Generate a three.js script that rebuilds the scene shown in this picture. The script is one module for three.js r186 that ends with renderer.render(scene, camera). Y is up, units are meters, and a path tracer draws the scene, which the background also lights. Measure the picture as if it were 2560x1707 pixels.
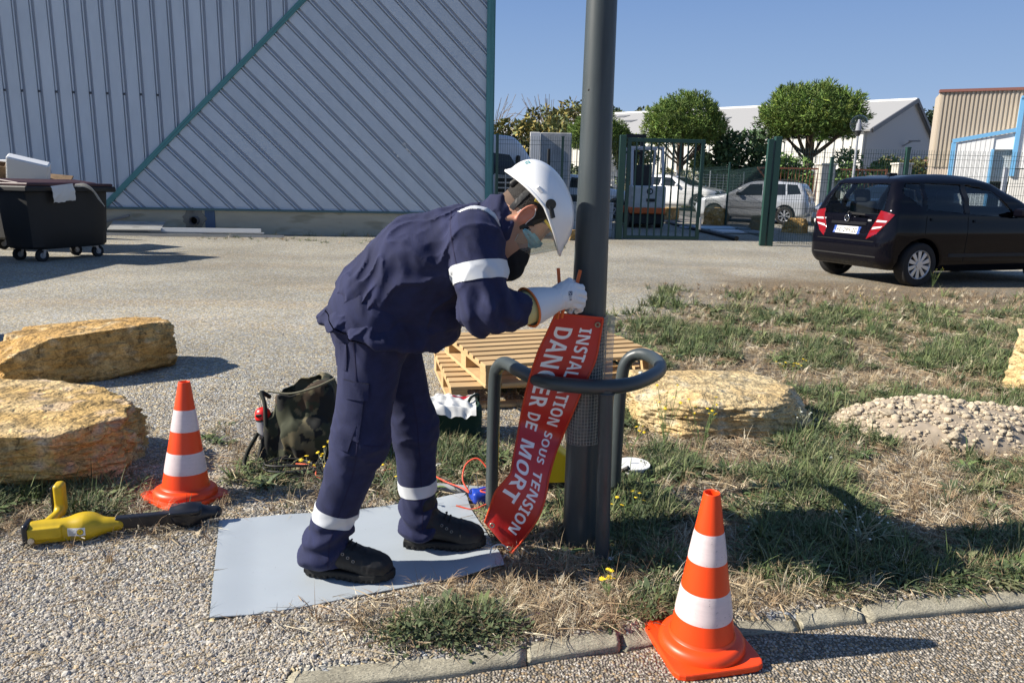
import * as THREE from 'three';
import { mergeGeometries, mergeVertices, toCreasedNormals } from 'three/addons/utils/BufferGeometryUtils.js';
import { RoundedBoxGeometry } from 'three/addons/geometries/RoundedBoxGeometry.js';
import { ImprovedNoise } from 'three/addons/math/ImprovedNoise.js';

// ---------------------------------------------------------------- camera, sky, sun, exposure
const scene = new THREE.Scene();
const EYE = 1.33;                                   // lens height above the gravel
const camera = new THREE.PerspectiveCamera(49.53, 1024 / 682, 0.05, 900);
{
  const pitch = 11.8 * Math.PI / 180, roll = 1.2 * Math.PI / 180;
  const F = new THREE.Vector3(0, -Math.sin(pitch), -Math.cos(pitch));
  const U0 = new THREE.Vector3(0, Math.cos(pitch), -Math.sin(pitch)), R0 = new THREE.Vector3(1, 0, 0);
  const R = R0.clone().multiplyScalar(Math.cos(roll)).addScaledVector(U0, Math.sin(roll));
  const U = U0.clone().multiplyScalar(Math.cos(roll)).addScaledVector(R0, -Math.sin(roll));
  const m = new THREE.Matrix4().makeBasis(R, U, F.clone().negate());
  camera.quaternion.setFromRotationMatrix(m);
  camera.position.set(0, EYE, 0);
  camera.updateMatrixWorld();
}
const SUN_TO = new THREE.Vector3(-0.9965, Math.tan(34.8 * Math.PI / 180), 0.083).normalize();
{
  const W = 512, H = 256, d = new Float32Array(W * H * 4);
  const mix = (a, b, t) => a + (b - a) * t;
  const stops = [[0, .265, .335, .43], [0.05, .235, .31, .425], [0.12, .175, .26, .405], [0.225, .12, .20, .365], [0.4, .08, .15, .30], [0.7, .056, .11, .24], [1, .048, .096, .215]];
  for (let j = 0; j < H; j++) {
    const el = ((j + .5) / H - .5) * Math.PI, s = Math.sin(el);
    for (let i = 0; i < W; i++) {
      const th = ((i + .5) / W - .5) * 2 * Math.PI;
      const dir = new THREE.Vector3(Math.cos(el) * Math.cos(th), s, Math.cos(el) * Math.sin(th));
      let c;
      if (s >= 0) {
        let k = 0; while (k < stops.length - 2 && stops[k + 1][0] < s) k++;
        const t = (s - stops[k][0]) / (stops[k + 1][0] - stops[k][0]);
        c = [1, 2, 3].map(n => mix(stops[k][n], stops[k + 1][n], t));
        const cs = Math.max(0, dir.dot(SUN_TO)), g = .07 * Math.pow(cs, 6) + .3 * Math.pow(cs, 60);   // air glow round the sun
        c = [c[0] + g, c[1] + g * .97, c[2] + g * .9];
      } else c = [.30, .28, .25].map((v, n) => mix(stops[0][n + 1], v, Math.min(1, -s * 8)));
      const o = (j * W + i) * 4; d[o] = c[0]; d[o + 1] = c[1]; d[o + 2] = c[2]; d[o + 3] = 1;
    }
  }
  const t = new THREE.DataTexture(d, W, H, THREE.RGBAFormat, THREE.FloatType);
  t.mapping = THREE.EquirectangularReflectionMapping; t.magFilter = THREE.LinearFilter; t.needsUpdate = true;
  scene.background = t; scene.environment = t;
}
const sun = new THREE.DirectionalLight(new THREE.Color(1, .93, .82), 5);
sun.position.copy(SUN_TO).multiplyScalar(60).add(new THREE.Vector3(0, 0, -12)); sun.target.position.set(0, 0, -12);
sun.castShadow = true; sun.shadow.mapSize.set(4096, 4096);
Object.assign(sun.shadow.camera, { left: -40, right: 40, top: 30, bottom: -40, near: 1, far: 160 });
scene.add(sun, sun.target);
const renderer = new THREE.WebGLRenderer({ antialias: true });
renderer.toneMapping = THREE.LinearToneMapping;
renderer.toneMappingExposure = 1.74;
renderer.shadowMap.enabled = true;

// ---------------------------------------------------------------- helpers
const V = (x, y, z) => new THREE.Vector3(x, y, z);
function RNG(a) { return () => { a |= 0; a = a + 0x6D2B79F5 | 0; let t = Math.imul(a ^ a >>> 15, 1 | a); t = t + Math.imul(t ^ t >>> 7, 61 | t) ^ t; return ((t ^ t >>> 14) >>> 0) / 4294967296; }; }
const PN = new ImprovedNoise();
const noise = (x, y, z) => PN.noise(x + 37.3, y + 11.7, z + 5.1);
const fbm = (x, y, z, o = 4) => { let s = 0, a = .5, f = 1; for (let i = 0; i < o; i++) { s += a * noise(x * f, y * f, z * f); a *= .5; f *= 2.03; } return s; };
const clamp = (x, a = 0, b = 1) => Math.min(b, Math.max(a, x));
const sstep = (a, b, x) => { const t = clamp((x - a) / (b - a)); return t * t * (3 - 2 * t); };
const lerp = (a, b, t) => a + (b - a) * t;
const lin = (r, g, b) => new THREE.Color().setRGB(r, g, b);
const NUM = {};
const numbered = n => { const k = NUM[n] = (NUM[n] ?? -1) + 1; return k ? `${n}_${String(k).padStart(3, '0')}` : n; };
function shade(o) { o.castShadow = o.receiveShadow = true; return o; }
function mesh(name, geo, mat, parent) { const m = shade(new THREE.Mesh(geo, mat)); m.name = name; parent && parent.add(m); return m; }
function tag(o, label, category, group, kind) { if (label) o.userData.label = label; if (category) o.userData.category = category; if (group) o.userData.group = group; if (kind) o.userData.kind = kind; return o; }
function thing(name, label, category, pos = [0, 0, 0], turn = 0, group) {
  const o = new THREE.Group(); o.name = numbered(name); o.position.set(...pos); o.rotation.y = turn; scene.add(o); return tag(o, label, category, group);
}
function lone(name, geo, mat, label, category, pos = [0, 0, 0], turn = 0, group) {
  const m = mesh(numbered(name), geo, mat, scene); m.position.set(...pos); m.rotation.y = turn; return tag(m, label, category, group);
}
function struct(name, geo, mat) { const m = mesh(name, geo, mat, scene); m.userData.kind = 'structure'; m.userData.label = name; return m; }
function copyOf(o, pos, turn, label) { const c = o.clone(); c.name = numbered(o.name.replace(/_\d{3}$/, '')); c.userData = { ...o.userData }; scene.add(c); c.position.set(...pos); c.rotation.y = turn; if (label) c.userData.label = label; return c; }
const std = (color, roughness = .8, o = {}) => new THREE.MeshStandardMaterial({ color, roughness, ...o });
const phys = (color, roughness = .5, o = {}) => new THREE.MeshPhysicalMaterial({ color, roughness, ...o });
const plain = g => { const n = g.index ? g.toNonIndexed() : g; for (const k of Object.keys(n.attributes)) if (!['position', 'normal', 'uv', 'color'].includes(k)) n.deleteAttribute(k); return n; };
function merge(list) {
  list = list.map(plain);
  const hasC = list.some(g => g.attributes.color), hasU = list.every(g => g.attributes.uv);
  for (const g of list) {
    if (!hasU) g.deleteAttribute('uv');
    if (hasC && !g.attributes.color) g.setAttribute('color', new THREE.BufferAttribute(new Float32Array(g.attributes.position.count * 3).fill(1), 3));
  }
  return mergeGeometries(list);
}
const box = (w, h, d, x = 0, y = 0, z = 0) => new THREE.BoxGeometry(w, h, d).translate(x, y, z);
const rbox = (w, h, d, r = .01, x = 0, y = 0, z = 0, s = 2) => new RoundedBoxGeometry(w, h, d, s, r).translate(x, y, z);
const cyl = (r0, r1, h, n = 16, x = 0, y = 0, z = 0) => new THREE.CylinderGeometry(r0, r1, h, n).translate(x, y, z);
const tube = (pts, r, n = 40, k = 8, closed = false, tension = .5) => new THREE.TubeGeometry(new THREE.CatmullRomCurve3(pts.map(p => p.isVector3 ? p : V(...p)), closed, 'catmullrom', tension), n, r, k, closed);
function bar(a, b, w, h = w) {            // box beam from a to b
  a = a.isVector3 ? a : V(...a); b = b.isVector3 ? b : V(...b);
  const d = b.clone().sub(a), L = d.length(), g = new THREE.BoxGeometry(w, L, h);
  const q = new THREE.Quaternion().setFromUnitVectors(V(0, 1, 0), d.normalize());
  return g.applyQuaternion(q).translate((a.x + b.x) / 2, (a.y + b.y) / 2, (a.z + b.z) / 2);
}
function rod(a, b, r, n = 8, r2 = r) {
  a = a.isVector3 ? a : V(...a); b = b.isVector3 ? b : V(...b);
  const d = b.clone().sub(a), L = d.length(), g = new THREE.CylinderGeometry(r2, r, L, n);
  const q = new THREE.Quaternion().setFromUnitVectors(V(0, 1, 0), d.normalize());
  return g.applyQuaternion(q).translate((a.x + b.x) / 2, (a.y + b.y) / 2, (a.z + b.z) / 2);
}
function tint(g, fn) {                    // vertex colours (linear)
  const p = g.attributes.position, n = g.attributes.normal, c = new Float32Array(p.count * 3);
  for (let i = 0; i < p.count; i++) { const v = fn(p.getX(i), p.getY(i), p.getZ(i), n && n.getX(i), n && n.getY(i), n && n.getZ(i)); c.set(v, i * 3); }
  g.setAttribute('color', new THREE.BufferAttribute(c, 3)); return g;
}
function uvMetres(g, s = 1) { const p = g.attributes.position, u = new Float32Array(p.count * 2); for (let i = 0; i < p.count; i++) { u[i * 2] = (p.getX(i) * .9 + p.getY(i) * .38 + p.getZ(i) * .1) * s; u[i * 2 + 1] = (p.getZ(i) * .8 + p.getY(i) * .9 - p.getX(i) * .15) * s; } g.setAttribute('uv', new THREE.BufferAttribute(u, 2)); return g; }
function extrude(pts, depth, bevel = 0, seg = 1) {
  const s = new THREE.Shape(pts.map(p => new THREE.Vector2(p[0], p[1])));
  return new THREE.ExtrudeGeometry(s, { depth, bevelEnabled: bevel > 0, bevelSize: bevel, bevelThickness: bevel, bevelSegments: seg, bevelOffset: -bevel });
}
function dataTex(W, H, fn, srgb, repeat) {
  const d = new Uint8Array(W * H * 4);
  for (let j = 0; j < H; j++) for (let i = 0; i < W; i++) { const c = fn(i, j), o = (j * W + i) * 4; d[o] = clamp(c[0], 0, 1) * 255; d[o + 1] = clamp(c[1], 0, 1) * 255; d[o + 2] = clamp(c[2], 0, 1) * 255; d[o + 3] = 255; }
  const t = new THREE.DataTexture(d, W, H, THREE.RGBAFormat); t.wrapS = t.wrapT = THREE.RepeatWrapping; t.magFilter = THREE.LinearFilter; t.minFilter = THREE.LinearMipmapLinearFilter; t.generateMipmaps = true;
  if (srgb) t.colorSpace = THREE.SRGBColorSpace; if (repeat) t.repeat.set(...repeat); t.needsUpdate = true; return t;
}
// periodic value noise for tiling textures
function pnoise(seed) {
  const r = RNG(seed), T = new Float32Array(65536); for (let i = 0; i < 65536; i++) T[i] = r();
  return (x, y, per) => { const xi = Math.floor(x), yi = Math.floor(y), fx = x - xi, fy = y - yi, w = t => t * t * (3 - 2 * t);
    const m = (a) => ((a % per) + per) % per, h = (a, b) => T[(m(a) * 157 + m(b) * 911) & 65535];
    return lerp(lerp(h(xi, yi), h(xi + 1, yi), w(fx)), lerp(h(xi, yi + 1), h(xi + 1, yi + 1), w(fx)), w(fy)); };
}
const N1 = pnoise(5), N2 = pnoise(77);
const pfbm = (u, v, per, o = 4, N = N1) => { let s = 0, a = .5, k = 0; for (let i = 0; i < o; i++) { s += a * N(u * per, v * per, per); k += a; a *= .55; per *= 2; } return s / k; };

// signed distance modelling: a surface-net mesher
const smin = (a, b, k) => { const h = Math.max(k - Math.abs(a - b), 0) / k; return Math.min(a, b) - h * h * k * .25; };
const smax = (a, b, k) => -smin(-a, -b, k);
function cap(x, y, z, a, b, ra, rb) {
  const bx = b[0] - a[0], by = b[1] - a[1], bz = b[2] - a[2], px = x - a[0], py = y - a[1], pz = z - a[2];
  const h = clamp((px * bx + py * by + pz * bz) / (bx * bx + by * by + bz * bz));
  return Math.hypot(px - bx * h, py - by * h, pz - bz * h) - (ra + (rb - ra) * h);
}
const ell = (x, y, z, c, r) => { const px = (x - c[0]) / r[0], py = (y - c[1]) / r[1], pz = (z - c[2]) / r[2], k = Math.hypot(px, py, pz); return (k - 1) * Math.min(r[0], r[1], r[2]); };
const sdbox = (x, y, z, c, h, r = 0) => { const qx = Math.abs(x - c[0]) - h[0] + r, qy = Math.abs(y - c[1]) - h[1] + r, qz = Math.abs(z - c[2]) - h[2] + r; return Math.hypot(Math.max(qx, 0), Math.max(qy, 0), Math.max(qz, 0)) + Math.min(Math.max(qx, qy, qz), 0) - r; };
function grad(f, x, y, z, e = .002) { const gx = f(x + e, y, z) - f(x - e, y, z), gy = f(x, y + e, z) - f(x, y - e, z), gz = f(x, y, z + e) - f(x, y, z - e), l = Math.hypot(gx, gy, gz) || 1; return [gx / l, gy / l, gz / l]; }
function nets(f, lo, hi, cell, snap = 2, ge = .003) {
  const nx = Math.ceil((hi[0] - lo[0]) / cell) + 1, ny = Math.ceil((hi[1] - lo[1]) / cell) + 1, nz = Math.ceil((hi[2] - lo[2]) / cell) + 1;
  const D = new Float32Array(nx * ny * nz), id = new Int32Array(nx * ny * nz).fill(-1), I = (i, j, k) => i + nx * (j + ny * k);
  const Q = 4, reach = cell * Q * 1.5;   // blocks far from the surface take one sample
  for (let k0 = 0; k0 < nz; k0 += Q) for (let j0 = 0; j0 < ny; j0 += Q) for (let i0 = 0; i0 < nx; i0 += Q) {
    const c = f(lo[0] + (i0 + 1.5) * cell, lo[1] + (j0 + 1.5) * cell, lo[2] + (k0 + 1.5) * cell), far = Math.abs(c) > reach;
    for (let k = k0; k < Math.min(nz, k0 + Q); k++) for (let j = j0; j < Math.min(ny, j0 + Q); j++) for (let i = i0; i < Math.min(nx, i0 + Q); i++) D[I(i, j, k)] = far ? c : f(lo[0] + i * cell, lo[1] + j * cell, lo[2] + k * cell);
  }
  const P = [], X = []; const E = [[0, 1], [2, 3], [4, 5], [6, 7], [0, 2], [1, 3], [4, 6], [5, 7], [0, 4], [1, 5], [2, 6], [3, 7]];
  const c8 = new Float32Array(8);
  for (let k = 0; k < nz - 1; k++) for (let j = 0; j < ny - 1; j++) for (let i = 0; i < nx - 1; i++) {
    let m = 0; for (let c = 0; c < 8; c++) { const v = c8[c] = D[I(i + (c & 1), j + (c >> 1 & 1), k + (c >> 2))]; if (v < 0) m |= 1 << c; }
    if (m === 0 || m === 255) continue;
    let sx = 0, sy = 0, sz = 0, n = 0;
    for (const [a, b] of E) { if ((m >> a & 1) === (m >> b & 1)) continue; const t = c8[a] / (c8[a] - c8[b]); sx += lerp(a & 1, b & 1, t); sy += lerp(a >> 1 & 1, b >> 1 & 1, t); sz += lerp(a >> 2, b >> 2, t); n++; }
    id[I(i, j, k)] = P.length / 3; P.push(lo[0] + (i + sx / n) * cell, lo[1] + (j + sy / n) * cell, lo[2] + (k + sz / n) * cell);
  }
  for (let k = 1; k < nz - 1; k++) for (let j = 1; j < ny - 1; j++) for (let i = 1; i < nx - 1; i++) {
    const s = D[I(i, j, k)] < 0;
    const q = (a, b, c, d, fl) => { if (a < 0 || b < 0 || c < 0 || d < 0) return; fl ? X.push(a, b, c, a, c, d) : X.push(a, c, b, a, d, c); };
    if (s !== D[I(i + 1, j, k)] < 0) q(id[I(i, j - 1, k - 1)], id[I(i, j, k - 1)], id[I(i, j, k)], id[I(i, j - 1, k)], s);
    if (s !== D[I(i, j + 1, k)] < 0) q(id[I(i - 1, j, k - 1)], id[I(i - 1, j, k)], id[I(i, j, k)], id[I(i, j, k - 1)], s);
    if (s !== D[I(i, j, k + 1)] < 0) q(id[I(i - 1, j - 1, k)], id[I(i, j - 1, k)], id[I(i, j, k)], id[I(i - 1, j, k)], s);
  }
  const N = new Float32Array(P.length);
  for (let v = 0; v < P.length; v += 3) {
    let x = P[v], y = P[v + 1], z = P[v + 2], g = grad(f, x, y, z, ge);
    for (let s = 0; s < snap; s++) { const d = clamp(f(x, y, z), -cell, cell) * .8; x -= g[0] * d; y -= g[1] * d; z -= g[2] * d; }
    g = grad(f, x, y, z, ge); P[v] = x; P[v + 1] = y; P[v + 2] = z; N[v] = g[0]; N[v + 1] = g[1]; N[v + 2] = g[2];
  }
  const G = new THREE.BufferGeometry();
  G.setAttribute('position', new THREE.BufferAttribute(new Float32Array(P), 3)); G.setAttribute('normal', new THREE.BufferAttribute(N, 3)); G.setIndex(X);
  return uvMetres(G);
}
// march from p along d to the surface of f
function hit(f, p, d, far = .5) { let t = 0; const s0 = f(...p) < 0 ? -1 : 1; for (let i = 0; i < 120; i++) { const v = s0 * f(p[0] + d[0] * t, p[1] + d[1] * t, p[2] + d[2] * t); if (Math.abs(v) < 2e-4) return t; t += clamp(v * .7, -.03, .03); if (t > far || t < -far) return null; } return t; }
// thin cloth patch laid on surface f: corner function uv -> [origin, direction]; off = height above it, th = thickness (closed edge)
function patch(f, fn, nu, nv, off = .003, far = .6, closeU = false) {
  const P = [], N = [], U = [], X = [];
  for (let j = 0; j <= nv; j++) for (let i = 0; i <= nu; i++) {
    const [o, d] = fn(i / nu, j / nv), t = hit(f, o, d, far) ?? far;
    let p = [o[0] + d[0] * t, o[1] + d[1] * t, o[2] + d[2] * t]; const g = grad(f, ...p, .004);
    P.push(p[0] + g[0] * off, p[1] + g[1] * off, p[2] + g[2] * off); N.push(...g); U.push(i / nu, j / nv);
  }
  const W = nu + 1, top = P.length / 3, facing = [];
  for (let j = 0; j < nv; j++) for (let i = 0; i < nu; i++) { const a = j * W + i; X.push(a, a + 1, a + W + 1, a, a + W + 1, a + W); }
  // skirts down into the surface so the patch has an edge
  const ring = []; for (let i = 0; i <= nu; i++) ring.push(i); for (let j = 1; j <= nv; j++) ring.push(j * W + nu); for (let i = nu - 1; i >= 0; i--) ring.push(nv * W + i); for (let j = nv - 1; j > 0; j--) ring.push(j * W);
  if (!closeU || true) for (let q = 0; q < ring.length; q++) {
    const a = ring[q], b = ring[(q + 1) % ring.length], base = P.length / 3;
    for (const r of [a, b]) { P.push(P[r * 3], P[r * 3 + 1], P[r * 3 + 2]); N.push(N[r * 3], N[r * 3 + 1], N[r * 3 + 2]); U.push(U[r * 2], U[r * 2 + 1]); }
    for (const r of [a, b]) { P.push(P[r * 3] - N[r * 3] * (off + .002), P[r * 3 + 1] - N[r * 3 + 1] * (off + .002), P[r * 3 + 2] - N[r * 3 + 2] * (off + .002)); N.push(N[r * 3], N[r * 3 + 1], N[r * 3 + 2]); U.push(U[r * 2], U[r * 2 + 1]); }
    X.push(base, base + 2, base + 1, base + 1, base + 2, base + 3);
  }
  const G = new THREE.BufferGeometry(); G.setAttribute('position', new THREE.BufferAttribute(new Float32Array(P), 3)); G.setAttribute('normal', new THREE.BufferAttribute(new Float32Array(N), 3)); G.setAttribute('uv', new THREE.BufferAttribute(new Float32Array(U), 2)); G.setIndex(X);
  // orient winding along normals
  const a = X[0] * 3, b = X[1] * 3, c = X[2] * 3, e1 = [P[b] - P[a], P[b + 1] - P[a + 1], P[b + 2] - P[a + 2]], e2 = [P[c] - P[a], P[c + 1] - P[a + 1], P[c + 2] - P[a + 2]];
  const cr = [e1[1] * e2[2] - e1[2] * e2[1], e1[2] * e2[0] - e1[0] * e2[2], e1[0] * e2[1] - e1[1] * e2[0]];
  if (cr[0] * N[a] + cr[1] * N[a + 1] + cr[2] * N[a + 2] < 0) { const ix = G.index.array; for (let q = 0; q < ix.length; q += 3) { const s = ix[q + 1]; ix[q + 1] = ix[q + 2]; ix[q + 2] = s; } }
  return G;
}
// band round a limb: axis point c, axis direction ax, two perpendiculars
function ringBand(f, c, ax, w, off = .003, n = 64, far = .35, tilt = [0, 0]) {
  const A = V(...ax).normalize(), B = Math.abs(A.y) < .9 ? V(0, 1, 0).cross(A).normalize() : V(1, 0, 0).cross(A).normalize(), Cc = A.clone().cross(B);
  return patch(f, (u, v) => { const t = u * Math.PI * 2, s = (v - .5) * w + tilt[0] * Math.cos(t) + tilt[1] * Math.sin(t); const d = B.clone().multiplyScalar(Math.cos(t)).addScaledVector(Cc, Math.sin(t)); return [[c[0] + A.x * s, c[1] + A.y * s, c[2] + A.z * s], [d.x, d.y, d.z]]; }, n, 6, off, far);
}
const groundY = z => { const d = -z; return .027 * (Math.max(0, Math.min(d, 44) - 14)); };
const GY = (x, z) => groundY(z) + .012 * fbm(x * .7, 0, z * .7, 2) * sstep(.3, 1.2, -z - 1.6);
// ---------------------------------------------------------------- ground
const kerbPts = [[-3, -1.42], [-1.2, -1.68], [-.553, -1.80], [-.185, -1.868], [.323, -2.015], [.542, -2.075], [.875, -2.125], [1.161, -2.19], [1.8, -2.315], [3, -2.52], [6, -2.95], [12, -3.6]];
function kerbZ(x) { if (x <= kerbPts[0][0]) return kerbPts[0][1] + (x + 3) * -.15; for (let i = 0; i < kerbPts.length - 1; i++) { const [a, za] = kerbPts[i], [b, zb] = kerbPts[i + 1]; if (x <= b) return lerp(za, zb, (x - a) / (b - a)); } return -3.6; }
const blob = (x, z, cx, cz, rx, rz) => Math.exp(-((x - cx) ** 2 / (rx * rx) + (z - cz) ** 2 / (rz * rz)));
// share of weedy soil (0 bare gravel .. 1 soil with straw and weeds)
function weedyRaw(x, z) {
  const n = fbm(x * .9, 3, z * .9, 3), far = z < -4 ? -4.7 - 2.25 * (x - .35) : -99;
  let r = sstep(-.15, .55, x + n * .5) * sstep(-1.9, 1.3, z - Math.max(far, -11.5) + n * 2.6);
  r = Math.max(r, blob(x, z, -.55, -3.45, .75, .55) * 1.3, blob(x, z, -2.1, -2.98, .5, .34) * 1.35, blob(x, z, .25, -2.7, .55, .55) * 1.3, blob(x, z, -1.55, -2.85, .3, .22) * 1.2, blob(x, z, .12, -2.1, .5, .2) * 1.2, blob(x, z, -1.05, -3.5, .42, .33));
  const k = z - kerbZ(x);
  if (x > .3) r = Math.max(r, sstep(-.75, -.4, -Math.abs(k + .4)));
  return clamp(r + n * .35 * sstep(.05, .3, r)) * (1 - sstep(-.07, -.03, k) * sstep(-1.2, -.5, x));
}
const WG = { x0: -8, z0: -13, s: .04, nx: 450, nz: 320, t: null };
function weedy(x, z) {
  if (!WG.t) { WG.t = new Float32Array(WG.nx * WG.nz); for (let j = 0; j < WG.nz; j++) for (let i = 0; i < WG.nx; i++) WG.t[j * WG.nx + i] = weedyRaw(WG.x0 + i * WG.s, WG.z0 + j * WG.s); }
  const u = (x - WG.x0) / WG.s, v = (z - WG.z0) / WG.s, i = Math.floor(u), j = Math.floor(v); if (i < 0 || j < 0 || i >= WG.nx - 1 || j >= WG.nz - 1) return weedyRaw(x, z);
  const a = j * WG.nx + i, t = WG.t; return lerp(lerp(t[a], t[a + 1], u - i), lerp(t[a + WG.nx], t[a + WG.nx + 1], u - i), v - j);
}
{
  const side = 2048, K = 150, r = RNG(11), n = K * K, jx = new Float32Array(n), jy = new Float32Array(n), tone = new Float32Array(n), hue = new Float32Array(n), sz = new Float32Array(n);
  for (let i = 0; i < n; i++) { jx[i] = r(); jy[i] = r(); tone[i] = r(); hue[i] = r(); sz[i] = r(); }
  const hgt = new Uint8Array(side * side), col = new Uint8Array(side * side * 4);
  for (let j = 0; j < side; j++) for (let i = 0; i < side; i++) {
    const px = i / side * K, py = j / side * K, cx = Math.floor(px), cy = Math.floor(py); let a = 9, b = 9, w = 0;
    for (let dy = -1; dy <= 1; dy++) for (let dx = -1; dx <= 1; dx++) {
      const q = ((cx + dx + K) % K) + K * ((cy + dy + K) % K), ex = cx + dx + jx[q] - px, ey = cy + dy + jy[q] - py, d = ex * ex + ey * ey + .25 * sz[q];
      if (d < a) { b = a; a = d; w = q; } else if (d < b) b = d;
    }
    const edge = clamp((Math.sqrt(b) - Math.sqrt(a)) * 4.2), fine = N2(i / 5, j / 5, 410);
    const h = clamp(edge * (.55 + .45 * tone[w])), t = (.62 + .30 * tone[w] ** 1.2 + .1 * (fine - .5)) * (.76 + .24 * edge), o = (j * side + i) * 4, hh = hue[w];
    const wr = hh < .22 ? 1.07 : hh > .8 ? .97 : 1.015, wb = hh < .22 ? .82 : hh > .8 ? 1.03 : .94;
    col[o] = clamp(t * wr) * 255; col[o + 1] = clamp(t) * 255; col[o + 2] = clamp(t * wb) * 255; col[o + 3] = 255; hgt[j * side + i] = h * 255;
  }
  const map = new THREE.DataTexture(col, side, side, THREE.RGBAFormat); map.colorSpace = THREE.SRGBColorSpace; map.wrapS = map.wrapT = THREE.RepeatWrapping; map.magFilter = THREE.LinearFilter; map.minFilter = THREE.LinearMipmapLinearFilter; map.generateMipmaps = true; map.needsUpdate = true;
  const hb = dataTex(1024, 1024, (i, j) => { const v = hgt[(j * 2) * side + i * 2] / 255; return [v, v, v]; });
  const grid = (lo, hi, step, grow, end) => { const a = []; for (let v = lo; v <= hi + 1e-6; v += step) a.push(v); let s = step, v = hi; while (v < end) { s *= grow; v += s; a.push(v); } s = step; v = lo; while (v > -end) { s *= grow; v -= s; a.unshift(v); } return a; };
  const xs = grid(-5.5, 6, .065, 1.09, 320), zs = grid(-9.5, -.6, .065, 1.09, 320);
  const P = [], C = [], U = [], X = [];
  for (const z of zs) for (const x of xs) {
    P.push(x, GY(x, z) - (x > -1.3 ? .035 * sstep(-.02, .02, z - kerbZ(x)) * sstep(-1.3, -.6, x) : 0), z); U.push(x / 2.4, -z / 2.4);
    const w = weedy(x, z), m = fbm(x * .35, 0, z * .5, 4), f = fbm(x * 2.2, 9, z * 2.2, 3), d = -z;
    // pale fines, rusty clay streaks along the wheel tracks, brown soil among the weeds
    const clay = sstep(.05, .3, fbm(x * .16 + 4, 2, z * .9, 3) + .18 * Math.exp(-((d - 6.9) ** 2) / .5)) * (d > 4.5 ? 1 : .25), pale = sstep(-.05, .35, m) * (d > 5 ? 1 : .5);
    let c = [.72, .70, .665]; const mix = (q, t) => { c = c.map((v, i) => lerp(v, q[i], t)); };
    mix([.92, .88, .83], pale * .85); mix([.84, .73, .61], clay * .6); mix([.50, .47, .43], sstep(.03, .3, -m) * .55);
    mix([.40, .30, .20], w * .85); mix([.30, .22, .14], w * sstep(.0, .3, f) * .5);
    c = c.map(v => v * (1 + .25 * f)); C.push(...c);
  }
  const W = xs.length;
  for (let j = 0; j < zs.length - 1; j++) for (let i = 0; i < W - 1; i++) { const a = j * W + i; X.push(a, a + W, a + 1, a + 1, a + W, a + W + 1); }
  const g = new THREE.BufferGeometry(); g.setAttribute('position', new THREE.BufferAttribute(new Float32Array(P), 3)); g.setAttribute('uv', new THREE.BufferAttribute(new Float32Array(U), 2)); g.setAttribute('color', new THREE.BufferAttribute(new Float32Array(C), 3)); g.setIndex(X); g.computeVertexNormals();
  const m = std(0xffffff, 1, { map, bumpMap: hb, bumpScale: .012, vertexColors: true });
  struct('ground', g, m);
}
// footway of washed pebbles beyond the kerb, towards the viewer
{
  const P = [], U = [], X = [], n = 80;
  for (let i = 0; i <= n; i++) { const x = lerp(-.62, 7, i / n), zk = kerbZ(x) + .045 + .02 * noise(x * 6, 0, 0); for (const z of [zk, lerp(zk, -.4, .3), -.4, 4]) { P.push(x, -.019, z + (x < -.5 ? .25 : 0)); U.push(x / .7, -z / .7); } }
  for (let i = 0; i < n; i++) for (let k = 0; k < 3; k++) { const a = i * 4 + k; X.push(a, a + 1, a + 4, a + 4, a + 1, a + 5); }
  const g = new THREE.BufferGeometry(); g.setAttribute('position', new THREE.BufferAttribute(new Float32Array(P), 3)); g.setAttribute('uv', new THREE.BufferAttribute(new Float32Array(U), 2)); g.setIndex(X); g.computeVertexNormals();
  const K = 74, r = RNG(21), q = Array.from({ length: K * K }, () => [r(), r(), r(), r()]), S = 1024, hh = new Float32Array(S * S);
  const map = dataTex(S, S, (i, j) => {
    const px = i / S * K, py = j / S * K, cx = Math.floor(px), cy = Math.floor(py); let a = 9, w;
    for (let dy = -1; dy <= 1; dy++) for (let dx = -1; dx <= 1; dx++) { const s = q[((cx + dx + K) % K) + K * ((cy + dy + K) % K)], ex = cx + dx + .15 + s[0] * .7 - px, ey = cy + dy + .15 + s[1] * .7 - py, d = Math.hypot(ex, ey) / (.42 + .3 * s[2]); if (d < a) { a = d; w = s; } }
    const k = sstep(1.05, .7, a), t = .52 + .3 * w[3]; hh[j * S + i] = Math.sqrt(Math.max(0, 1 - a * a));
    const st = [t * 1.02, t * (w[2] > .8 ? .9 : .97), t * (w[2] > .8 ? .72 : .9)], mo = [.47, .45, .40]; return st.map((v, n) => lerp(mo[n], v, k));
  }, true);
  const bump = dataTex(S, S, (i, j) => { const v = hh[j * S + i]; return [v, v, v]; });
  const o = struct('footway', g, std(lin(.62, .60, .57), .95, { map, bumpMap: bump, bumpScale: .006 })); 
}
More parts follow.
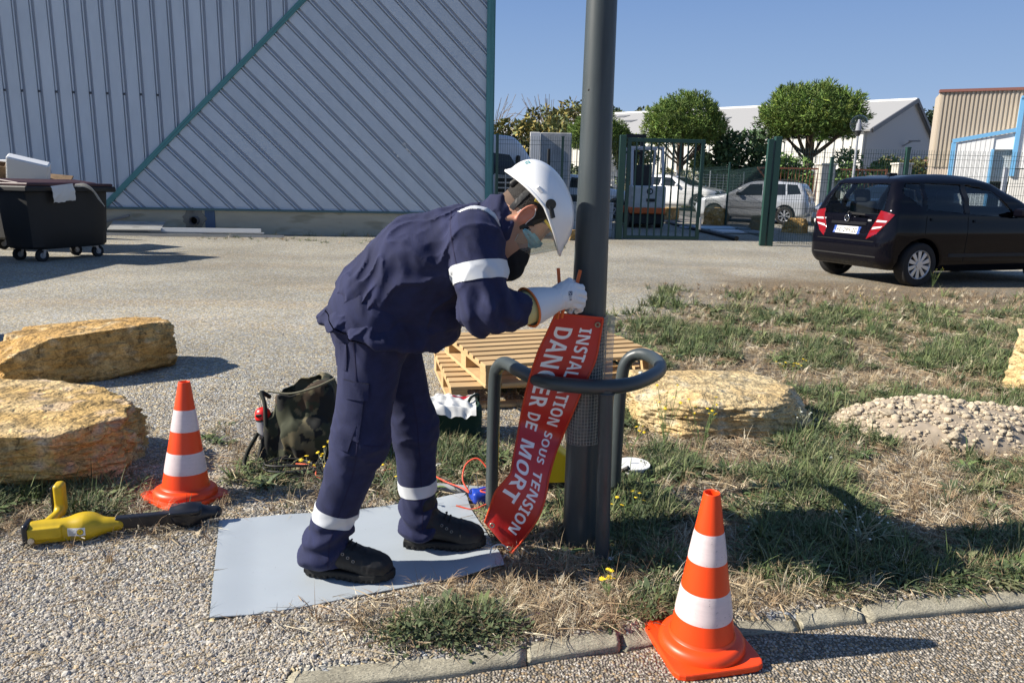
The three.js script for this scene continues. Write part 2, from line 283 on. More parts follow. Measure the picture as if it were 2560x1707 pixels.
// flush concrete kerb of cast lengths with open joints
{
  const r = RNG(4), o = new THREE.Group(); o.name = 'kerb'; o.userData = { kind: 'structure', label: 'kerb' }; scene.add(o);
  const tex = dataTex(256, 256, (i, j) => { const v = .80 + .3 * (pfbm(i / 256, j / 256, 64, 2) - .5) + .18 * (pfbm(i / 256, j / 256, 8, 3, N2) - .5) - (N2(i / 2.2, j / 2.2, 116) > .86 ? .16 : 0); return [v * 1.02, v, v * .93]; }, true);
  const m = std(lin(.50, .48, .43), .95, { map: tex, bumpMap: tex, bumpScale: .004, vertexColors: true });
  const cuts = [-1.15, -.60, .062, .345, .93, 1.155, 2.15, 3.2, 4.3, 5.4];
  for (let s = 0; s < cuts.length - 1; s++) {
    const x0 = cuts[s] + .0012, x1 = cuts[s + 1] - .0012, n = 22, P = [], U = [], C = [], X = [], t0 = .88 + .14 * r(), dy = (r() - .5) * .003, sunk = s === 0 ? -.03 : s === 3 ? -.012 : 0, prof = [[-.042, -.09], [-.042, -.008], [-.034, .0], [.0, .002], [.030, -.002], [.04, -.012], [.042, -.09]];
    for (let i = 0; i <= n; i++) {
      const x = lerp(x0, x1, i / n), zc = kerbZ(x), e = .01 * noise(x * 9, s, 0);
      prof.forEach(([pz, py], k) => { P.push(x, py + dy + sunk + .005 * noise(x * 23, k * 3, s), zc + pz * (1 + .08 * noise(x * 14, 5, k)) + e * .3); U.push(x * 2.5, k * .16); const v = t0 * (1 + .55 * fbm(x * 6, k * .4, s, 4)); C.push(v, v, v * .98); });
    }
    const W = prof.length; for (let i = 0; i < n; i++) for (let k = 0; k < W - 1; k++) { const a = i * W + k; X.push(a, a + 1, a + W, a + W, a + 1, a + W + 1); }
    for (const b of [0, n * W]) for (let k = 1; k < W - 1; k++) b ? X.push(b, b + k, b + k + 1) : X.push(b, b + k + 1, b + k);
    const g = new THREE.BufferGeometry(); g.setAttribute('position', new THREE.BufferAttribute(new Float32Array(P), 3)); g.setAttribute('uv', new THREE.BufferAttribute(new Float32Array(U), 2)); g.setAttribute('color', new THREE.BufferAttribute(new Float32Array(C), 3)); g.setIndex(X); g.computeVertexNormals();
    mesh('kerb_stone', g, m, o);
  }
}
// loose stones
function scatterStones(name, label, count, seed, place, size, palette) {
  const r = RNG(seed), g = new THREE.IcosahedronGeometry(1, 0), p = g.attributes.position;
  const gi = mergeVertices(g.deleteAttribute('normal').deleteAttribute('uv')); const q = gi.attributes.position;
  for (let i = 0; i < q.count; i++) { const f = .72 + .5 * r(); q.setXYZ(i, q.getX(i) * f, q.getY(i) * f * .72, q.getZ(i) * f); }
  const gg = gi.toNonIndexed(); gg.computeVertexNormals();
  const im = shade(new THREE.InstancedMesh(gg, std(0xffffff, .95), count)); im.name = name; tag(im, label, null, null, 'stuff');
  const M = new THREE.Matrix4(), Q = new THREE.Quaternion(), E = new THREE.Euler(); let n = 0, tries = 0;
  while (n < count && tries++ < count * 30) {
    const s = place(r); if (!s) continue; const [x, z] = s, d = size(r, x, z); E.set((r() - .5) * 1.2, r() * 6.28, (r() - .5) * 1.2); Q.setFromEuler(E);
    M.compose(V(x, (s[2] ?? GY(x, z)) + d * .22, z), Q, V(d * (.7 + .6 * r()), d * (.7 + .4 * r()), d * (.7 + .6 * r()))); im.setMatrixAt(n, M);
    const c = palette[Math.floor(r() * palette.length)], t = .86 + .28 * r(); im.setColorAt(n, lin(c[0] * t, c[1] * t, c[2] * t)); n++;
  }
  im.count = n; scene.add(im); return im;
}
const greys = [[.38, .35, .305], [.32, .295, .26], [.46, .42, .36], [.52, .475, .40], [.25, .23, .21], [.42, .36, .27], [.35, .31, .26], [.44, .34, .22], [.55, .52, .46]];
const MATQ = [[-.915, -2.053], [-.011, -2.374], [-.176, -3.001], [-1.141, -2.707]];
const onMat = (x, z, e = .0) => { for (let i = 0; i < 4; i++) { const a = MATQ[i], b = MATQ[(i + 1) % 4], l = Math.hypot(b[0] - a[0], b[1] - a[1]); if (((b[0] - a[0]) * (z - a[1]) - (b[1] - a[1]) * (x - a[0])) / l > e) return false; } return true; };
scatterStones('gravel', 'grey crushed gravel lying loose on the ground', 95000, 31, r => {
  const d = 1.45 * Math.exp(Math.log(4.6) * r() ** 1.15), z = -d, x = (r() * 2 - 1) * (d * .74 + .1), w = weedy(x, z), k = z - kerbZ(x);
  if ((k > -.05 && x > -.6) || onMat(x, z, .004)) return null; if (r() < w * .8 || r() < sstep(2.6, 6.6, d) * .9) return null; return [x, z];
}, (r, x, z) => .0027 + .0042 * r() ** 2.4 + (r() < .008 ? .006 : 0), greys);
scatterStones('footway_pebbles', 'small washed pebbles set in the footway', 6500, 35, r => { const x = -.55 + 2.7 * r(), z = kerbZ(x) + .06 + .75 * r() ** 1.2; return z > -1.35 ? null : [x, z, -.0212]; }, r => .0034 + .0026 * r(), greys.map(c => c.map((v, i) => lerp(v, [.36, .335, .29][i], .45))));
// ---------------------------------------------------------------- metal clad shed
function clipPoly(poly, nx, ny, d) { // keep nx*x+ny*y<=d
  const o = []; for (let i = 0; i < poly.length; i++) { const a = poly[i], b = poly[(i + 1) % poly.length], da = nx * a[0] + ny * a[1] - d, db = nx * b[0] + ny * b[1] - d; if (da <= 0) o.push(a); if (da * db < 0) { const t = da / (da - db); o.push([lerp(a[0], b[0], t), lerp(a[1], b[1], t)]); } } return o;
}
const polyArea = p => { let s = 0; for (let i = 0; i < p.length; i++) { const a = p[i], b = p[(i + 1) % p.length]; s += a[0] * b[1] - a[1] * b[0]; } return s / 2; };
const cleanSheet = dataTex(256, 256, (i, j) => { const t = .95 + .05 * (pfbm(i / 256, j / 256, 5, 4) - .5) + .04 * (pfbm(i / 256, j / 512, 40, 2, N2) - .5); return [t, t, t]; }, true);
const grime = dataTex(512, 512, (i, j) => { const u = i / 512, v = j / 512, a = pfbm(u, v, 6, 5), b = pfbm(u, v, 48, 3, N2); const t = .86 + .16 * (a - .5) + .12 * (b - .5) - .10 * sstep(.6, .8, pfbm(u, v, 4, 4, N2)); return [t, t, t * .995]; }, true);
{
  const B = thing('clad_shed', 'large shed clad in pale grey ribbed metal with teal trims above a concrete plinth', 'building', [-.627, .119, -18.412], 6.5 * Math.PI / 180);
  const y0 = .555, top = 6.3, r = RNG(3);
  const sheet = [0, 1, 2, 3].map(k => std(lin(.49 + .012 * k, .555 + .012 * k, .63 + .012 * k), .5, { metalness: .05, map: cleanSheet }));
  const uvs = g => { const p = g.attributes.position, u = g.attributes.uv; for (let i = 0; i < p.count; i++) u.setXY(i, p.getX(i) * .21 + r.o, p.getY(i) * .13); return g; };
  mesh('inner_lining', box(22.2, top - y0 + .02, .1, -11.1 - .02, (top + y0) / 2, -.06), std(lin(.36, .40, .47), .7), B);
  // local: x to the corner, y up, z out of the wall
  const L = [[-22, y0], [-8.96, y0], [-3.25, top], [-22, top]], Dg = [[-8.9, y0], [-.05, y0], [-.05, top], [-3.19, top]];
  const strips = (region, nx, ny, off, n0, n1, pick) => {
    for (let k = n0; k < n1; k++) {
      const s = off + k * .36, parts = [];
      for (const [a, b, h] of [[.028, .279, .034], [.305, .333, .05]]) {
        let q = clipPoly(clipPoly(region, nx, ny, s + b), -nx, -ny, -(s + a)); if (q.length < 3 || Math.abs(polyArea(q)) < .004) continue;
        if (polyArea(q) < 0) q.reverse(); r.o = r(); parts.push(uvs(extrude(q, h - .007, .007)).translate(0, 0, .007 - .01));
      }
      if (parts.length) mesh('cladding_panel', merge(parts), sheet[pick(k)], B);
    }
  };
  strips(L, 1, 0, -22.0 + .065, 0, 56, k => (k * 7 >> 1) & 3);
  strips(Dg, Math.SQRT1_2, Math.SQRT1_2, .06 - .32, -17, 17, k => (k * 5 + 1 >> 1) & 3);
  const teal = std(lin(.09, .29, .31), .55, { map: grime });
  const b1 = V(-8.96, y0, .035), b2 = V(-3.22, top, .035);
  mesh('diagonal_trim', bar(b1, b2, .115, .06), teal, B);
  mesh('corner_trim', merge([box(.17, top - y0 + .1, .05, -.03, (top + y0) / 2, .055), box(.05, top - y0 + .1, .22, .06, (top + y0) / 2, -.09)]), teal, B);
  mesh('base_flashing', merge([box(22, .05, .075, -11.06, y0 - .012, .045)]), std(lin(.10, .19, .21), .6, { map: grime }), B);
  const sc = []; for (let k = 0; k < 40; k++) { const x = -22 + .065 + k * .36 + .319; if (x < -6.0) sc.push(box(.045, .05, .02, x, 3.08, .045)); }
  mesh('screw_row', merge(sc), std(lin(.03, .035, .05), .5), B).userData.kind = 'stuff';
  const fl = []; for (const [x, y, s, a] of [[-2.24, 2.0, .10, .3], [-2.1, 1.9, .085, 1], [-1.99, 2.03, .06, 2], [-2.29, 2.15, .05, .5], [-2.05, 2.15, .045, 1.4], [-1.94, 1.93, .05, .2], [-2.2, 1.88, .05, 2.2]]) { const q = []; for (let i = 0; i < 7; i++) { const t = i / 7 * 6.28 + a, R = s * (.55 + .45 * r()); q.push([x + R * Math.cos(t), y + R * Math.sin(t) * 1.1]); } fl.push(extrude(q, .004).translate(0, 0, .0265)); }
  mesh('flaked_paint', merge(fl), std(lin(.62, .62, .60), .8), B).userData.kind = 'stuff';
  // plinth of rendered concrete: stains are on the render itself
  const rend = dataTex(1024, 128, (i, j) => { const u = i / 1024, v = j / 128; const n = pfbm(u * 1, v * .25, 20, 5), st = sstep(.5, .72, pfbm(u, v * .12, 40, 3, N2) + .22 * (.35 - v)); const t = .86 + .16 * (n - .5) - .12 * st; return [t, t * .985, t * .93 - .02 * st]; }, true);
  const pl = mesh('plinth', box(22.1, y0 + .4, .3, -11.05, (y0 - .4) / 2 - .005, -.12), std(lin(.56, .55, .50), .95, { map: rend, bumpMap: rend, bumpScale: .02 }), B);
  mesh('plinth_post', box(.225, y0 - .03, .02, -6.6, y0 / 2 - .02, .037), std(lin(.055, .095, .17), .7), B);
  const mort = []; for (let i = 0; i < 26; i++) { const t = i / 26 * 6.28, R = .25 * (.8 + .35 * r()); mort.push([-6.95 + R * Math.cos(t) * 1.05, .31 + R * Math.sin(t)]); }
  mesh('mortar_patch', extrude(mort, .02, .008).translate(0, 0, .026), std(lin(.26, .25, .22), 1, { map: grime }), B);
  const pipe = new THREE.LatheGeometry([[.085, -.05], [.085, .17], [.1, .175], [.1, -.05]].map(p => new THREE.Vector2(...p)), 28).rotateX(Math.PI / 2).translate(-6.93, .285, .05);
  const pp = mesh('drain_pipe', pipe, std(lin(.11, .11, .12), .5), B); mesh('pipe_mouth', new THREE.CircleGeometry(.088, 24).translate(-6.93, .285, .06), std(lin(.01, .01, .01), 1), pp);
  // side and rear walls, roof
  mesh('side_wall', box(.12, top + .4, 5.1, .0, top / 2 - .2, -2.7), std(lin(.40, .43, .47), .6, { map: grime }), B);
  mesh('rear_wall', box(21.9, top + .4, .12, -11.1, top / 2 - .2, -5.3), std(lin(.40, .43, .47), .6), B);
  mesh('roof', box(22.4, .16, 5.6, -11.0, top + .1, -2.6), std(lin(.3, .31, .33), .6), B);
}
// scrap metal profiles left along the plinth
{
  const D = thing('metal_profiles', 'long steel profiles and a flat panel lying along the concrete plinth', 'scrap metal', [-8.0, groundY(-17.0), -17.05], 6.5 * Math.PI / 180);
  const st = std(lin(.46, .47, .48), .35, { metalness: .7 }), wh = std(lin(.62, .62, .60), .6), dk = std(lin(.2, .21, .22), .5, { metalness: .5 });
  mesh('panel', rbox(1.15, .03, .42, .005).rotateX(.42).translate(-.62, .2, -.05), std(lin(.50, .50, .48), .5, { metalness: .3, map: grime }), D);
  mesh('white_profile', rbox(2.5, .10, .03, .004).rotateX(-.2).translate(.9, .13, .05), wh, D);
  mesh('white_profile', box(2.5, .03, .1).translate(.95, .075, .0), wh, D);
  mesh('steel_profile', box(3.6, .06, .035).rotateY(-.02).translate(-.2, .035, .36), st, D);
  mesh('steel_profile', box(3.0, .05, .06).rotateY(-.015).translate(1.2, .028, .25), st, D);
  mesh('dark_profile', box(2.9, .05, .08).translate(-.6, .026, .13), dk, D);
  mesh('dark_profile', bar([-2.2, .05, -.35], [-.9, .42, -.42], .05, .05), dk, D);
}
// ---------------------------------------------------------------- wheeled waste bins
function makeBin(label) {
  const o = thing('wheeled_bin', label, 'waste bin');
  const black = std(lin(.010, .0098, .0095), .62, { map: grime });
  const st = [[-.12, .46, .30], [.0, .53, .315], [.75, .66, .36], [.92, .685, .37]]; // y, half length, half depth
  const P = [], X = [], nn = 28; const rr = (L, D, t) => { const c = Math.cos(t), s = Math.sin(t), k = Math.pow(Math.pow(Math.abs(c), 7) + Math.pow(Math.abs(s), 7), -1 / 7); return [L * c * k, D * s * k]; };
  const ys = [[.19, .60, .33], [.23, .635, .355], [.5, .655, .372], [.8, .672, .385], [1.06, .69, .395]];
  for (const [y, L, D] of ys) for (let i = 0; i < nn; i++) { const [x, z] = rr(L, D, i / nn * 6.2832); P.push(x, y, z); }
  for (let j = 0; j < ys.length - 1; j++) for (let i = 0; i < nn; i++) { const a = j * nn + i, b = j * nn + (i + 1) % nn; X.push(a, a + nn, b, b, a + nn, b + nn); }
  for (let i = 1; i < nn - 1; i++) X.push(0, i, i + 1);
  const g = new THREE.BufferGeometry(); g.setAttribute('position', new THREE.BufferAttribute(new Float32Array(P), 3)); g.setIndex(X); g.computeVertexNormals();
  mesh('tub', uvMetres(toCreasedNormals(g, .6), .6), black, o);
  mesh('rim', uvMetres(rbox(1.50, .09, .88, .025, 0, 1.09, 0)), black, o);
  for (const s of [-1, 1]) { mesh('end_rib', merge([rbox(.04, .72, .07, .012).rotateZ(-.08).translate(.66, .66, .22 * s)].map(q => q)), black, o); }
  mesh('lid', uvMetres(merge([rbox(1.42, .05, .84, .02, 0, 1.155, 0), rbox(1.30, .045, .5, .02).rotateX(.10).translate(0, 1.19, -.1)])), std(lin(.055, .012, .018), .5, { map: grime }), o);
  for (const s of [-1, 1]) mesh('lid_hinge', merge([rbox(.12, .07, .06, .01, .45 * s, 1.13, -.44), rod([.45 * s - .09, 1.16, -.45], [.45 * s + .09, 1.16, -.45], .02)]), black, o);
  for (const sx of [-1, 1]) for (const sz of [-1, 1]) {
    const w = mesh('caster', merge([rod([sx * .43, .2, sz * .24], [sx * .43, .17, sz * .24], .05, 12), bar([sx * .43, .19, sz * .24 + .035], [sx * .47, .08, sz * .24 + .035], .04, .006), bar([sx * .43, .19, sz * .24 - .035], [sx * .47, .08, sz * .24 - .035], .04, .006)]), std(lin(.35, .35, .36), .4, { metalness: .8 }), o);
    mesh('tyre', new THREE.CylinderGeometry(.095, .095, .045, 22).rotateX(Math.PI / 2).translate(sx * .47, .095, sz * .24), std(lin(.012, .012, .012), .8), w);
    mesh('hub', new THREE.CylinderGeometry(.045, .045, .05, 14).rotateX(Math.PI / 2).translate(sx * .47, .095, sz * .24), std(lin(.3, .3, .3), .5), w);
  }
  return o;
}
{
  const bin = makeBin('black wheeled waste container with dark red lid and faded handwritten letters'), R = 70 * Math.PI / 180;
  bin.scale.set(1.1, 1.05, 1.05); bin.position.set(-7.62, 0, -12.42); bin.rotation.y = R;
  // handwriting in worn white paint
  const cv = document.createElement('canvas'); cv.width = 512; cv.height = 128; const x = cv.getContext('2d'); x.clearRect(0, 0, 512, 128);
  x.strokeStyle = '#cfcfc8'; x.lineWidth = 9; x.lineCap = 'round'; const st = (...p) => { x.beginPath(); p.forEach((q, i) => i ? x.lineTo(q[0], q[1]) : x.moveTo(q[0], q[1])); x.stroke(); };
  st([40, 20], [36, 110]); st([30, 26], [88, 18]); st([38, 62], [80, 58]); st([28, 108], [60, 106]);
  x.lineWidth = 6; st([130, 108], [128, 22], [170, 28], [176, 56], [134, 66], [178, 106]); x.lineWidth = 9; st([206, 20], [240, 108], [272, 16]);
  x.lineWidth = 7; x.beginPath(); x.arc(332, 60, 34, 0, 6.28); x.stroke(); st([356, 66], [350, 112]); st([472, 22], [420, 26], [424, 56], [462, 66], [470, 104], [418, 108]);
  const id = x.getImageData(0, 0, 512, 128), rr = RNG(8); for (let i = 0; i < id.data.length; i += 4) { const px = i / 4 % 512, py = Math.floor(i / 2048); if (N2(px / 7, py / 7, 99) > .58 || rr() < .12) id.data[i + 3] = 0; } x.putImageData(id, 0, 0);
  const tx = new THREE.CanvasTexture(cv); tx.colorSpace = THREE.SRGBColorSpace;
  const sg = new THREE.PlaneGeometry(.52, .13); sg.rotateX(-.075); sg.translate(-.02 + .12, .79, .377);
  mesh('painted_letters', sg, std(0xffffff, .9, { map: tx, alphaTest: .5 }), bin);
  const bin2 = copyOf(bin, [-9.05, 0, -14.15], R - .1, 'black wheeled waste container heaped with boxes beside another bin'); bin2.remove(bin2.children.find(c => c.name === 'painted_letters'));
  bin.userData.group = bin2.userData.group = 'waste bins by the shed';
  // rubbish on the bins
  const eps = std(lin(.82, .82, .80), .7), board = std(lin(.30, .19, .10), .9, { map: grime }), onLid = (x, y, z) => bin.localToWorld(V(x, y, z)); bin.updateMatrixWorld();
  const put = (name, geo, mat, label, cat, p, rx, ry, rz) => { const m = lone(name, geo, mat, label, cat); m.position.copy(p); m.rotation.set(rx, ry, rz); return m; };
  const tray = (w, h, d) => merge([rbox(w, .03, d, .008, 0, 0, 0), rbox(.035, h, d, .008, -w / 2, h / 2, 0), rbox(.035, h, d, .008, w / 2, h / 2, 0), rbox(w, h, .035, .008, 0, h / 2, d / 2), rbox(w, h, .035, .008, 0, h / 2, -d / 2)]);
  put('foam_tray', tray(.62, .14, .42), eps, 'white foam packing tray tilted on the bin heap', 'packaging', V(-8.62, 1.40, -13.35), -1.15, .35, .2);
  put('foam_slab', merge([extrude([[0, 0], [.55, 0], [.46, .13], [.1, .42], [0, .36]], .12, .01)]), eps, 'white foam slab with sloping edge sticking out of the bin heap', 'packaging', V(-9.1, 1.22, -13.65), 0, .3, -.1);
  put('cardboard_box', tray(.5, .3, .4), board, 'brown open cardboard box on the heaped bin', 'box', V(-9.55, 1.28, -13.7), .25, .5, -.25);
  put('cardboard_sheet', rbox(.55, .03, .4, .006), board, 'brown folded cardboard piece resting behind the foam tray', 'cardboard', V(-8.32, 1.28, -13.6), .5, .2, -.2);
  const pap = new THREE.PlaneGeometry(.4, .26, 14, 8), pp = pap.attributes.position; for (let i = 0; i < pp.count; i++) { const u = pp.getX(i) / .4 + .5, v = pp.getY(i) / .26 + .5; pp.setXYZ(i, pp.getX(i), pp.getY(i) + (v < .1 ? .02 * noise(u * 30, 0, 0) : 0), .05 * Math.sin(v * 2.2) + .02 * noise(u * 5, v * 5, 1)); } pap.computeVertexNormals();
  const pm = mesh(numbered('torn_packaging'), pap, std(lin(.62, .61, .58), .8, { side: THREE.DoubleSide }), scene); tag(pm, 'torn white packaging hanging out from under the red bin lid', 'packaging'); pm.position.copy(onLid(-.22, 1.03, .47)); pm.rotation.set(-.15, R, .12, 'YXZ');
  const st2 = []; for (let i = 0; i < 5; i++) st2.push(tube([[0, 0, 0], [.16, .01, .03], [.3, -.06 - .01 * i, .05], [.40 + .02 * i, -.2 - .04 * i, .05]].map(p => [p[0], p[1] + i * .012, p[2] + i * .008]), .006, 14, 4)); 
  const s3 = mesh(numbered('torn_strapping'), merge(st2), std(lin(.6, .58, .52), .8), scene); tag(s3, 'pale frayed strapping curling from under the bin lid', 'strapping'); s3.position.copy(onLid(.02, 1.12, .42)); s3.rotation.y = R;
  put('white_board', rbox(.03, 1.5, 1.1, .01), std(lin(.62, .63, .64), .5), 'large white board leaning on the shed behind the bins', 'board', V(-10.6, .92, -15.9), .0, 1.3, .12);
  // unseen van added out of the picture that shades the bins and the gravel beside them
}
// ---------------------------------------------------------------- vehicles: three outlines intersected, meshed as one skin
function polySDF(pts) {
  const n = pts.length, X = pts.map(p => p[0]), Y = pts.map(p => p[1]);
  return (x, y) => { let d = 1e9, s = 1; for (let i = 0, j = n - 1; i < n; j = i++) { const ex = X[j] - X[i], ey = Y[j] - Y[i], wx = x - X[i], wy = y - Y[i], t = clamp((wx * ex + wy * ey) / (ex * ex + ey * ey)), bx = wx - ex * t, by = wy - ey * t; d = Math.min(d, bx * bx + by * by); const a = y >= Y[i], b = y < Y[j], c = ex * wy > ey * wx; if ((a && b && c) || (!a && !b && !c)) s = -s; } return s * Math.sqrt(d); };
}
const smoothLoop = (pts, n) => new THREE.CatmullRomCurve3(pts.map(p => V(p[0], p[1], 0)), true, 'catmullrom', .35).getPoints(n).slice(0, -1).map(p => [p.x, p.y]);
const curve1 = pts => x => { if (x <= pts[0][0]) return pts[0][1]; for (let i = 0; i < pts.length - 1; i++) if (x <= pts[i + 1][0]) { const t = (x - pts[i][0]) / (pts[i + 1][0] - pts[i][0]); return lerp(pts[i][1], pts[i + 1][1], t * t * (3 - 2 * t)); } return pts[pts.length - 1][1]; };
const convex = q => { const s = polyArea(q) < 0 ? -1 : 1; return (x, y) => { let d = -1e9; for (let i = 0; i < q.length; i++) { const a = q[i], b = q[(i + 1) % q.length], ex = b[0] - a[0], ey = b[1] - a[1], l = Math.hypot(ex, ey); d = Math.max(d, s * ((x - a[0]) * ey - (y - a[1]) * ex) / l); } return d; }; };
const bil = (q, u, v) => [0, 1].map(k => lerp(lerp(q[0][k], q[1][k], u), lerp(q[3][k], q[2][k], u), v));
function makeCar(S, label, group) {
  const o = thing(S.name || 'parked_car', label, S.cat || 'car', [0, 0, 0], 0, group);
  const side = polySDF(smoothLoop(S.side, 70)), plan = curve1(S.plan), sec = curve1(S.sec), R = S.R, axles = S.axles;
  const solid = (x, y, z) => { let d = smax(side(x, y), (Math.abs(z) - plan(x) * sec(y)) * .92, S.round ?? .13);
    for (const a of axles) { const c = Math.hypot(x - a, y - R) - R - .055; d = smax(d, -smax(c, (S.half - .26) - Math.abs(z), .02), .025); } return d; };
  const sideQ = (S.windows || []).map(convex), rearQ = S.rear && convex(S.rear), frontQ = S.front && convex(S.front);
  const f = !S.hollow ? solid : (x, y, z) => { const d = solid(x, y, z); let s = Math.max(d, -(d + .05)); if (y < .4) return s;
    let c = 1e9; for (const q of sideQ) c = Math.min(c, Math.max(q(x, y), .35 - Math.abs(z))); if (rearQ) c = Math.min(c, Math.max(rearQ(z, y), x - .15)); if (frontQ) c = Math.min(c, Math.max(frontQ(z, y), S.cowl - .5 - x)); return Math.max(s, -c); };
  const xs = S.side.map(p => p[0]), ysx = S.side.map(p => p[1]);
  const body = nets(f, [Math.min(...xs) - .1, Math.min(...ysx) - .1, -S.half - .1], [Math.max(...xs) + .1, Math.max(...ysx) + .1, S.half + .1], S.cell, 2, S.cell * .35);
  mesh('body', body, S.paint, o);
  const glass = S.hollow ? phys(lin(.55, .6, .62), .02, { transmission: 1, thickness: 0, ior: 1.5 }) : phys(lin(.012, .016, .02), .06, { specularIntensity: 1 });
  const off = S.hollow ? -.012 : .006;
  for (const q of S.windows || []) for (const s of [-1, 1]) mesh('side_window', patch(solid, (u, v) => { const [x, y] = bil(q.length === 3 ? [q[0], q[1], q[2], q[2]] : q, u, v); return [[x, y, s * 1.4], [0, 0, -s]]; }, 8, 5, off, 1.4), glass, o);
  if (S.rear) mesh('rear_window', patch(solid, (u, v) => { const [z, y] = bil(S.rear, u, v); return [[Math.min(...xs) - .4, y, z], [1, 0, 0]]; }, 10, 6, off, 2.4), glass, o);
  if (S.front) mesh('windscreen', patch(solid, (u, v) => { const [z, y] = bil(S.front, u, v); return [[Math.max(...xs) + .4, y, z], [-1, 0, 0]]; }, 10, 6, off, 3.4), glass, o);
  const onRear = (name, q, mat, offs = .008, n = 8) => mesh(name, patch(solid, (u, v) => { const [z, y] = bil(q, u, v); return [[Math.min(...xs) - .4, y, z], [1, 0, 0]]; }, n, n, offs, 2), mat, o);
  const onFront = (name, q, mat, offs = .008, n = 8) => mesh(name, patch(solid, (u, v) => { const [z, y] = bil(q, u, v); return [[Math.max(...xs) + .4, y, z], [-1, 0, 0]]; }, n, n, offs, 2), mat, o);
  const onSide = (name, q, mat, offs = .006, s = 1, n = 8) => mesh(name, patch(solid, (u, v) => { const [x, y] = bil(q, u, v); return [[x, y, s * 1.4], [0, 0, -s]]; }, n, n, offs, 1.4), mat, o);
  const onCorner = (name, q, mat, dir, org, offs = .008, n = 10) => mesh(name, patch(solid, (u, v) => { const [t, y] = bil(q, u, v); return [[org[0] + org[1] * t, y, org[2] + org[3] * t], dir]; }, n, n, offs, 2), mat, o);
  const rubber = std(lin(.012, .012, .013), .85), alloy = std(lin(.55, .56, .58), .3, { metalness: .75 }), dark = std(lin(.006, .006, .007), .6);
  for (const a of axles) for (const s of [-1, 1]) {
    const w = new THREE.Group(); w.name = 'wheel'; w.position.set(a, R, s * (S.half - .115)); if (s < 0) w.rotation.y = Math.PI; o.add(w);
    mesh('tyre', new THREE.LatheGeometry([[R * .66, -.095], [R * .93, -.1], [R * .985, -.08], [R, -.05], [R, .05], [R * .985, .08], [R * .93, .1], [R * .68, .095]].map(p => new THREE.Vector2(...p)), 36).rotateX(Math.PI / 2), rubber, w);
    const disc = new THREE.CylinderGeometry(R * .64, R * .64, .02, 28).rotateX(Math.PI / 2).translate(0, 0, .02); mesh('brake_disc', disc, dark, w);
    const rim = [new THREE.LatheGeometry([[R * .60, .03], [R * .62, .085], [R * .68, .092], [R * .68, .03]].map(p => new THREE.Vector2(...p)), 32).rotateX(Math.PI / 2), cyl(R * .17, R * .17, .03, 18).rotateX(Math.PI / 2).translate(0, 0, .075)];
    const ns = S.spokes || 10; for (let k = 0; k < ns; k++) rim.push(extrude([[-.018, R * .12], [.018, R * .12], [R * .105, R * .58], [R * .07, R * .63], [-R * .07, R * .63], [-R * .105, R * .58]], .014, .004).translate(0, 0, .062).rotateZ(k / ns * 6.2832));
    mesh('rim', merge(rim), alloy, w);
  }
  mesh('underside', box(axles[1] - axles[0] - .1, .12, S.half * 1.5, (axles[0] + axles[1]) / 2, R * .85, 0), dark, o);
  if (S.hollow) {
    const trimM = std(lin(.02, .02, .022), .9);
    mesh('floor_pan', merge([box(2.3, .05, 1.4, 1.0, .42, 0), box(.12, .5, 1.3, -.05, .75, 0), box(.4, .4, 1.3, 1.95, .7, 0)]), trimM, o);
    for (const [x, z] of [[1.15, -.36], [1.15, .36], [.28, -.36], [.28, .36]]) { const st = mesh('seat', merge([rbox(.5, .16, .5, .05, x + .1, .55, z), rbox(.14, .62, .48, .06).rotateZ(.2).translate(x - .2, .88, z)]), trimM, o); mesh('headrest', rbox(.11, .2, .27, .05).rotateZ(.15).translate(x - .29, 1.26, z), trimM, st); }
    mesh('steering_wheel', new THREE.TorusGeometry(.18, .016, 8, 24).rotateY(Math.PI / 2).rotateZ(.4).translate(1.6, .98, -.36), trimM, o);
  }
  return Object.assign(o, { kit: { onRear, onFront, onSide, onCorner, solid, rubber, alloy, dark } });
}
const chrome = std(lin(.7, .7, .72), .15, { metalness: 1 }), redLens = phys(lin(.22, .004, .007), .12, { clearcoat: 1 }), clearLens = phys(lin(.6, .6, .62), .12, { clearcoat: 1 }), plateWhite = lin(.75, .75, .74);
function plateTex(text) {
  const c = document.createElement('canvas'); c.width = 512; c.height = 112; const x = c.getContext('2d'); x.fillStyle = '#e9e9e6'; x.fillRect(0, 0, 512, 112); x.fillStyle = '#1f4fa8'; x.fillRect(0, 0, 46, 112); x.fillRect(470, 0, 42, 112); x.fillStyle = '#fff'; x.font = 'bold 30px sans-serif'; x.fillText('F', 14, 98);
  x.fillStyle = '#16171a'; x.font = 'bold 88px sans-serif'; x.textAlign = 'center'; x.textBaseline = 'middle'; x.fillText(text, 258, 60, 400); const t = new THREE.CanvasTexture(c); t.colorSpace = THREE.SRGBColorSpace; return t;
}
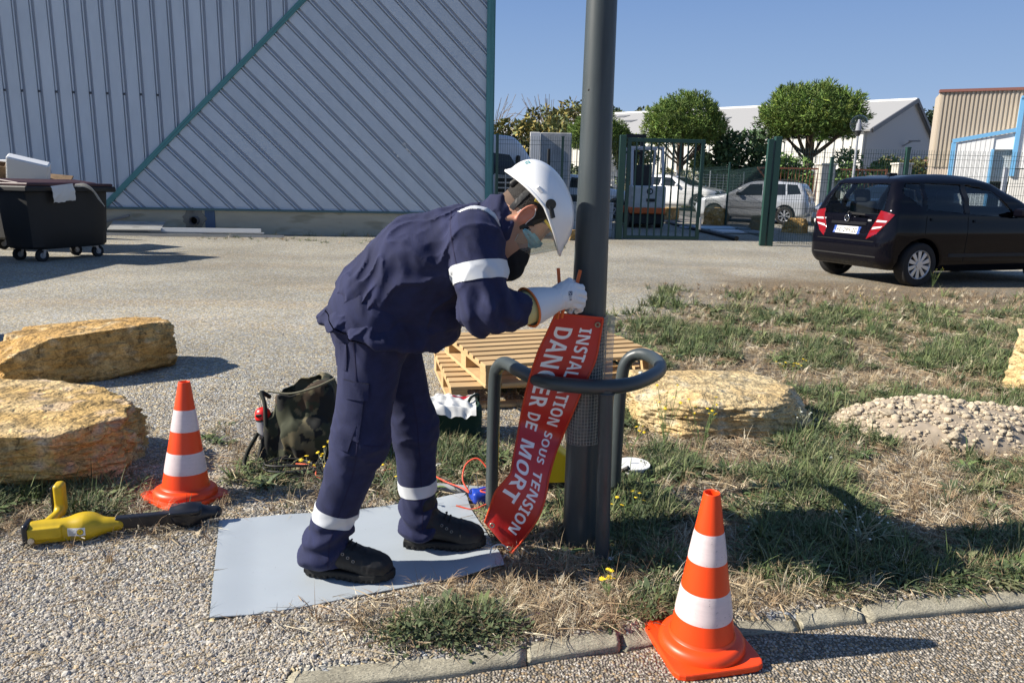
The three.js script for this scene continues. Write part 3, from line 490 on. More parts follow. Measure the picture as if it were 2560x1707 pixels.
{ // black compact car
  const S = { hollow: true, cell: .026, half: .875, R: .312, axles: [0, 2.568], round: .12, spokes: 10, cowl: 2.2,
    side: [[-.50, .27], [-.585, .36], [-.61, .52], [-.60, .66], [-.555, .78], [-.535, .96], [-.47, 1.16], [-.36, 1.42], [-.26, 1.515], [.1, 1.572], [.6, 1.595], [1.1, 1.57], [1.5, 1.47], [1.95, 1.25], [2.25, 1.10], [2.7, .98], [3.02, .86], [3.18, .66], [3.23, .45], [3.15, .26], [2.9, .2], [1.3, .19], [-.3, .21]],
    plan: [[-.62, .72], [-.45, .82], [0, .865], [.8, .875], [2.0, .87], [2.8, .83], [3.25, .62]], sec: [[.15, .93], [.4, .99], [.75, 1], [1.0, .97], [1.2, .90], [1.45, .75], [1.62, .60]],
    windows: [[[.06, 1.09], [.74, 1.045], [.78, 1.435], [.12, 1.45]], [[.84, 1.035], [1.78, .99], [1.36, 1.36], [.87, 1.43]], [[-.30, 1.30], [-.02, 1.12], [.04, 1.44], [-.2, 1.44]]],
    rear: [[-.60, 1.0], [.60, 1.0], [.50, 1.44], [-.50, 1.44]], front: [[.66, 1.14], [-.66, 1.14], [-.55, 1.42], [.55, 1.42]],
    paint: phys(lin(.003, .003, .006), .5, { clearcoat: .5, clearcoatRoughness: .02, specularIntensity: .02 }) };
  const c = makeCar(S, 'black compact five door car parked on the gravel with silver spoked wheels', null), k = c.kit;
  c.position.set(5.72, 0, -11.80); c.rotation.y = 19 * Math.PI / 180; c.scale.setScalar(1.035);
  for (const s of [-1, 1]) {
    const d = V(.6, 0, -s * .8).normalize();
    const org = [-.92, .55, s * .92, s * .42], t = k.onCorner('tail_light', [[-.06, .65], [.10, .73], [.38, 1.01], [.16, 1.06]], redLens, [d.x, d.y, d.z], org, .012);
    for (const [a, b] of [[.33, .42], [.60, .68]]) { const Q = [[-.06, .65], [.10, .73], [.38, 1.01], [.16, 1.06]], m = k.onCorner('lens_band', [bil(Q, .1, a), bil(Q, .88, a), bil(Q, .9, b), bil(Q, .12, b)], clearLens, [d.x, d.y, d.z], org, .016); t.add(m); }
  }
  k.onRear('tailgate_gloss', [[-.60, .90], [.60, .90], [.61, .985], [-.61, .985]], S.paint, .004);
  k.onRear('plate_recess', [[-.36, .67], [.36, .67], [.36, .86], [-.36, .86]], S.paint, .004);
  k.onRear('plate_handle', [[-.34, .845], [.34, .845], [.34, .885], [-.34, .885]], std(lin(.012, .012, .014), .3), .02);
  k.onRear('number_plate', [[-.26, .705], [.26, .705], [.26, .815], [-.26, .815]], std(plateWhite, .5, { map: plateTex('FC-295-ZC') }), .016);
  k.onRear('bumper_seam', [[-.74, .615], [.74, .615], [.74, .628], [-.74, .628]], std(lin(.001, .001, .001), .9), .003);
  k.onRear('exhaust_trim', [[-.62, .40], [.62, .40], [.62, .415], [-.62, .415]], std(lin(.03, .03, .03), .4), .008);
  const emb = V(-.565 - .03, .935, 0); mesh('badge', merge([new THREE.TorusGeometry(.045, .006, 8, 28), ...[0, 1, 2].map(i => extrude([[-.009, 0], [0, .043], [.009, 0]], .004).rotateZ(i * 2.094))]).rotateY(-Math.PI / 2).translate(emb.x, emb.y, emb.z), chrome, c);
  { const mk = (txt, z) => { const cv = document.createElement('canvas'); cv.width = 256; cv.height = 64; const x = cv.getContext('2d'); x.clearRect(0, 0, 256, 64); x.fillStyle = '#e8e8ea'; x.font = 'bold 52px sans-serif'; x.fillText(txt, 6, 50, 244); const t = new THREE.CanvasTexture(cv); t.colorSpace = THREE.SRGBColorSpace; k.onRear('model_lettering', [[z, .895], [z + .19, .895], [z + .19, .935], [z, .935]], std(0xffffff, .3, { map: t, alphaTest: .4, metalness: .3 }), .009, 3); }; mk('UAS', -.55); mk('CDI', .36); }
  mesh('rear_wiper', merge([rod([-.605, 1.0, .02], [-.575, 1.03, .02], .018), bar([-.575, 1.02, .02], [-.60, 1.005, .30], .012, .02), bar([-.60, 1.005, .1], [-.605, 1.0, .36], .008, .025)]), k.dark, c);
  mesh('roof_aerial', merge([rbox(.16, .03, .06, .012, .16, 1.592, 0), rod([.12, 1.6, 0], [.05, 1.70, 0], .005)]), k.dark, c);
  for (const s of [1, -1]) {
    k.onSide('door_seam', [[-.02, .45], [-.012, .45], [.05, 1.06], [.042, 1.06]], std(lin(.0006, .0006, .0006), 1), .002, s); k.onSide('door_seam', [[.79, .28], [.798, .28], [.81, 1.04], [.802, 1.04]], std(lin(.0006, .0006, .0006), 1), .002, s);
    k.onSide('rub_strip', [[.28, .42], [2.1, .42], [2.1, .47], [.28, .47]], std(lin(.012, .012, .013), .7), .012, s);
    k.onSide('door_handle', [[.12, .935], [.32, .93], [.32, .965], [.12, .97]], S.paint, .03, s, 5); k.onSide('door_handle', [[.92, .915], [1.12, .91], [1.12, .945], [.92, .95]], S.paint, .03, s, 5);
    k.onSide('pillar_trim', [[.745, 1.05], [.835, 1.045], [.865, 1.44], [.785, 1.445]], k.dark, .004, s);
    mesh('door_mirror', rbox(.12, .14, .2, .05, 1.72, 1.06, s * .94, 3), S.paint, c);
    k.onFront('headlight', [[s * .42, .66], [s * .66, .68], [s * .62, .84], [s * .44, .82]], clearLens, .01);
  }
  for (const ch of [...c.children]) if (ch.name === 'lens_band' && ch.parent === c) c.remove(ch);
}
{ // silver estate beyond the fence
  const S = { cell: .04, half: .84, R: .30, axles: [0, 2.44], round: .12, spokes: 7,
    side: [[-.62, .26], [-.75, .4], [-.77, .62], [-.72, .82], [-.68, .98], [-.45, 1.36], [-.25, 1.43], [.4, 1.47], [1.1, 1.46], [1.45, 1.36], [2.05, 1.02], [2.7, .92], [3.05, .80], [3.22, .6], [3.2, .35], [3.0, .22], [1.2, .2], [-.3, .22]],
    plan: [[-.78, .68], [-.5, .79], [.4, .83], [2, .83], [2.8, .77], [3.25, .55]], sec: [[.15, .93], [.4, .99], [.75, 1], [.95, .96], [1.2, .87], [1.5, .70]],
    windows: [[[.02, 1.0], [.72, .98], [.76, 1.36], [.08, 1.36]], [[.80, .98], [1.66, .96], [1.25, 1.34], [.84, 1.36]], [[-.48, 1.04], [-.04, 1.01], [.02, 1.36], [-.32, 1.34]]], rear: [[-.58, .98], [.58, .98], [.5, 1.32], [-.5, 1.32]], front: [[.6, 1.04], [-.6, 1.04], [-.5, 1.33], [.5, 1.33]],
    paint: phys(lin(.42, .44, .47), .35, { metalness: .25, clearcoat: .8 }) };
  const c = makeCar(S, 'silver estate car parked beyond the green fence', 'cars parked along the road'), k = c.kit;
  c.position.set(9.2, groundY(-25.2), -25.2); c.scale.setScalar(.95); c.rotation.y = 149 * Math.PI / 180;
  for (const s of [-1, 1]) { const d = V(.7, 0, -s * .71).normalize(); k.onCorner('tail_light', [[.02, .78], [.2, .78], [.2, 1.06], [.05, 1.06]], redLens, [d.x, 0, d.z], [-.95, .5, s * .55, s * .5], .012); k.onSide('rub_strip', [[.2, .52], [2.1, .52], [2.1, .58], [.2, .58]], std(lin(.2, .2, .21), .6), .012, s); mesh('roof_rail', tube([[-.3, 1.43, s * .53], [-.15, 1.49, s * .52], [.9, 1.52, s * .51], [1.2, 1.47, s * .52]], .016, 20, 6), k.dark, c); mesh('door_mirror', rbox(.12, .12, .18, .04, 1.6, 1.02, s * .9), k.dark, c); }
  k.onRear('number_plate', [[-.26, .72], [.26, .72], [.26, .83], [-.26, .83]], std(plateWhite, .5), .012); k.onRear('bumper', [[-.7, .42], [.7, .42], [.72, .6], [-.72, .6]], std(lin(.25, .26, .28), .5), .02);
}
{ // white hatchback
  const S = { cell: .045, half: .865, R: .31, axles: [0, 2.59], round: .13, spokes: 5,
    side: [[-.5, .26], [-.6, .42], [-.6, .7], [-.54, .95], [-.38, 1.3], [-.15, 1.41], [.5, 1.455], [1.05, 1.44], [1.5, 1.31], [2.15, 1.02], [2.75, .93], [3.15, .80], [3.36, .62], [3.4, .42], [3.3, .24], [2.95, .18], [1.2, .18], [-.25, .2]],
    plan: [[-.6, .68], [-.3, .83], [.4, .86], [2, .86], [2.9, .8], [3.42, .5]], sec: [[.15, .93], [.4, 1], [.75, 1], [.95, .96], [1.2, .86], [1.5, .68]],
    windows: [[[.02, 1.06], [.78, 1.0], [.82, 1.34], [.15, 1.36]], [[.86, 1.0], [1.74, .97], [1.3, 1.32], [.9, 1.35]]], rear: [[-.55, 1.0], [.55, 1.0], [.45, 1.3], [-.45, 1.3]], front: [[.66, 1.03], [-.66, 1.03], [-.52, 1.34], [.52, 1.34]],
    paint: phys(lin(.78, .78, .77), .3, { clearcoat: 1 }) };
  const c = makeCar(S, 'white hatchback facing the yard on the road beyond the gate', 'cars parked along the road'), k = c.kit;
  c.position.set(6.0, groundY(-33.2), -33.3); c.rotation.y = -38 * Math.PI / 180;
  k.onFront('grille', [[-.52, .62], [.52, .62], [.6, .72], [-.6, .72]], k.dark, .012); k.onFront('lower_grille', [[-.45, .3], [.45, .3], [.55, .46], [-.55, .46]], k.dark, .012); k.onFront('number_plate', [[-.26, .35], [.26, .35], [.26, .45], [-.26, .45]], std(plateWhite, .5), .03, 4);
  k.onFront('badge', [[-.05, .67], [0, .58], [.05, .67], [0, .78]], chrome, .03, 4);
  for (const s of [-1, 1]) { const d = V(-.75, 0, -s * .66).normalize(); k.onCorner('headlight', [[-.05, .66], [.28, .72], [.28, .82], [-.05, .8]], phys(lin(.2, .22, .26), .15, { clearcoat: 1 }), [d.x, 0, d.z], [3.5, -.5, s * .45, s * .5], .012); mesh('door_mirror', rbox(.12, .13, .2, .05, 1.66, 1.03, s * .93), S.paint, c); }
  // second white car, mostly behind the pole
  const c2 = copyOf(c, [1.35, groundY(-27), -27.5], -20 * Math.PI / 180, 'white hatchback mostly hidden behind the lamp post');
  // dark car behind the black one
  const S2 = { ...S, hollow: false, paint: phys(lin(.02, .028, .045), .3, { clearcoat: 1 }) };
  const c3 = copyOf(c, [11.6, groundY(-21.5), -21.3], 196 * Math.PI / 180, 'dark blue hatchback half hidden behind the black car'); c3.traverse(m => { if (m.isMesh && (m.name === 'body' || m.name === 'door_mirror')) m.material = S2.paint; });
}
// vans and lorry
const vanSide = [[-1.0, .35], [-1.05, .6], [-1.05, 2.3], [-.95, 2.5], [.5, 2.55], [2.4, 2.52], [3.3, 2.46], [3.75, 1.95], [4.1, 1.42], [4.5, 1.2], [4.75, .95], [4.82, .6], [4.7, .36], [4.2, .3], [2, .28], [-.5, .3]];
{
  const S = { name: 'panel_van', cat: 'van', cell: .06, half: .98, R: .33, axles: [0, 3.6], round: .14, side: vanSide, plan: [[-1.05, .95], [3.4, .97], [4.3, .9], [4.85, .7]], sec: [[.2, .96], [.7, 1], [1.4, .98], [2.1, .92], [2.6, .84]],
    windows: [[[2.45, 1.45], [3.55, 1.42], [3.2, 1.98], [2.5, 2.05]]], front: [[.84, 1.5], [-.84, 1.5], [-.76, 2.2], [.76, 2.2]], paint: phys(lin(.72, .73, .75), .35, { clearcoat: .8 }) };
  const c = makeCar(S, 'white panel van behind the wire fence beside the shed'), k = c.kit; c.position.set(-3.4, groundY(-21.6), -21.6); c.rotation.y = 2 * Math.PI / 180;
  for (const s of [-1, 1]) mesh('door_mirror', rbox(.12, .42, .26, .05, 3.42, 1.75, s * 1.12), k.dark, c);
  // unseen van added off to the left to shade the bins and gravel
  const v = copyOf(c, [-9.8, 0, -11.5], 274 * Math.PI / 180, 'unseen white panel van added left of the frame to shade the waste bins'); v.scale.set(.92, .78, .9);
  // white van on the far road
  const w = copyOf(c, [15.4, groundY(-38), -38.6], 190 * Math.PI / 180, 'white van on the far road behind the rusty gate frame'); w.scale.set(.8, .72, .9);
  const cv = document.createElement('canvas'); cv.width = 256; cv.height = 64; const x = cv.getContext('2d'); x.fillStyle = '#dcdcdc'; x.fillRect(0, 0, 256, 64); x.fillStyle = '#555a60'; x.font = 'bold 50px sans-serif'; x.fillText('no', 8, 50); const t = new THREE.CanvasTexture(cv); t.colorSpace = THREE.SRGBColorSpace;
  const lg = new THREE.PlaneGeometry(1.0, .3).rotateY(Math.PI).translate(1.2, 1.7, -.985); mesh('lettering', lg, std(0xffffff, .5, { map: t }), w);
}
{ // box lorry
  const o = thing('box_lorry', 'grey and white box lorry standing behind the wire fence', 'lorry', [1.02, groundY(-26), -26.4], 0);
  mesh('cargo_box', rbox(1.0, 2.2, 4, .03, .25, 1.62, 0), std(lin(.55, .56, .57), .6, { map: grime }), o);
  mesh('white_corner_post', rbox(.32, 2.2, .1, .02, -.42, 1.62, 2.03), std(lin(.75, .75, .74), .5), o);
  mesh('chassis', box(1.4, .3, 4, .3, .42, 0), std(lin(.03, .03, .03), .7), o);
  for (const z of [-1.2, 1.3]) for (const x of [-.15, .95]) mesh('wheel', cyl(.4, .4, .25, 22).rotateZ(Math.PI / 2).translate(x, .4, z), std(lin(.015, .015, .015), .8), o);
  mesh('mirror', merge([rbox(.09, .62, .1, .03, .02, 1.9, 2.3), bar([.02, 1.6, 2.1], [.02, 1.6, 2.3], .03)]), std(lin(.012, .012, .012), .6), o);
}
{ // forklift seen from behind
  const o = thing('forklift', 'white and orange forklift truck with black mast standing behind the gate', 'forklift', [3.86, groundY(-22.6), -22.6], .06);
  const wh = std(lin(.66, .66, .64), .5, { map: grime }), or = std(lin(.62, .12, .02), .5), bk = std(lin(.012, .012, .012), .6), gr = std(lin(.45, .46, .48), .5);
  mesh('counterweight', rbox(1.02, .66, .9, .06, 0, .88, .2), wh, o); mesh('orange_band', rbox(1.04, .2, 1.7, .04, 0, .5, -.2), or, o); mesh('chassis', rbox(.9, .34, 1.5, .04, 0, .26, -.2), bk, o);
  for (const [x, z] of [[-.43, .3], [.43, .3], [-.45, -.9], [.45, -.9]]) mesh('wheel', cyl(.25, .25, .18, 20).rotateZ(Math.PI / 2).translate(x, .25, z), bk, o);
  mesh('overhead_guard', merge([bar([-.47, 1.2, .4], [-.45, 2.3, .15], .07), bar([.47, 1.2, .4], [.45, 2.3, .15], .07), bar([-.45, 1.1, -.9], [-.45, 2.3, -.75], .06), bar([.45, 1.1, -.9], [.45, 2.3, -.75], .06), box(1.0, .06, .07, 0, 2.31, .15), box(1.0, .06, .07, 0, 2.31, -.75), ...[-.3, -.1, .1, .3].map(x => box(.04, .04, .9, x, 2.32, -.3))]), gr, o);
  mesh('seat', merge([rbox(.5, .62, .14, .05, -.08, 1.5, .12), rbox(.5, .12, .45, .04, -.08, 1.25, -.1)]), bk, o);
  mesh('mast', merge([box(.1, 2.7, .12, -.26, 1.4, -1.15), box(.1, 2.7, .12, .12, 1.4, -1.15), box(.62, .1, .1, -.07, 2.72, -1.15), box(.5, .08, .08, -.07, 2.2, -1.15), box(.12, 2.2, .1, -.08, 1.3, -1.12), box(.5, .08, .08, -.07, 1.2, -1.15)]), bk, o);
  for (const x of [-.3, .2]) mesh('fork', merge([box(.1, .5, .04, x, .35, -1.3), box(.1, .04, 1.0, x, .1, -1.8)]), bk, o);
  const cv = document.createElement('canvas'); cv.width = cv.height = 128; const x = cv.getContext('2d'); x.clearRect(0, 0, 128, 128); x.fillStyle = '#20252e'; x.beginPath(); x.arc(64, 64, 60, 0, 7); x.fill(); x.fillStyle = '#fff'; x.font = 'bold 66px sans-serif'; x.textAlign = 'center'; x.fillText('03', 64, 88); const t = new THREE.CanvasTexture(cv); t.colorSpace = THREE.SRGBColorSpace;
  mesh('number_disc', new THREE.PlaneGeometry(.2, .2).translate(.02, 1.05, .655), std(0xffffff, .6, { map: t, alphaTest: .5 }), o);
  mesh('plate', rbox(.26, .09, .02, .005, .06, .8, .655), bk, o);
}
// ---------------------------------------------------------------- green fence and gate
const green = std(lin(.012, .05, .038), .5), wireM = std(lin(.014, .04, .034), .5);
function wirePanel(label, a, b, y0, h, group) {
  const L = Math.hypot(b[0] - a[0], b[1] - a[1]), o = thing('wire_fence', label, 'fence', [a[0], y0, a[1]], -Math.atan2(b[1] - a[1], b[0] - a[0]), group), g = [];
  for (let x = .05; x < L; x += .055) g.push(box(.006, h, .006, x, h / 2, 0));
  for (const y of [.03, .23, .43, .63, .83, 1.03, 1.23, 1.43, 1.5, 1.63, 1.83, h - .2, h - .1]) if (y < h) g.push(box(L, .007, .007, L / 2, y, .006));
  mesh('wire_mesh', merge(g), wireM, o); return o;
}
function fencePost(label, x, z, h, w = .07, group = 'green fence posts') { const o = thing('fence_post', label, 'fence post', [x, groundY(z) - .02, z], 0, group); mesh('post', rbox(w, h, w, .008, 0, h / 2, 0), green, o); mesh('post_cap', rbox(w + .012, .03, w + .012, .008, 0, h + .012, 0), green, o); return o; }
wirePanel('green wire mesh fence panel between the shed corner and the gate', [-.48, -18.52], [1.1, -18.5], .12, 2.42);
wirePanel('green wire mesh fence panel ending at the gate post behind the lamp post', [1.16, -18.5], [2.48, -18.45], .12, 2.42);
fencePost('green fence post standing against the shed corner', -.45, -18.28, 2.45, .07); fencePost('green fence post behind the lamp post', 1.13, -18.5, 2.42, .06);
{ const o = thing('gate_post', 'thick green gate post carrying the barred gate leaf', 'gate post', [2.57, .1, -18.42]); mesh('post', rbox(.16, 2.5, .16, .015, 0, 1.25, 0), green, o); mesh('hinge', merge([rbox(.1, .06, .06, .01, .11, .4, 0), rbox(.1, .06, .06, .01, .11, 2.1, 0)]), green, o); }
{ const o = thing('barred_gate', 'green steel gate leaf with vertical bars standing at the yard entrance', 'gate', [2.68, .14, -18.42], .06); const w = 1.86, h = 2.4;
  mesh('frame', merge([rbox(.09, h, .06, .008, .05, h / 2, 0), rbox(.09, h, .06, .008, w, h / 2, 0), rbox(w - .05, .09, .058, .008, w / 2 + .02, h - .045, 0), rbox(w - .05, .08, .058, .008, w / 2 + .02, .04, 0)]), green, o);
  for (let i = 1; i <= 9; i++) mesh('bar', box(.035, h - .15, .03, .05 + (w - .05) * i / 10, h / 2, 0), green, o);
  mesh('latch', rbox(.05, .3, .05, .01, w + .05, .4, .02), std(lin(.5, .5, .5), .4, { metalness: .7 }), o); }
{ const o = thing('gate_post', 'tall double green post at the far side of the gate opening', 'gate post', [6.0, .08, -17.55]); mesh('post', rbox(.15, 2.5, .15, .012, 0, 1.25, 0), green, o); mesh('stop_post', rbox(.13, 2.42, .10, .012, -.17, 1.23, .03), green, o); }
const P1 = [6.05, -17.7], P2 = [6.73, -23.9], P3 = [6.26, -29.0];
fencePost('slim green post in the receding wire fence', P2[0], P2[1], 1.95, .055); fencePost('slim green post at the end of the receding fence', P3[0], P3[1], 1.9, .055);
wirePanel('wire mesh panel between the gate opening and the slim post', P1, P2, groundY(-20.5) + .05, 1.75); wirePanel('wire mesh panel at the far end of the receding fence', P2, P3, groundY(-26) + .05, 1.75);
wirePanel('wire mesh panel between the double post and the black car', [6.15, -17.5], [8.9, -17.45], .14, 2.2); fencePost('green fence post behind the black car roof', 8.95, -17.45, 2.3, .09); fencePost('green fence post beside the dark car', 8.3, -20, 2.1, .08);
wirePanel('wire mesh panel running on behind the black car', [9.0, -17.45], [13.5, -17.35], .14, 2.2);
lone('gate_rail', rod([0, 0, 0], [-.62, .12, 4.6 - 10.4], .06, 8).translate(0, .06, 0), std(lin(.01, .011, .012), .5), 'black pipe lying along the driveway edge', 'pipe', [5.55, groundY(-18.6), -18.6]);
lone('leaning_board', rbox(1.95, .86, .04, .006, 0, .43, 0).rotateX(-.12), std(lin(.62, .66, .70), .5, { map: grime }), 'pale board leaning on the wire fence behind the worker', 'board', [1.15, .14, -18.9]);
lone('leaning_board', rbox(.7, .95, .03, .006, 0, .46, 0).rotateX(-.3).rotateZ(-.1), std(lin(.66, .68, .70), .5, { map: grime }), 'pale sheet slumped beside the gate post', 'board', [2.1, .13, -18.95]);
{ const o = thing('wire_crate', 'white barred crate standing behind the fence next to the shed', 'crate', [-.22, groundY(-19.6), -19.6]); const wm = std(lin(.6, .6, .58), .6), g = []; for (let i = 0; i < 3; i++) g.push(box(.03, 1.2, .03, -.3 + i * .27, .9, .3)); for (let j = 0; j < 8; j++) g.push(box(.6, .035, .03, -.03, .5 + j * .13, .31)); mesh('bars', merge(g), wm, o); mesh('inside', box(.56, 1.1, .5, -.03, .9, 0), std(lin(.02, .022, .025), .9), o); mesh('base', box(.6, .35, .6, -.03, .18, 0), wm, o); }
for (const [x, z, ry, w, l] of [[6.0, -22.4, .3, 1.9, 'pale blue sheet lying by the driveway edge'], [6.35, -21.2, .1, 1.3, 'white sheet lying in front of the yellow boulders']]) lone('flat_sheet', rbox(w, .05, .9, .008, 0, .03, 0), std(w > 1.5 ? lin(.45, .58, .66) : lin(.62, .66, .7), .5), l, 'sheet', [x, groundY(z), z], ry);
// ---------------------------------------------------------------- far buildings
{ const o = thing('long_warehouse', 'long pale warehouse with grey ridged roof and shaded gable behind the pines', 'building', [25, groundY(-50), -55], -Math.atan2(-.6, -.8) );
  // local x runs along the long wall, away from the gable corner; +z local points off the wall
  o.rotation.y = Math.PI - Math.atan2(.6, .8); o.updateMatrixWorld();
  const test = V(1, 0, 0).applyQuaternion(o.quaternion), out = V(0, 0, 1).applyQuaternion(o.quaternion), sgn = out.dot(V(-.6, 0, .8)) > 0 ? 1 : -1;
  const L = 38, W = 32, e = 4.95, rg = 8.5, wallM = std(lin(.66, .65, .60), .7), gab = std(lin(.36, .36, .37), .75), rf = std(lin(.36, .355, .345), .85);  // gable colour is darkened below the long wall to carry its shade
  const ribs = [box(L, e + 1, .2, L / 2, e / 2 - .5, 0)]; for (let x = .3; x < L; x += .6) ribs.push(box(.12, e + .6, .08, x, e / 2 - .3, sgn * .13)); mesh('long_wall', merge(ribs), wallM, o);
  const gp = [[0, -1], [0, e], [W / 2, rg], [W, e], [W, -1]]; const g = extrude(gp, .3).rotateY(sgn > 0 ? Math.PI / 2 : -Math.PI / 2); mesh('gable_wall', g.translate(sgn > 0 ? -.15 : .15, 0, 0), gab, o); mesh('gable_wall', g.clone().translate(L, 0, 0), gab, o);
  const sl = Math.hypot(W / 2, rg - e), an = Math.atan2(rg - e, W / 2);
  mesh('roof_slope', box(L + .8, .14, sl + .7).rotateX(sgn * an).translate(L / 2, (rg + e) / 2 + .1, -sgn * (W / 4 - .15)), rf, o); mesh('roof_slope', box(L + .8, .14, sl + .5).rotateX(-sgn * an).translate(L / 2, (rg + e) / 2 + .1, -sgn * (W * .75)), rf, o);
  mesh('ridge_cap', box(L + .8, .22, .5, L / 2, rg + .2, -sgn * W / 2), std(lin(.72, .72, .7), .6), o); mesh('barge_board', merge([bar([-.45, e + .05, 0], [-.45, rg + .12, -sgn * W / 2], .12, .35), bar([-.45, rg + .12, -sgn * W / 2], [-.45, e + .05, -sgn * W], .12, .35)]), std(lin(.10, .10, .11), .6), o);
  mesh('gutter', box(L, .22, .25, L / 2, e - .02, sgn * .3), std(lin(.2, .2, .2), .6), o); mesh('corner_trim', box(.5, e + 1, .2, .3, e / 2 - .5, sgn * .2), std(lin(.7, .69, .65), .6), o);
  const sk = std(lin(.16, .16, .16), .6); for (const [x, t] of [[4, .7], [9, .35], [9.5, .75], [14, .5], [17, .8], [20, .4], [24, .55], [27, .8], [31, .45], [34, .7]]) mesh('skylight', box(1.3, .06, 1.5).rotateX(sgn * an).translate(x, lerp(e, rg, t) + .22, -sgn * W / 2 * t), sk, o);
  mesh('wall_lamp', merge([bar([-.2, 4.6, -sgn * 13], [-.9, 5.0, -sgn * 13], .12, .12), box(.9, .12, .4, -1.1, 5.0, -sgn * 13)]), std(lin(.3, .3, .3), .6), o); }
{ const o = thing('beige_building', 'beige corrugated building with a white blue trimmed annex and roller shutter', 'building', [22.95, groundY(-50), -42], .415);
  o.rotation.y = -.415; const be = std(lin(.42, .36, .285), .75), wh = std(lin(.78, .78, .77), .6), bl = std(lin(.16, .40, .66), .5), bs = std(lin(.48, .40, .33), .85), H = 6.0, y1 = 2.05;
  const r1 = [box(16, H - y1, .3, 8, (H + y1) / 2, -.15)]; for (let x = .1; x < 16; x += .2) r1.push(box(.09, H - y1, .05, x, (H + y1) / 2, .025)); mesh('corrugated_wall', merge(r1), be, o); mesh('base_wall', box(16, y1 + 1, .3, 8, y1 / 2 - .5, -.17), bs, o); mesh('roof_edge', box(16.2, .14, .5, 8, H + .06, -.1), std(lin(.22, .09, .07), .6), o); mesh('side_wall', box(.3, H + .8, 2.5, .13, H / 2 - .4, -1.55), be, o); mesh('roof', box(16, .1, 2.6, 8, H - .02, -1.5), bs, o);
  // annex in front
  const a = []; const low = [[.95, -1], [.95, 3.35], [3.9, 3.95], [3.9, -1]]; const strip = (q, x0, x1, z, m, nm) => { const gg = []; for (let x = x0; x < x1; x += .22) { let c = clipPoly(clipPoly(q, 1, 0, Math.min(x1, x + .2)), -1, 0, -x); if (c.length > 2 && Math.abs(polyArea(c)) > .01) { if (polyArea(c) < 0) c.reverse(); gg.push(extrude(c, .05).translate(0, 0, z)); } } mesh(nm, merge(gg), m, o); };
  mesh('annex_core', extrude([[.96, -1], [.96, 3.3], [2.62, 3.62], [2.62, -1]], .9).translate(0, 0, .05), wh, o); strip([[.95, -1], [.95, 3.3], [2.62, 3.62], [2.62, -1]], .95, 2.62, .96, wh, 'white_cladding');
  mesh('lintel_panel', extrude([[2.62, 2.95], [2.62, 3.62], [3.55, 3.8], [3.55, 2.95]], .9).translate(0, 0, .05), wh, o);
  mesh('roller_shutter', merge(Array.from({ length: 14 }, (_, i) => rbox(.86, .115, .05, .02, 3.12, 1.38 + i * .118, .72))), std(lin(.42, .46, .48), .5), o); mesh('door_void', box(.9, 1.6, .05, 3.12, .5, .5), std(lin(.01, .01, .012), 1), o);
  mesh('blue_trim', merge([bar([.82, -1, .96], [.82, 3.3, .96], .2, .2), bar([.75, 3.38, .96], [3.7, 3.96, .96], .2, .24), bar([2.62, -.9, .98], [2.62, 2.95, .98], .13, .12), bar([3.62, 1.6, 1.0], [3.62, 5.5, 1.0], .2, .2), bar([3.55, 5.5, 1.0], [9, 5.5, 1.0], .2, .2)]), bl, o);
  mesh('annex_block', box(6, 5.4 - 2, .9, 6.7, 3.7, .5), wh, o); strip([[3.72, 2.0], [3.72, 5.4], [9, 5.4], [9, 2.0]], 3.72, 9, .95, wh, 'white_cladding'); mesh('annex_base', box(6, 2.9, .9, 6.6, .5, .52), std(lin(.66, .64, .60), .85), o); }
// street lamp with a clear globe
{ const o = thing('globe_lamp', 'street lamp with a clear globe on a slim grey post', 'street lamp', [13.35, groundY(-30), -30]), gm = std(lin(.42, .43, .44), .4, { metalness: .5 });
  mesh('post', rod([0, -.02, 0], [0, 3.15, 0], .07, 14, .045), gm, o); mesh('collar', merge([cyl(.12, .07, .16, 16, 0, 3.2, 0), cyl(.15, .15, .04, 16, 0, 3.3, 0)]), std(lin(.03, .03, .03), .5), o); mesh('globe', new THREE.SphereGeometry(.33, 28, 20).translate(0, 3.58, 0), phys(lin(.85, .86, .88), .03, { transmission: 1, thickness: 0, ior: 1.45 }), o); mesh('lamp_holder', merge([cyl(.09, .11, .3, 12, 0, 3.45, 0), cyl(.05, .06, .16, 12, 0, 3.66, 0)]), std(lin(.4, .4, .42), .5), o); }
for (const [x, z, h, l] of [[13.45, -33, 2.05, 'white rendered gate pillar beside the rusty gate'], [17.25, -34, 2.15, 'white rendered gate pillar in front of the shrubs']]) { const o = thing('gate_pillar', l, 'pillar', [x, groundY(z), z], .1); mesh('shaft', rbox(.62, h, .55, .01, 0, h / 2 - .05, 0), std(lin(.68, .65, .58), .85, { map: grime }), o); mesh('capstone', rbox(.72, .08, .65, .01, 0, h, 0), std(lin(.6, .57, .5), .85), o); }
{ const o = thing('rusty_gate', 'rusty gate frame across the far entrance', 'gate', [10.7, groundY(-33), -33]), ru = std(lin(.28, .10, .05), .8); const bb = [box(3.2, .07, .05, 1.4, 1.85, 0), box(3.2, .06, .05, 1.4, .25, 0), bar([-.2, 1.85, 0], [.2, 1.4, 0], .06), box(.07, 1.7, .05, .2, 1.05, 0)]; mesh('frame', merge(bb), ru, o); for (let i = 1; i < 17; i++) mesh('bar', box(.02, 1.6, .02, .2 + i * .16, 1.05, 0), ru, o); const p = [box(2.0, .07, .05, 4.4, 1.85, 0), box(.08, 1.9, .06, 5.4, .95, 0)]; for (let i = 0; i < 11; i++) p.push(box(.025, 1.7, .025, 3.5 + i * .17, 1.0, 0)); mesh('second_leaf', merge(p), ru, o); }
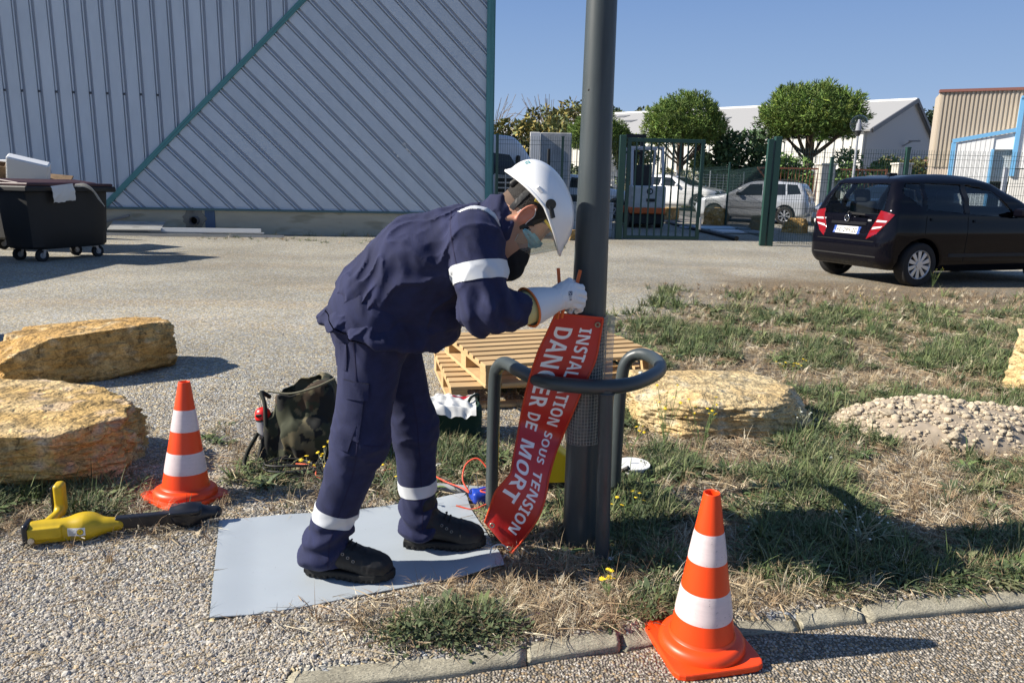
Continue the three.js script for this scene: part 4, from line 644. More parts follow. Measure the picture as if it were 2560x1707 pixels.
{ const o = thing('light_wire_fence', 'pale galvanised wire fence along the far road', 'fence', [4.5, groundY(-36), -36.2]), gv = std(lin(.45, .47, .48), .5, { metalness: .4 }), g = []; for (let y = .05; y < 1.6; y += .13) g.push(box(6.4, .014, .014, 3.2, y, 0)); for (let x = 0; x < 6.4; x += .16) g.push(box(.01, 1.5, .01, x, .8, 0)); mesh('wire_mesh', merge(g), gv, o); for (let i = 0; i < 5; i++) mesh('post', rbox(.05, 1.7, .05, .01, i * 1.6, .82, 0), gv, o); mesh('brace', merge([bar([4.6, 1.0, .02], [4.35, .05, .3], .03), bar([4.6, 1.0, .02], [4.85, .05, .3], .03)]), std(lin(.2, .36, .46), .6), o); }
{ const o = thing('sign_post', 'grey metal post standing in front of the white annex', 'post', [19.3, groundY(-30), -30]); mesh('post', rbox(.1, 2.1, .1, .01, 0, 1.0, 0), std(lin(.3, .32, .36), .5), o); mesh('back_plate', rbox(.16, .9, .05, .01, .02, 1.55, .06), std(lin(.42, .44, .48), .5), o); }
// ---------------------------------------------------------------- trees
const RT = RNG(909);
function leafCloud(blobs, count, size, seed, tone, o = {}) {
  const r = RNG(seed), P = [], C = [], N = [], wsum = blobs.reduce((s, b) => s + b[3] * b[4], 0);
  for (let i = 0; i < count; i++) {
    let t = r() * wsum, k = 0; while (k < blobs.length - 1 && (t -= blobs[k][3] * blobs[k][4]) > 0) k++;
    const b = blobs[k], d = V(r() * 2 - 1, r() * 2 - 1, r() * 2 - 1); if (d.lengthSq() < .01) continue; d.normalize();
    const rad = Math.cbrt(r()) * (o.core ? 1 : .55) + (o.core ? 0 : .45) , lump = 1 + .22 * noise(d.x * 2.5 + k, d.y * 2.5, d.z * 2.5);
    const c = V(b[0] + d.x * b[3] * rad * lump, b[1] + d.y * b[4] * rad * lump, b[2] + d.z * (b[5] || b[3]) * rad * lump);
    if (o.min !== undefined && c.y < o.min) continue;
    const s = size * (.6 + .8 * r()), ax = d.clone().multiplyScalar(o.out ?? .5).add(V(r() - .5, r() - .5 + (o.up || 0), r() - .5)).normalize(), sd = V(r() - .5, r() - .5, r() - .5).cross(ax).normalize(), bl = o.blades || 1, cc = tone(r, c, b);
    for (let q = 0; q < bl; q++) {
      const a2 = bl > 1 ? ax.clone().add(V(r() - .5, r() - .5, r() - .5).multiplyScalar(1.1)).normalize() : ax, s2 = sd.clone().applyAxisAngle(a2, q * 2.1), w = s * (o.wide ?? .5);
      const A = c.clone().addScaledVector(a2, -s * .5), B = c.clone().addScaledVector(s2, w * .5), D = c.clone().addScaledVector(s2, -w * .5), T = c.clone().addScaledVector(a2, s * .6), n = s2.clone().cross(a2).normalize();
      for (const p of [A, B, T, A, T, D]) { P.push(p.x, p.y, p.z); N.push(n.x, n.y, n.z); C.push(...cc); }
    }
  }
  const g = new THREE.BufferGeometry(); g.setAttribute('position', new THREE.BufferAttribute(new Float32Array(P), 3)); g.setAttribute('normal', new THREE.BufferAttribute(new Float32Array(N), 3)); g.setAttribute('color', new THREE.BufferAttribute(new Float32Array(C), 3)); return g;
}
const leafM = std(0xffffff, .75, { vertexColors: true, side: THREE.DoubleSide }), barkM = std(lin(.13, .095, .07), .95, { map: grime });
function trunkGeo(h, r, limbs, seed) { const q = RNG(seed), g = [tube([[0, -.2, 0], [.06 * h * (q() - .5), h * .4, 0], [.1 * h * (q() - .5), h, .05 * h * (q() - .5)]], r, 12, 10)]; for (const [y, x2, y2, z2, rr] of limbs) g.push(tube([[0, y, 0], [x2 * .4, lerp(y, y2, .35), z2 * .4], [x2, y2, z2]], rr, 8, 6)); return merge(g); }
function umbrellaPine(x, z, cy, rx, ry, seed, label) {
  const gy = groundY(z), o = thing('umbrella_pine', label, 'tree', [x, gy, z], 0, 'umbrella pines beyond the gate'), q = RNG(seed), blobs = [], h = cy - gy;
  mesh('trunk', trunkGeo(h * .9, rx * .085, Array.from({ length: 9 }, (_, i) => { const a = i * 2.4, d = rx * (.5 + .3 * q()); return [h * .5 + q() * h * .1, d * Math.cos(a), h - ry * .45 + q() * ry * .5, d * Math.sin(a), rx * .025]; }), seed), barkM, o);
  // clumps of needles carried on a dome
  for (let i = 0; i < 110; i++) { const a = i * 2.39996, t = (i + .5) / 110, v = 1 - 1.5 * t, e = Math.sqrt(Math.max(0, 1 - v * v)), k = .78 + .19 * q(), low = v < -.15 ? .8 : 1; blobs.push([rx * k * e * Math.cos(a) * low, h + ry * k * v * (v < 0 ? .75 : 1), rx * k * e * Math.sin(a) * low, rx * (.13 + .11 * q()), ry * (.15 + .12 * q())]); }
  for (let i = 0; i < 20; i++) blobs.push([rx * (q() - .5), h + ry * (q() - .4) * .7, rx * (q() - .5), rx * .26, ry * .22]);
  const g = leafCloud(blobs, 9000, rx * .11, seed + 1, (r, c, b) => { const t = (.6 + .75 * r()) * (.75 + .5 * ((b[0] * 7.3 + b[2] * 3.1 + 50) % 1)), y = r() < .25 ? 1.45 : 1; return [.115 * t * y, .19 * t * (y > 1 ? 1.15 : 1), .035 * t]; }, { out: .9, up: .35, wide: .16, blades: 4, core: true });
  mesh('crown', g, leafM, o); return o;
}
umbrellaPine(14.55, -38, 4.8, 2.5, 1.82, 41, 'round umbrella pine beside the globe lamp');
umbrellaPine(8.3, -38, 4.3, 2.05, 1.65, 51, 'round umbrella pine behind the barred gate');
umbrellaPine(4.2, -40, 3.9, 1.6, 1.2, 61, 'small umbrella pine partly behind the lamp post');
function bush(name, x, z, blobs, count, size, seed, tone, label, group, opt = {}) { const o = thing(name, label, opt.cat || 'shrub', [x, groundY(z), z], 0, group); const hh = Math.max(...blobs.map(b => b[1])); mesh(opt.cat === 'tree' ? 'trunk' : 'stems', trunkGeo(hh * .9, opt.tr || .05, blobs.slice(0, 6).map(b => [hh * .25, b[0] * .8, b[1], b[2] * .8, (opt.tr || .05) * .45]), seed), barkM, o); mesh(opt.cat === 'tree' ? 'crown' : 'foliage', leafCloud(blobs, count, size, seed, tone, { out: .4, wide: .55, core: true, ...opt }), leafM, o); return o; }
const rb = (seed, n, w, h, y, s) => { const q = RNG(seed); return Array.from({ length: n }, () => [(q() - .5) * 2 * w, y + q() * h, (q() - .5) * w, s * (.6 + .7 * q()), s * (.6 + .7 * q())]); };
const gtone = (a, b, c) => (r) => { const t = .9 + 1.3 * r(); return [a * t, b * t, c * t]; };
bush('laurel_bush', 11.6, -39.5, rb(1, 22, 1.6, 2.5, .7, .75), 6500, .24, 71, gtone(.04, .075, .03), 'dark bushy laurel between the two large pines');
bush('oleander_bush', 10.0, -39, rb(2, 10, .7, 1.7, .8, .5), 2200, .2, 72, gtone(.09, .13, .05), 'pale green loose bush beside the dark laurel');
bush('hedge_shrub', 13.3, -37.5, rb(3, 12, 1.3, 1.6, .5, .6), 3000, .2, 73, gtone(.075, .13, .03), 'bright green shrub under the big pine');
bush('hedge_shrub', 17.4, -37, rb(4, 22, 1.9, 1.7, .5, .6), 5500, .2, 74, gtone(.06, .105, .028), 'dense green shrubs behind the globe lamp post');
bush('flowering_shrub', 22.6, -44.5, rb(5, 16, 1.4, 1.9, .5, .6), 3800, .2, 75, r => { const t = .6 + .8 * r(); return r() < .16 ? [.34 * t, .2 * t, .13 * t] : [.10 * t, .12 * t, .04 * t]; }, 'olive shrub with faded pink flowers beside the beige building');
const au = r => { const t = .6 + .8 * r(), k = r(); return k < .35 ? [.24 * t, .19 * t, .045 * t] : k < .6 ? [.17 * t, .17 * t, .05 * t] : [.10 * t, .13 * t, .045 * t]; };
bush('autumn_tree', .3, -60, [...rb(6, 22, 3.0, 2.4, 2.8, .9), [.9, 5.7, 0, .6, .9], [-2.8, 4.6, 0, 1.1, .8], [2.6, 4.4, 0, .9, .8]], 3600, .42, 76, au, 'broad yellowing tree rising behind the van', null, { cat: 'tree', tr: .16 });
bush('autumn_tree', 3.6, -66, rb(7, 16, 2.2, 2.6, 4.6, .9), 1700, .4, 77, au, 'sparse yellowing tree behind the left end of the warehouse roof', null, { cat: 'tree', tr: .15 });
{ const o = thing('bare_tree', 'bare twigged tree behind the yellowing trees', 'tree', [.2, groundY(-64), -66]), q = RNG(78), g = []; for (const bx of [-2.2, 2.6]) for (let i = 0; i < 34; i++) { const a = q() * 6.28, l = 1.2 + 1.6 * q(); g.push(tube([[bx, 4.5, 0], [bx + Math.cos(a) * l * .5, 5.6 + q(), Math.sin(a) * l * .5], [bx + Math.cos(a) * l, 6.3 + 2 * q(), Math.sin(a) * l]], .022, 6, 3)); } g.push(rod([-2.2, 0, 0], [-2.2, 4.7, 0], .12), rod([2.6, 0, 0], [2.6, 4.7, 0], .12)); mesh('branches', merge(g), std(lin(.22, .18, .15), .95), o); }
bush('far_tree', 13.5, -105, rb(8, 12, 1.6, 2.4, 8.6, 1.1), 1800, .5, 79, gtone(.05, .07, .03), 'round dark tree top showing over the warehouse roof', 'tree tops over the warehouse roof', { cat: 'tree', tr: .2 });
bush('far_tree', 18.8, -105, rb(9, 12, 2.2, 1.8, 9.0, 1.1), 1800, .5, 80, gtone(.055, .07, .03), 'wide dark tree top showing over the warehouse roof', 'tree tops over the warehouse roof', { cat: 'tree', tr: .2 });
bush('far_tree', 46, -85, rb(10, 12, 1.6, 3.4, 6.0, 1.1), 1800, .45, 81, gtone(.04, .06, .03), 'dark tree top between the gable and the beige building', 'tree tops over the warehouse roof', { cat: 'tree', tr: .2 });
bush('poplar_bush', 6.6, -41, rb(12, 12, 1.0, 2.4, 1.0, .6), 2600, .22, 83, gtone(.12, .15, .07), 'pale leafed shrub between the small pine and the big one');
bush('roadside_shrub', 3.2, -37, rb(13, 12, 1.6, 1.3, .3, .5), 2400, .2, 84, gtone(.09, .11, .05), 'olive roadside shrub behind the fence and lamp post');
bush('roadside_shrub', 6.6, -37.2, rb(14, 14, 2.0, 1.5, .3, .5), 3000, .2, 85, gtone(.13, .13, .07), 'dusty olive shrub behind the white hatchback');
bush('verge_weeds', 9.6, -35.6, rb(15, 14, 2.4, .25, .1, .25), 2600, .2, 86, gtone(.10, .11, .04), 'strip of rough green weeds along the far road', null, { cat: 'weeds', tr: .01 });
// the road beyond the fence
{ const P = [], U = [], X = []; const xs = [-60, -20, 0, 8, 16, 30, 60], zs = [-35, -32.5, -30, -27.5, -25]; for (const z of zs) for (const x of xs) { P.push(x, groundY(z) + .006, z + (x > 8 ? (x - 8) * .12 : 0)); U.push(x, z); } for (let j = 0; j < zs.length - 1; j++) for (let i = 0; i < xs.length - 1; i++) { const a = j * xs.length + i; X.push(a, a + xs.length, a + 1, a + 1, a + xs.length, a + xs.length + 1); } const g = new THREE.BufferGeometry(); g.setAttribute('position', new THREE.BufferAttribute(new Float32Array(P), 3)); g.setAttribute('uv', new THREE.BufferAttribute(new Float32Array(U), 2)); g.setIndex(X); g.computeVertexNormals(); if (g.attributes.normal.getY(0) < 0) { g.index.array.reverse?.(); g.computeVertexNormals(); } struct('road', g, std(lin(.20, .19, .18), .95, { map: grime })); }
// ---------------------------------------------------------------- boulders: facets cut from a block, then chipped
const rockTex = dataTex(1024, 1024, (i, j) => { const u = i / 1024, v = j / 1024, a = pfbm(u, v, 10, 6), b = pfbm(u, v, 90, 3, N2), c = pfbm(u, v, 12, 4, N2); const t = .92 + .30 * (a - .5) + .34 * (b - .5) - .16 * sstep(.56, .70, c) - .2 * Math.pow(Math.max(0, 1 - Math.abs(pfbm(u, v, 7, 4) - .5) * 14), 2); return [t, t * .985, t * .95]; }, true);
const rockBump = dataTex(1024, 1024, (i, j) => { const u = i / 1024, v = j / 1024, t = .6 * pfbm(u, v, 24, 6) + .4 * Math.abs(pfbm(u, v, 14, 4, N2) - .5) * 2; return [t, t, t]; });
const rockM = std(0xffffff, .95, { map: rockTex, bumpMap: rockBump, bumpScale: .02, vertexColors: true });
function boulder(label, pos, turn, half, planes, seed, tones, o = {}) {
  const g0 = mergeVertices(new THREE.IcosahedronGeometry(1, o.det || 44).deleteAttribute('normal').deleteAttribute('uv')), p = g0.attributes.position, h = half;
  const qr = RNG(seed * 31 + 7); const N = [...Array.from({ length: 9 }, () => { const a = qr() * 6.28, e = (qr() - .5) * .7; return [Math.cos(a) * Math.cos(e), Math.sin(e), Math.sin(a) * Math.cos(e), 1.10 + .25 * qr()]; }), [1, 0, 0, 1], [-1, 0, 0, 1], [0, 1, 0, 1], [0, -1, 0, 1], [0, 0, 1, 1], [0, 0, -1, 1], ...planes];
  for (let i = 0; i < p.count; i++) {
    const x = p.getX(i), y = p.getY(i), z = p.getZ(i); let r = 9;
    for (const n of N) { const d = (n[0] * x + n[1] * y + n[2] * z) / Math.hypot(n[0], n[1], n[2]); if (d > .02) r = smin(r, n[3] / d, .014); }
    const w = fbm(x * 1.6 + seed, y * 1.6, z * 1.6, 3) * .13, chip = Math.abs(fbm(x * 3.4 + seed, y * 3.8, z * 3.4, 4)) * .10, bed = .009 * Math.sin((y * h[1] * 38 + 3 * noise(x * 3, y * 2, z * 3 + seed))) * (1 - Math.abs(y));
    r *= 1 + w - chip + bed + .022 * noise(x * 12, y * 12, z * 12 + seed) - .03 * Math.pow(Math.max(0, 1 - Math.abs(noise(x * 2.6 + seed, y * 3.4, z * 2.6)) * 3), 6) + .006 * noise(x * 34, y * 34, z * 34); p.setXYZ(i, x * r * h[0], y * r * h[1] + h[1] * .93, z * r * h[2]);
  }
  g0.computeVertexNormals();
  
  tint(g0, (x, y, z) => { const a = fbm(x * 3 + seed, y * 3, z * 3, 4), b = fbm(x * 9, y * 9 + seed, z * 9, 3), c = sstep(-.1, .25, a), l = sstep(.12, .3, b); let k = [0, 1, 2].map(i => lerp(tones[0][i], tones[1][i], c)); k = k.map((v, i) => lerp(v, tones[2][i], l * .6)); return k; });
  const g1 = g0.toNonIndexed(), gp = g1.attributes.position, gu = new Float32Array(gp.count * 2); for (let i = 0; i < gp.count; i += 3) { const A = V().fromBufferAttribute(gp, i), n = V().fromBufferAttribute(gp, i + 1).sub(A).cross(V().fromBufferAttribute(gp, i + 2).sub(A)), ax = Math.abs(n.x), ay = Math.abs(n.y), az = Math.abs(n.z), k = ay > ax && ay > az ? 0 : ax > az ? 1 : 2; for (let q = 0; q < 3; q++) { const x = gp.getX(i + q), y = gp.getY(i + q), z = gp.getZ(i + q); gu[(i + q) * 2] = (k === 1 ? z : x) * 1.7 + seed; gu[(i + q) * 2 + 1] = (k === 0 ? z : y) * 1.7; } } g1.setAttribute('uv', new THREE.BufferAttribute(gu, 2));
  const m = lone('boulder', g1, rockM, label, 'boulder', pos, turn, o.group); if (o.tilt) { m.rotation.order = 'YXZ'; m.rotation.z = o.tilt; } return m;
}
const och = [[.50, .30, .095], [.60, .41, .19], [.66, .54, .36]], pale = [[.64, .47, .24], [.70, .56, .33], [.74, .66, .50]];
boulder('long ochre limestone boulder lying beyond the traffic cone', [-2.93, -.03, -5.02], 36 * Math.PI / 180, [.53, .19, .31], [[-.8, .7, .25, 1.2], [.7, .25, .6, 1.22], [-.5, -.8, .5, 1.1], [.3, -.9, .6, 1.15], [.15, 1, -.1, 1.0]], 3, [[.54, .33, .11], [.64, .43, .18], [.70, .56, .36]], { tilt: .06 });
boulder('big ochre and pink limestone boulder behind the yellow detector', [-2.42, -.03, -3.25], 13 * Math.PI / 180, [.64, .18, .42], [[.8, .1, .55, 1.14], [.6, .1, -.75, .98], [.05, 1, .18, 1.0], [.2, -.4, .9, 1.08]], 17, [[.60, .40, .15], [.68, .51, .27], [.72, .56, .42]], { tilt: -.04, det: 50 });
boulder('pale yellow limestone boulder in the weeds behind the hoop guard', [1.2, -.04, -4.22], 8 * Math.PI / 180, [.50, .135, .34], [[-.7, .6, .2, 1.05], [.85, .3, .45, 1.12], [.0, .75, .75, 1.2], [-.75, .1, .7, 1.15]], 29, pale, { tilt: -.03 });
boulder('upright pale yellow boulder at the edge of the weeds', [4.05, -.04, -5.05], .4, [.42, .23, .32], [[-.8, .55, .2, 1.08], [.0, .75, .75, 1.2]], 37, pale, { det: 36 });
boulder('ochre boulder lying among the gravel beside the long one', [-5.0, -.03, -5.75], .3, [.42, .33, .4], [[-.7, .6, .2, 1.05]], 43, och, { det: 24 });
for (const [x, z, s, l] of [[6.55, -24.2, .62, 'yellow boulder at the foot of the slim green post'], [7.35, -22.3, .5, 'yellow boulder beside the silver estate car'], [5.35, -26.2, .5, 'yellow boulder in front of the white hatchback'], [8.1, -21.6, .5, 'yellow boulder between the double post and the silver car'], [1.35, -18.05, .30, 'yellow rock at the foot of the wire fence behind the worker'], [3.9, -27.5, .45, 'yellow boulder beside the forklift']]) boulder(l, [x, groundY(z) - .03, z], x * 3, [s * .62, s * .46, s * .5], [[-.7, .6, .2, 1.0], [.7, .4, .6, 1.05]], x * 7, och, { det: 14, group: 'yellow boulders edging the drive' });
// ---------------------------------------------------------------- lamp post with a reinforced film sleeve
{
  const o = thing('lamp_post', 'tall dark grey steel lamp post with a gridded clear film wrapped round it', 'lamp post', [.272, -.01, -2.61]);
  const paint = phys(lin(.062, .078, .084), .42, { map: grime });
  const g = new THREE.LatheGeometry([[.0635, -.1], [.0632, .3], [.0605, 1.0], [.0535, 1.6], [.0505, 2.0], [.044, 3.2], [.036, 6.2], [.0, 6.2]].map(p => new THREE.Vector2(...p)), 64); mesh('shaft', g, paint, o);
  mesh('rivet', new THREE.SphereGeometry(.004, 10, 8).translate(-.035, 1.66, .038), std(lin(.02, .02, .02), .5), o);
  const arm = mesh('lamp_head', merge([rod([0, 6.1, 0], [.5, 6.25, 0], .025), rbox(.6, .08, .2, .03, .75, 6.25, 0)]), paint, o);
  const y0 = .43, y1 = .898, R = .0668, wires = [], nv = 38, nh = 37;
  const rad = (a, y) => R + .0025 * noise(a * 2, y * 9, 3) + .0015;
  for (let i = 0; i < nv; i++) { const a = i / nv * 6.2832; wires.push(tube([0, .25, .5, .75, 1].map(t => { const y = lerp(y0, y1, t), r = rad(a, y); return [r * Math.cos(a), y, r * Math.sin(a)]; }), .0006, 8, 4)); }
  for (let j = 0; j <= nh; j++) { const y = lerp(y0, y1, j / nh); wires.push(tube(Array.from({ length: 24 }, (_, i) => { const a = i / 24 * 6.2832, r = rad(a, y); return [r * Math.cos(a), y + .003 * Math.sin(a * 2 + j * .1), r * Math.sin(a)]; }), .0006, 40, 4, true)); }
  const s = mesh('film_sleeve', new THREE.CylinderGeometry(R + .0006, R + .0006, y1 - y0, 48, 12, true).translate(0, (y0 + y1) / 2, 0), phys(lin(.8, .8, .78), .12, { transmission: .93, thickness: 0, ior: 1.4, side: THREE.DoubleSide }), o);
  mesh('film_grid', merge(wires), std(lin(.46, .45, .40), .6), s).userData.kind = 'stuff';
  const fg = new THREE.PlaneGeometry(.05, y1 - y0 + .01, 6, 14), fp = fg.attributes.position; for (let i = 0; i < fp.count; i++) fp.setXYZ(i, R - .004 + (fp.getX(i) + .025) * .55, fp.getY(i) + (y0 + y1) / 2, .012 + .5 * (fp.getX(i) + .025) + .006 * noise(fp.getY(i) * 14, fp.getX(i) * 30, 0)); fg.computeVertexNormals(); mesh('film_flap', fg, phys(lin(.75, .75, .72), .2, { transmission: .6, thickness: 0, side: THREE.DoubleSide }), s);
}
{ // tubular hoop guard
  const o = thing('hoop_guard', 'dark grey tubular guard rail standing on three legs round the lamp post', 'guard rail'), m = phys(lin(.062, .078, .084), .4, { map: grime }), r = .0262;
  const pts = [[-.072, -.05, -2.896], [-.07, .30, -2.896], [-.066, .56, -2.892], [-.052, .625, -2.872], [-.022, .652, -2.825], [.03, .655, -2.70], [.09, .655, -2.585], [.175, .655, -2.512], [.316, .655, -2.490], [.43, .655, -2.54], [.545, .655, -2.70], [.585, .655, -2.84], [.578, .655, -2.97], [.54, .652, -3.04], [.495, .62, -3.066], [.474, .54, -3.07], [.468, .3, -3.07], [.466, -.05, -3.068]];
  mesh('rail', tube(pts, r, 260, 18, false, .5), m, o);
  mesh('leg', rod([.345, -.05, -2.474], [.332, .645, -2.492], r, 24), m, o);
  mesh('weld', new THREE.TorusGeometry(r + .001, .004, 8, 24).rotateX(Math.PI / 2).translate(.3325, .632, -2.491), m, o);
  const chips = []; const q = RNG(12); for (const [x, y, z] of [[.60, .672, -2.86], [.598, .676, -2.9], [.175, .655, -2.51], [-.046, .33, -2.896]]) chips.push(new THREE.IcosahedronGeometry(.007, 0).scale(1, .35, 1.3).translate(x - .004, y, z)); mesh('paint_chip', merge(chips), std(lin(.4, .4, .38), .8), o).userData.kind = 'stuff';
}
{ // red warning banner hanging from the worker's hands
  const o = thing('warning_banner', 'red plastic warning banner with white capitals hanging from the gloves to the ground', 'banner');
  const rows = [[[.150, .905, -2.522], [.314, .892, -2.525]], [[.122, .83, -2.545], [.306, .815, -2.532]], [[.093, .76, -2.553], [.293, .736, -2.530]], [[.063, .648, -2.575], [.254, .637, -2.532]], [[.046, .56, -2.585], [.222, .54, -2.545]], [[.036, .487, -2.607], [.192, .430, -2.60]], [[.026, .43, -2.580], [.168, .375, -2.575]], [[.014, .37, -2.545], [.146, .305, -2.535]], [[.004, .322, -2.505], [.130, .223, -2.505]], [[-.046, .262, -2.488], [.107, .159, -2.488]], [[-.068, .19, -2.495], [.062, .08, -2.497]], [[-.085, .128, -2.515], [.016, .008, -2.512]]];
  const cL = new THREE.CatmullRomCurve3(rows.map(r => V(...r[0])), false, 'catmullrom', .4), cR = new THREE.CatmullRomCurve3(rows.map(r => V(...r[1])), false, 'catmullrom', .4), n = 110, k = 14, P = [], U = [], X = []; let len = 0, prev; const cum = [0];
  for (let i = 0; i <= n; i++) { const c = cL.getPoint(i / n).add(cR.getPoint(i / n)).multiplyScalar(.5); if (prev) { len += c.distanceTo(prev); cum.push(len); } prev = c; }
  for (let i = 0; i <= n; i++) { const a = cL.getPoint(i / n), b = cR.getPoint(i / n); for (let j = 0; j <= k; j++) { const t = j / k, p = a.clone().lerp(b, t); p.z += .006 * Math.sin(t * 3.1) * Math.sin(i * .13) + .003 * noise(i * .12, t * 3, 1); P.push(p.x, p.y, p.z); U.push(cum[i] / len, t); } }
  for (let i = 0; i < n; i++) for (let j = 0; j < k; j++) { const a = i * (k + 1) + j; X.push(a, a + k + 1, a + 1, a + 1, a + k + 1, a + k + 2); }
  const g = new THREE.BufferGeometry(); g.setAttribute('position', new THREE.BufferAttribute(new Float32Array(P), 3)); g.setAttribute('uv', new THREE.BufferAttribute(new Float32Array(U), 2)); g.setIndex(X); g.computeVertexNormals();
  const cv = document.createElement('canvas'); cv.width = 2048; cv.height = 352; const x = cv.getContext('2d'); x.fillStyle = '#b8201c'; x.fillRect(0, 0, 2048, 352); x.fillStyle = '#e9ecef';
  const word = (t, x0, w, y, h) => { x.save(); x.font = `bold ${h * 1.38}px sans-serif`; const m = x.measureText(t).width; x.translate(x0, y); x.scale(w / m, 1); x.fillText(t, 0, 0); x.restore(); };
  word('INSTALLATION', 95, 890, 148, 84); word('SOUS', 1035, 275, 142, 66); word('TENSION', 1370, 555, 150, 84); word('DANGER', 95, 730, 312, 118); word('DE', 885, 200, 304, 96); word('MORT', 1150, 560, 312, 118);
  const tx = new THREE.CanvasTexture(cv); tx.colorSpace = THREE.SRGBColorSpace; tx.anisotropy = 8;
  const cloth = mesh('cloth', g, phys(0xffffff, .38, { map: tx, side: THREE.DoubleSide, clearcoat: .35, clearcoatRoughness: .35 }), o);
  const hem = std(lin(.62, .055, .015), .5); for (const c of [cL, cR]) mesh('hem', new THREE.TubeGeometry(c, 110, .0042, 6), hem, o); mesh('hem', tube([rows[0][0], rows[0][1]], .004, 4, 6), hem, o); mesh('hem', tube([rows[11][0], rows[11][1]], .004, 4, 6), hem, o);
  const ey = (p, z) => new THREE.TorusGeometry(.0075, .003, 8, 18).translate(...p); mesh('eyelet', ey([.296, .868, -2.524]), std(lin(.35, .3, .2), .35, { metalness: .8 }), o); mesh('eyelet', ey([-.058, .125, -2.495]), std(lin(.4, .38, .3), .35, { metalness: .8 }), o); mesh('eyelet', ey([.005, .033, -2.498]), std(lin(.4, .38, .3), .35, { metalness: .8 }), o);
  mesh('cord_loop', tube([[.003, .03, -2.49], [-.02, .06, -2.475], [-.055, .058, -2.46], [-.06, .02, -2.45], [-.025, .008, -2.455], [-.005, .02, -2.475], [.01, .006, -2.485]], .0028, 50, 6), std(lin(.6, .58, .54), .8), o);
}
// ---------------------------------------------------------------- traffic cones
const coneMarks = seed => dataTex(512, 256, (i, j) => { const u = i / 512, v = j / 256; let t = .93 + .06 * (pfbm(u, v, 20, 4) - .5); const s = pfbm(u * 1, v, 30, 3, N2), q = N1(u * 90 + seed, v * 40, 90) * N2(u * 37, v * 61 + seed, 61); if (q > .72 && s > .5) t -= .35; return [t, t * .96, t * .96]; }, true);
function makeCone(label, seed) {
  const o = thing('traffic_cone', label, 'traffic cone', [0, 0, 0], 0, 'traffic cones'), or = phys(lin(.83, .062, .006), .42, { sheen: .1 }), wh = phys(lin(.80, .74, .74), .35, { map: coneMarks(seed) });
  const sq = []; for (let i = 0; i < 64; i++) { const t = i / 64 * 6.2832, c = Math.cos(t), s = Math.sin(t), k = Math.pow(Math.abs(c) ** 9 + Math.abs(s) ** 9, -1 / 9); sq.push([c * k * .139, s * k * .139]); }
  mesh('base_plate', extrude(sq, .012, .005, 2).rotateX(-Math.PI / 2).translate(0, .002, 0), or, o);
  mesh('base_collar', new THREE.LatheGeometry([[.128, .012], [.1275, .03], [.122, .042], [.112, .048], [.1, .050], [.097, .053], [.094, .06]].map(p => new THREE.Vector2(...p)), 64), or, o);
  const r = y => lerp(.094, .0235, (y - .055) / .445), band = (a, b, m, nm, e = 0) => mesh(nm, new THREE.LatheGeometry(Array.from({ length: 9 }, (_, i) => { const y = lerp(a, b, i / 8); return new THREE.Vector2(r(y) + (i === 0 || i === 8 ? 0 : e), y); }), 72), m, o);
  band(.055, .118, or, 'orange_band'); band(.118, .205, wh, 'reflective_band', .0012); band(.205, .295, or, 'orange_band'); band(.295, .385, wh, 'reflective_band', .0012); band(.385, .497, or, 'orange_band');
  mesh('rim', new THREE.LatheGeometry([[.0238, .495], [.0238, .5], [.0215, .5015], [.0185, .499], [.018, .47], [.022, .40]].map(p => new THREE.Vector2(...p)), 48), or, o);
  return o;
}
{ const c1 = makeCone('orange and white traffic cone standing on the footway at the kerb', 3); c1.position.set(.589, -.014, -1.997); c1.rotation.set(.02, 12 * Math.PI / 180, .015);
  const c2 = makeCone('orange and white traffic cone standing beside the yellow detector', 9); c2.position.set(-1.377, .008, -2.946); c2.rotation.set(-.03, .95, -.045); }
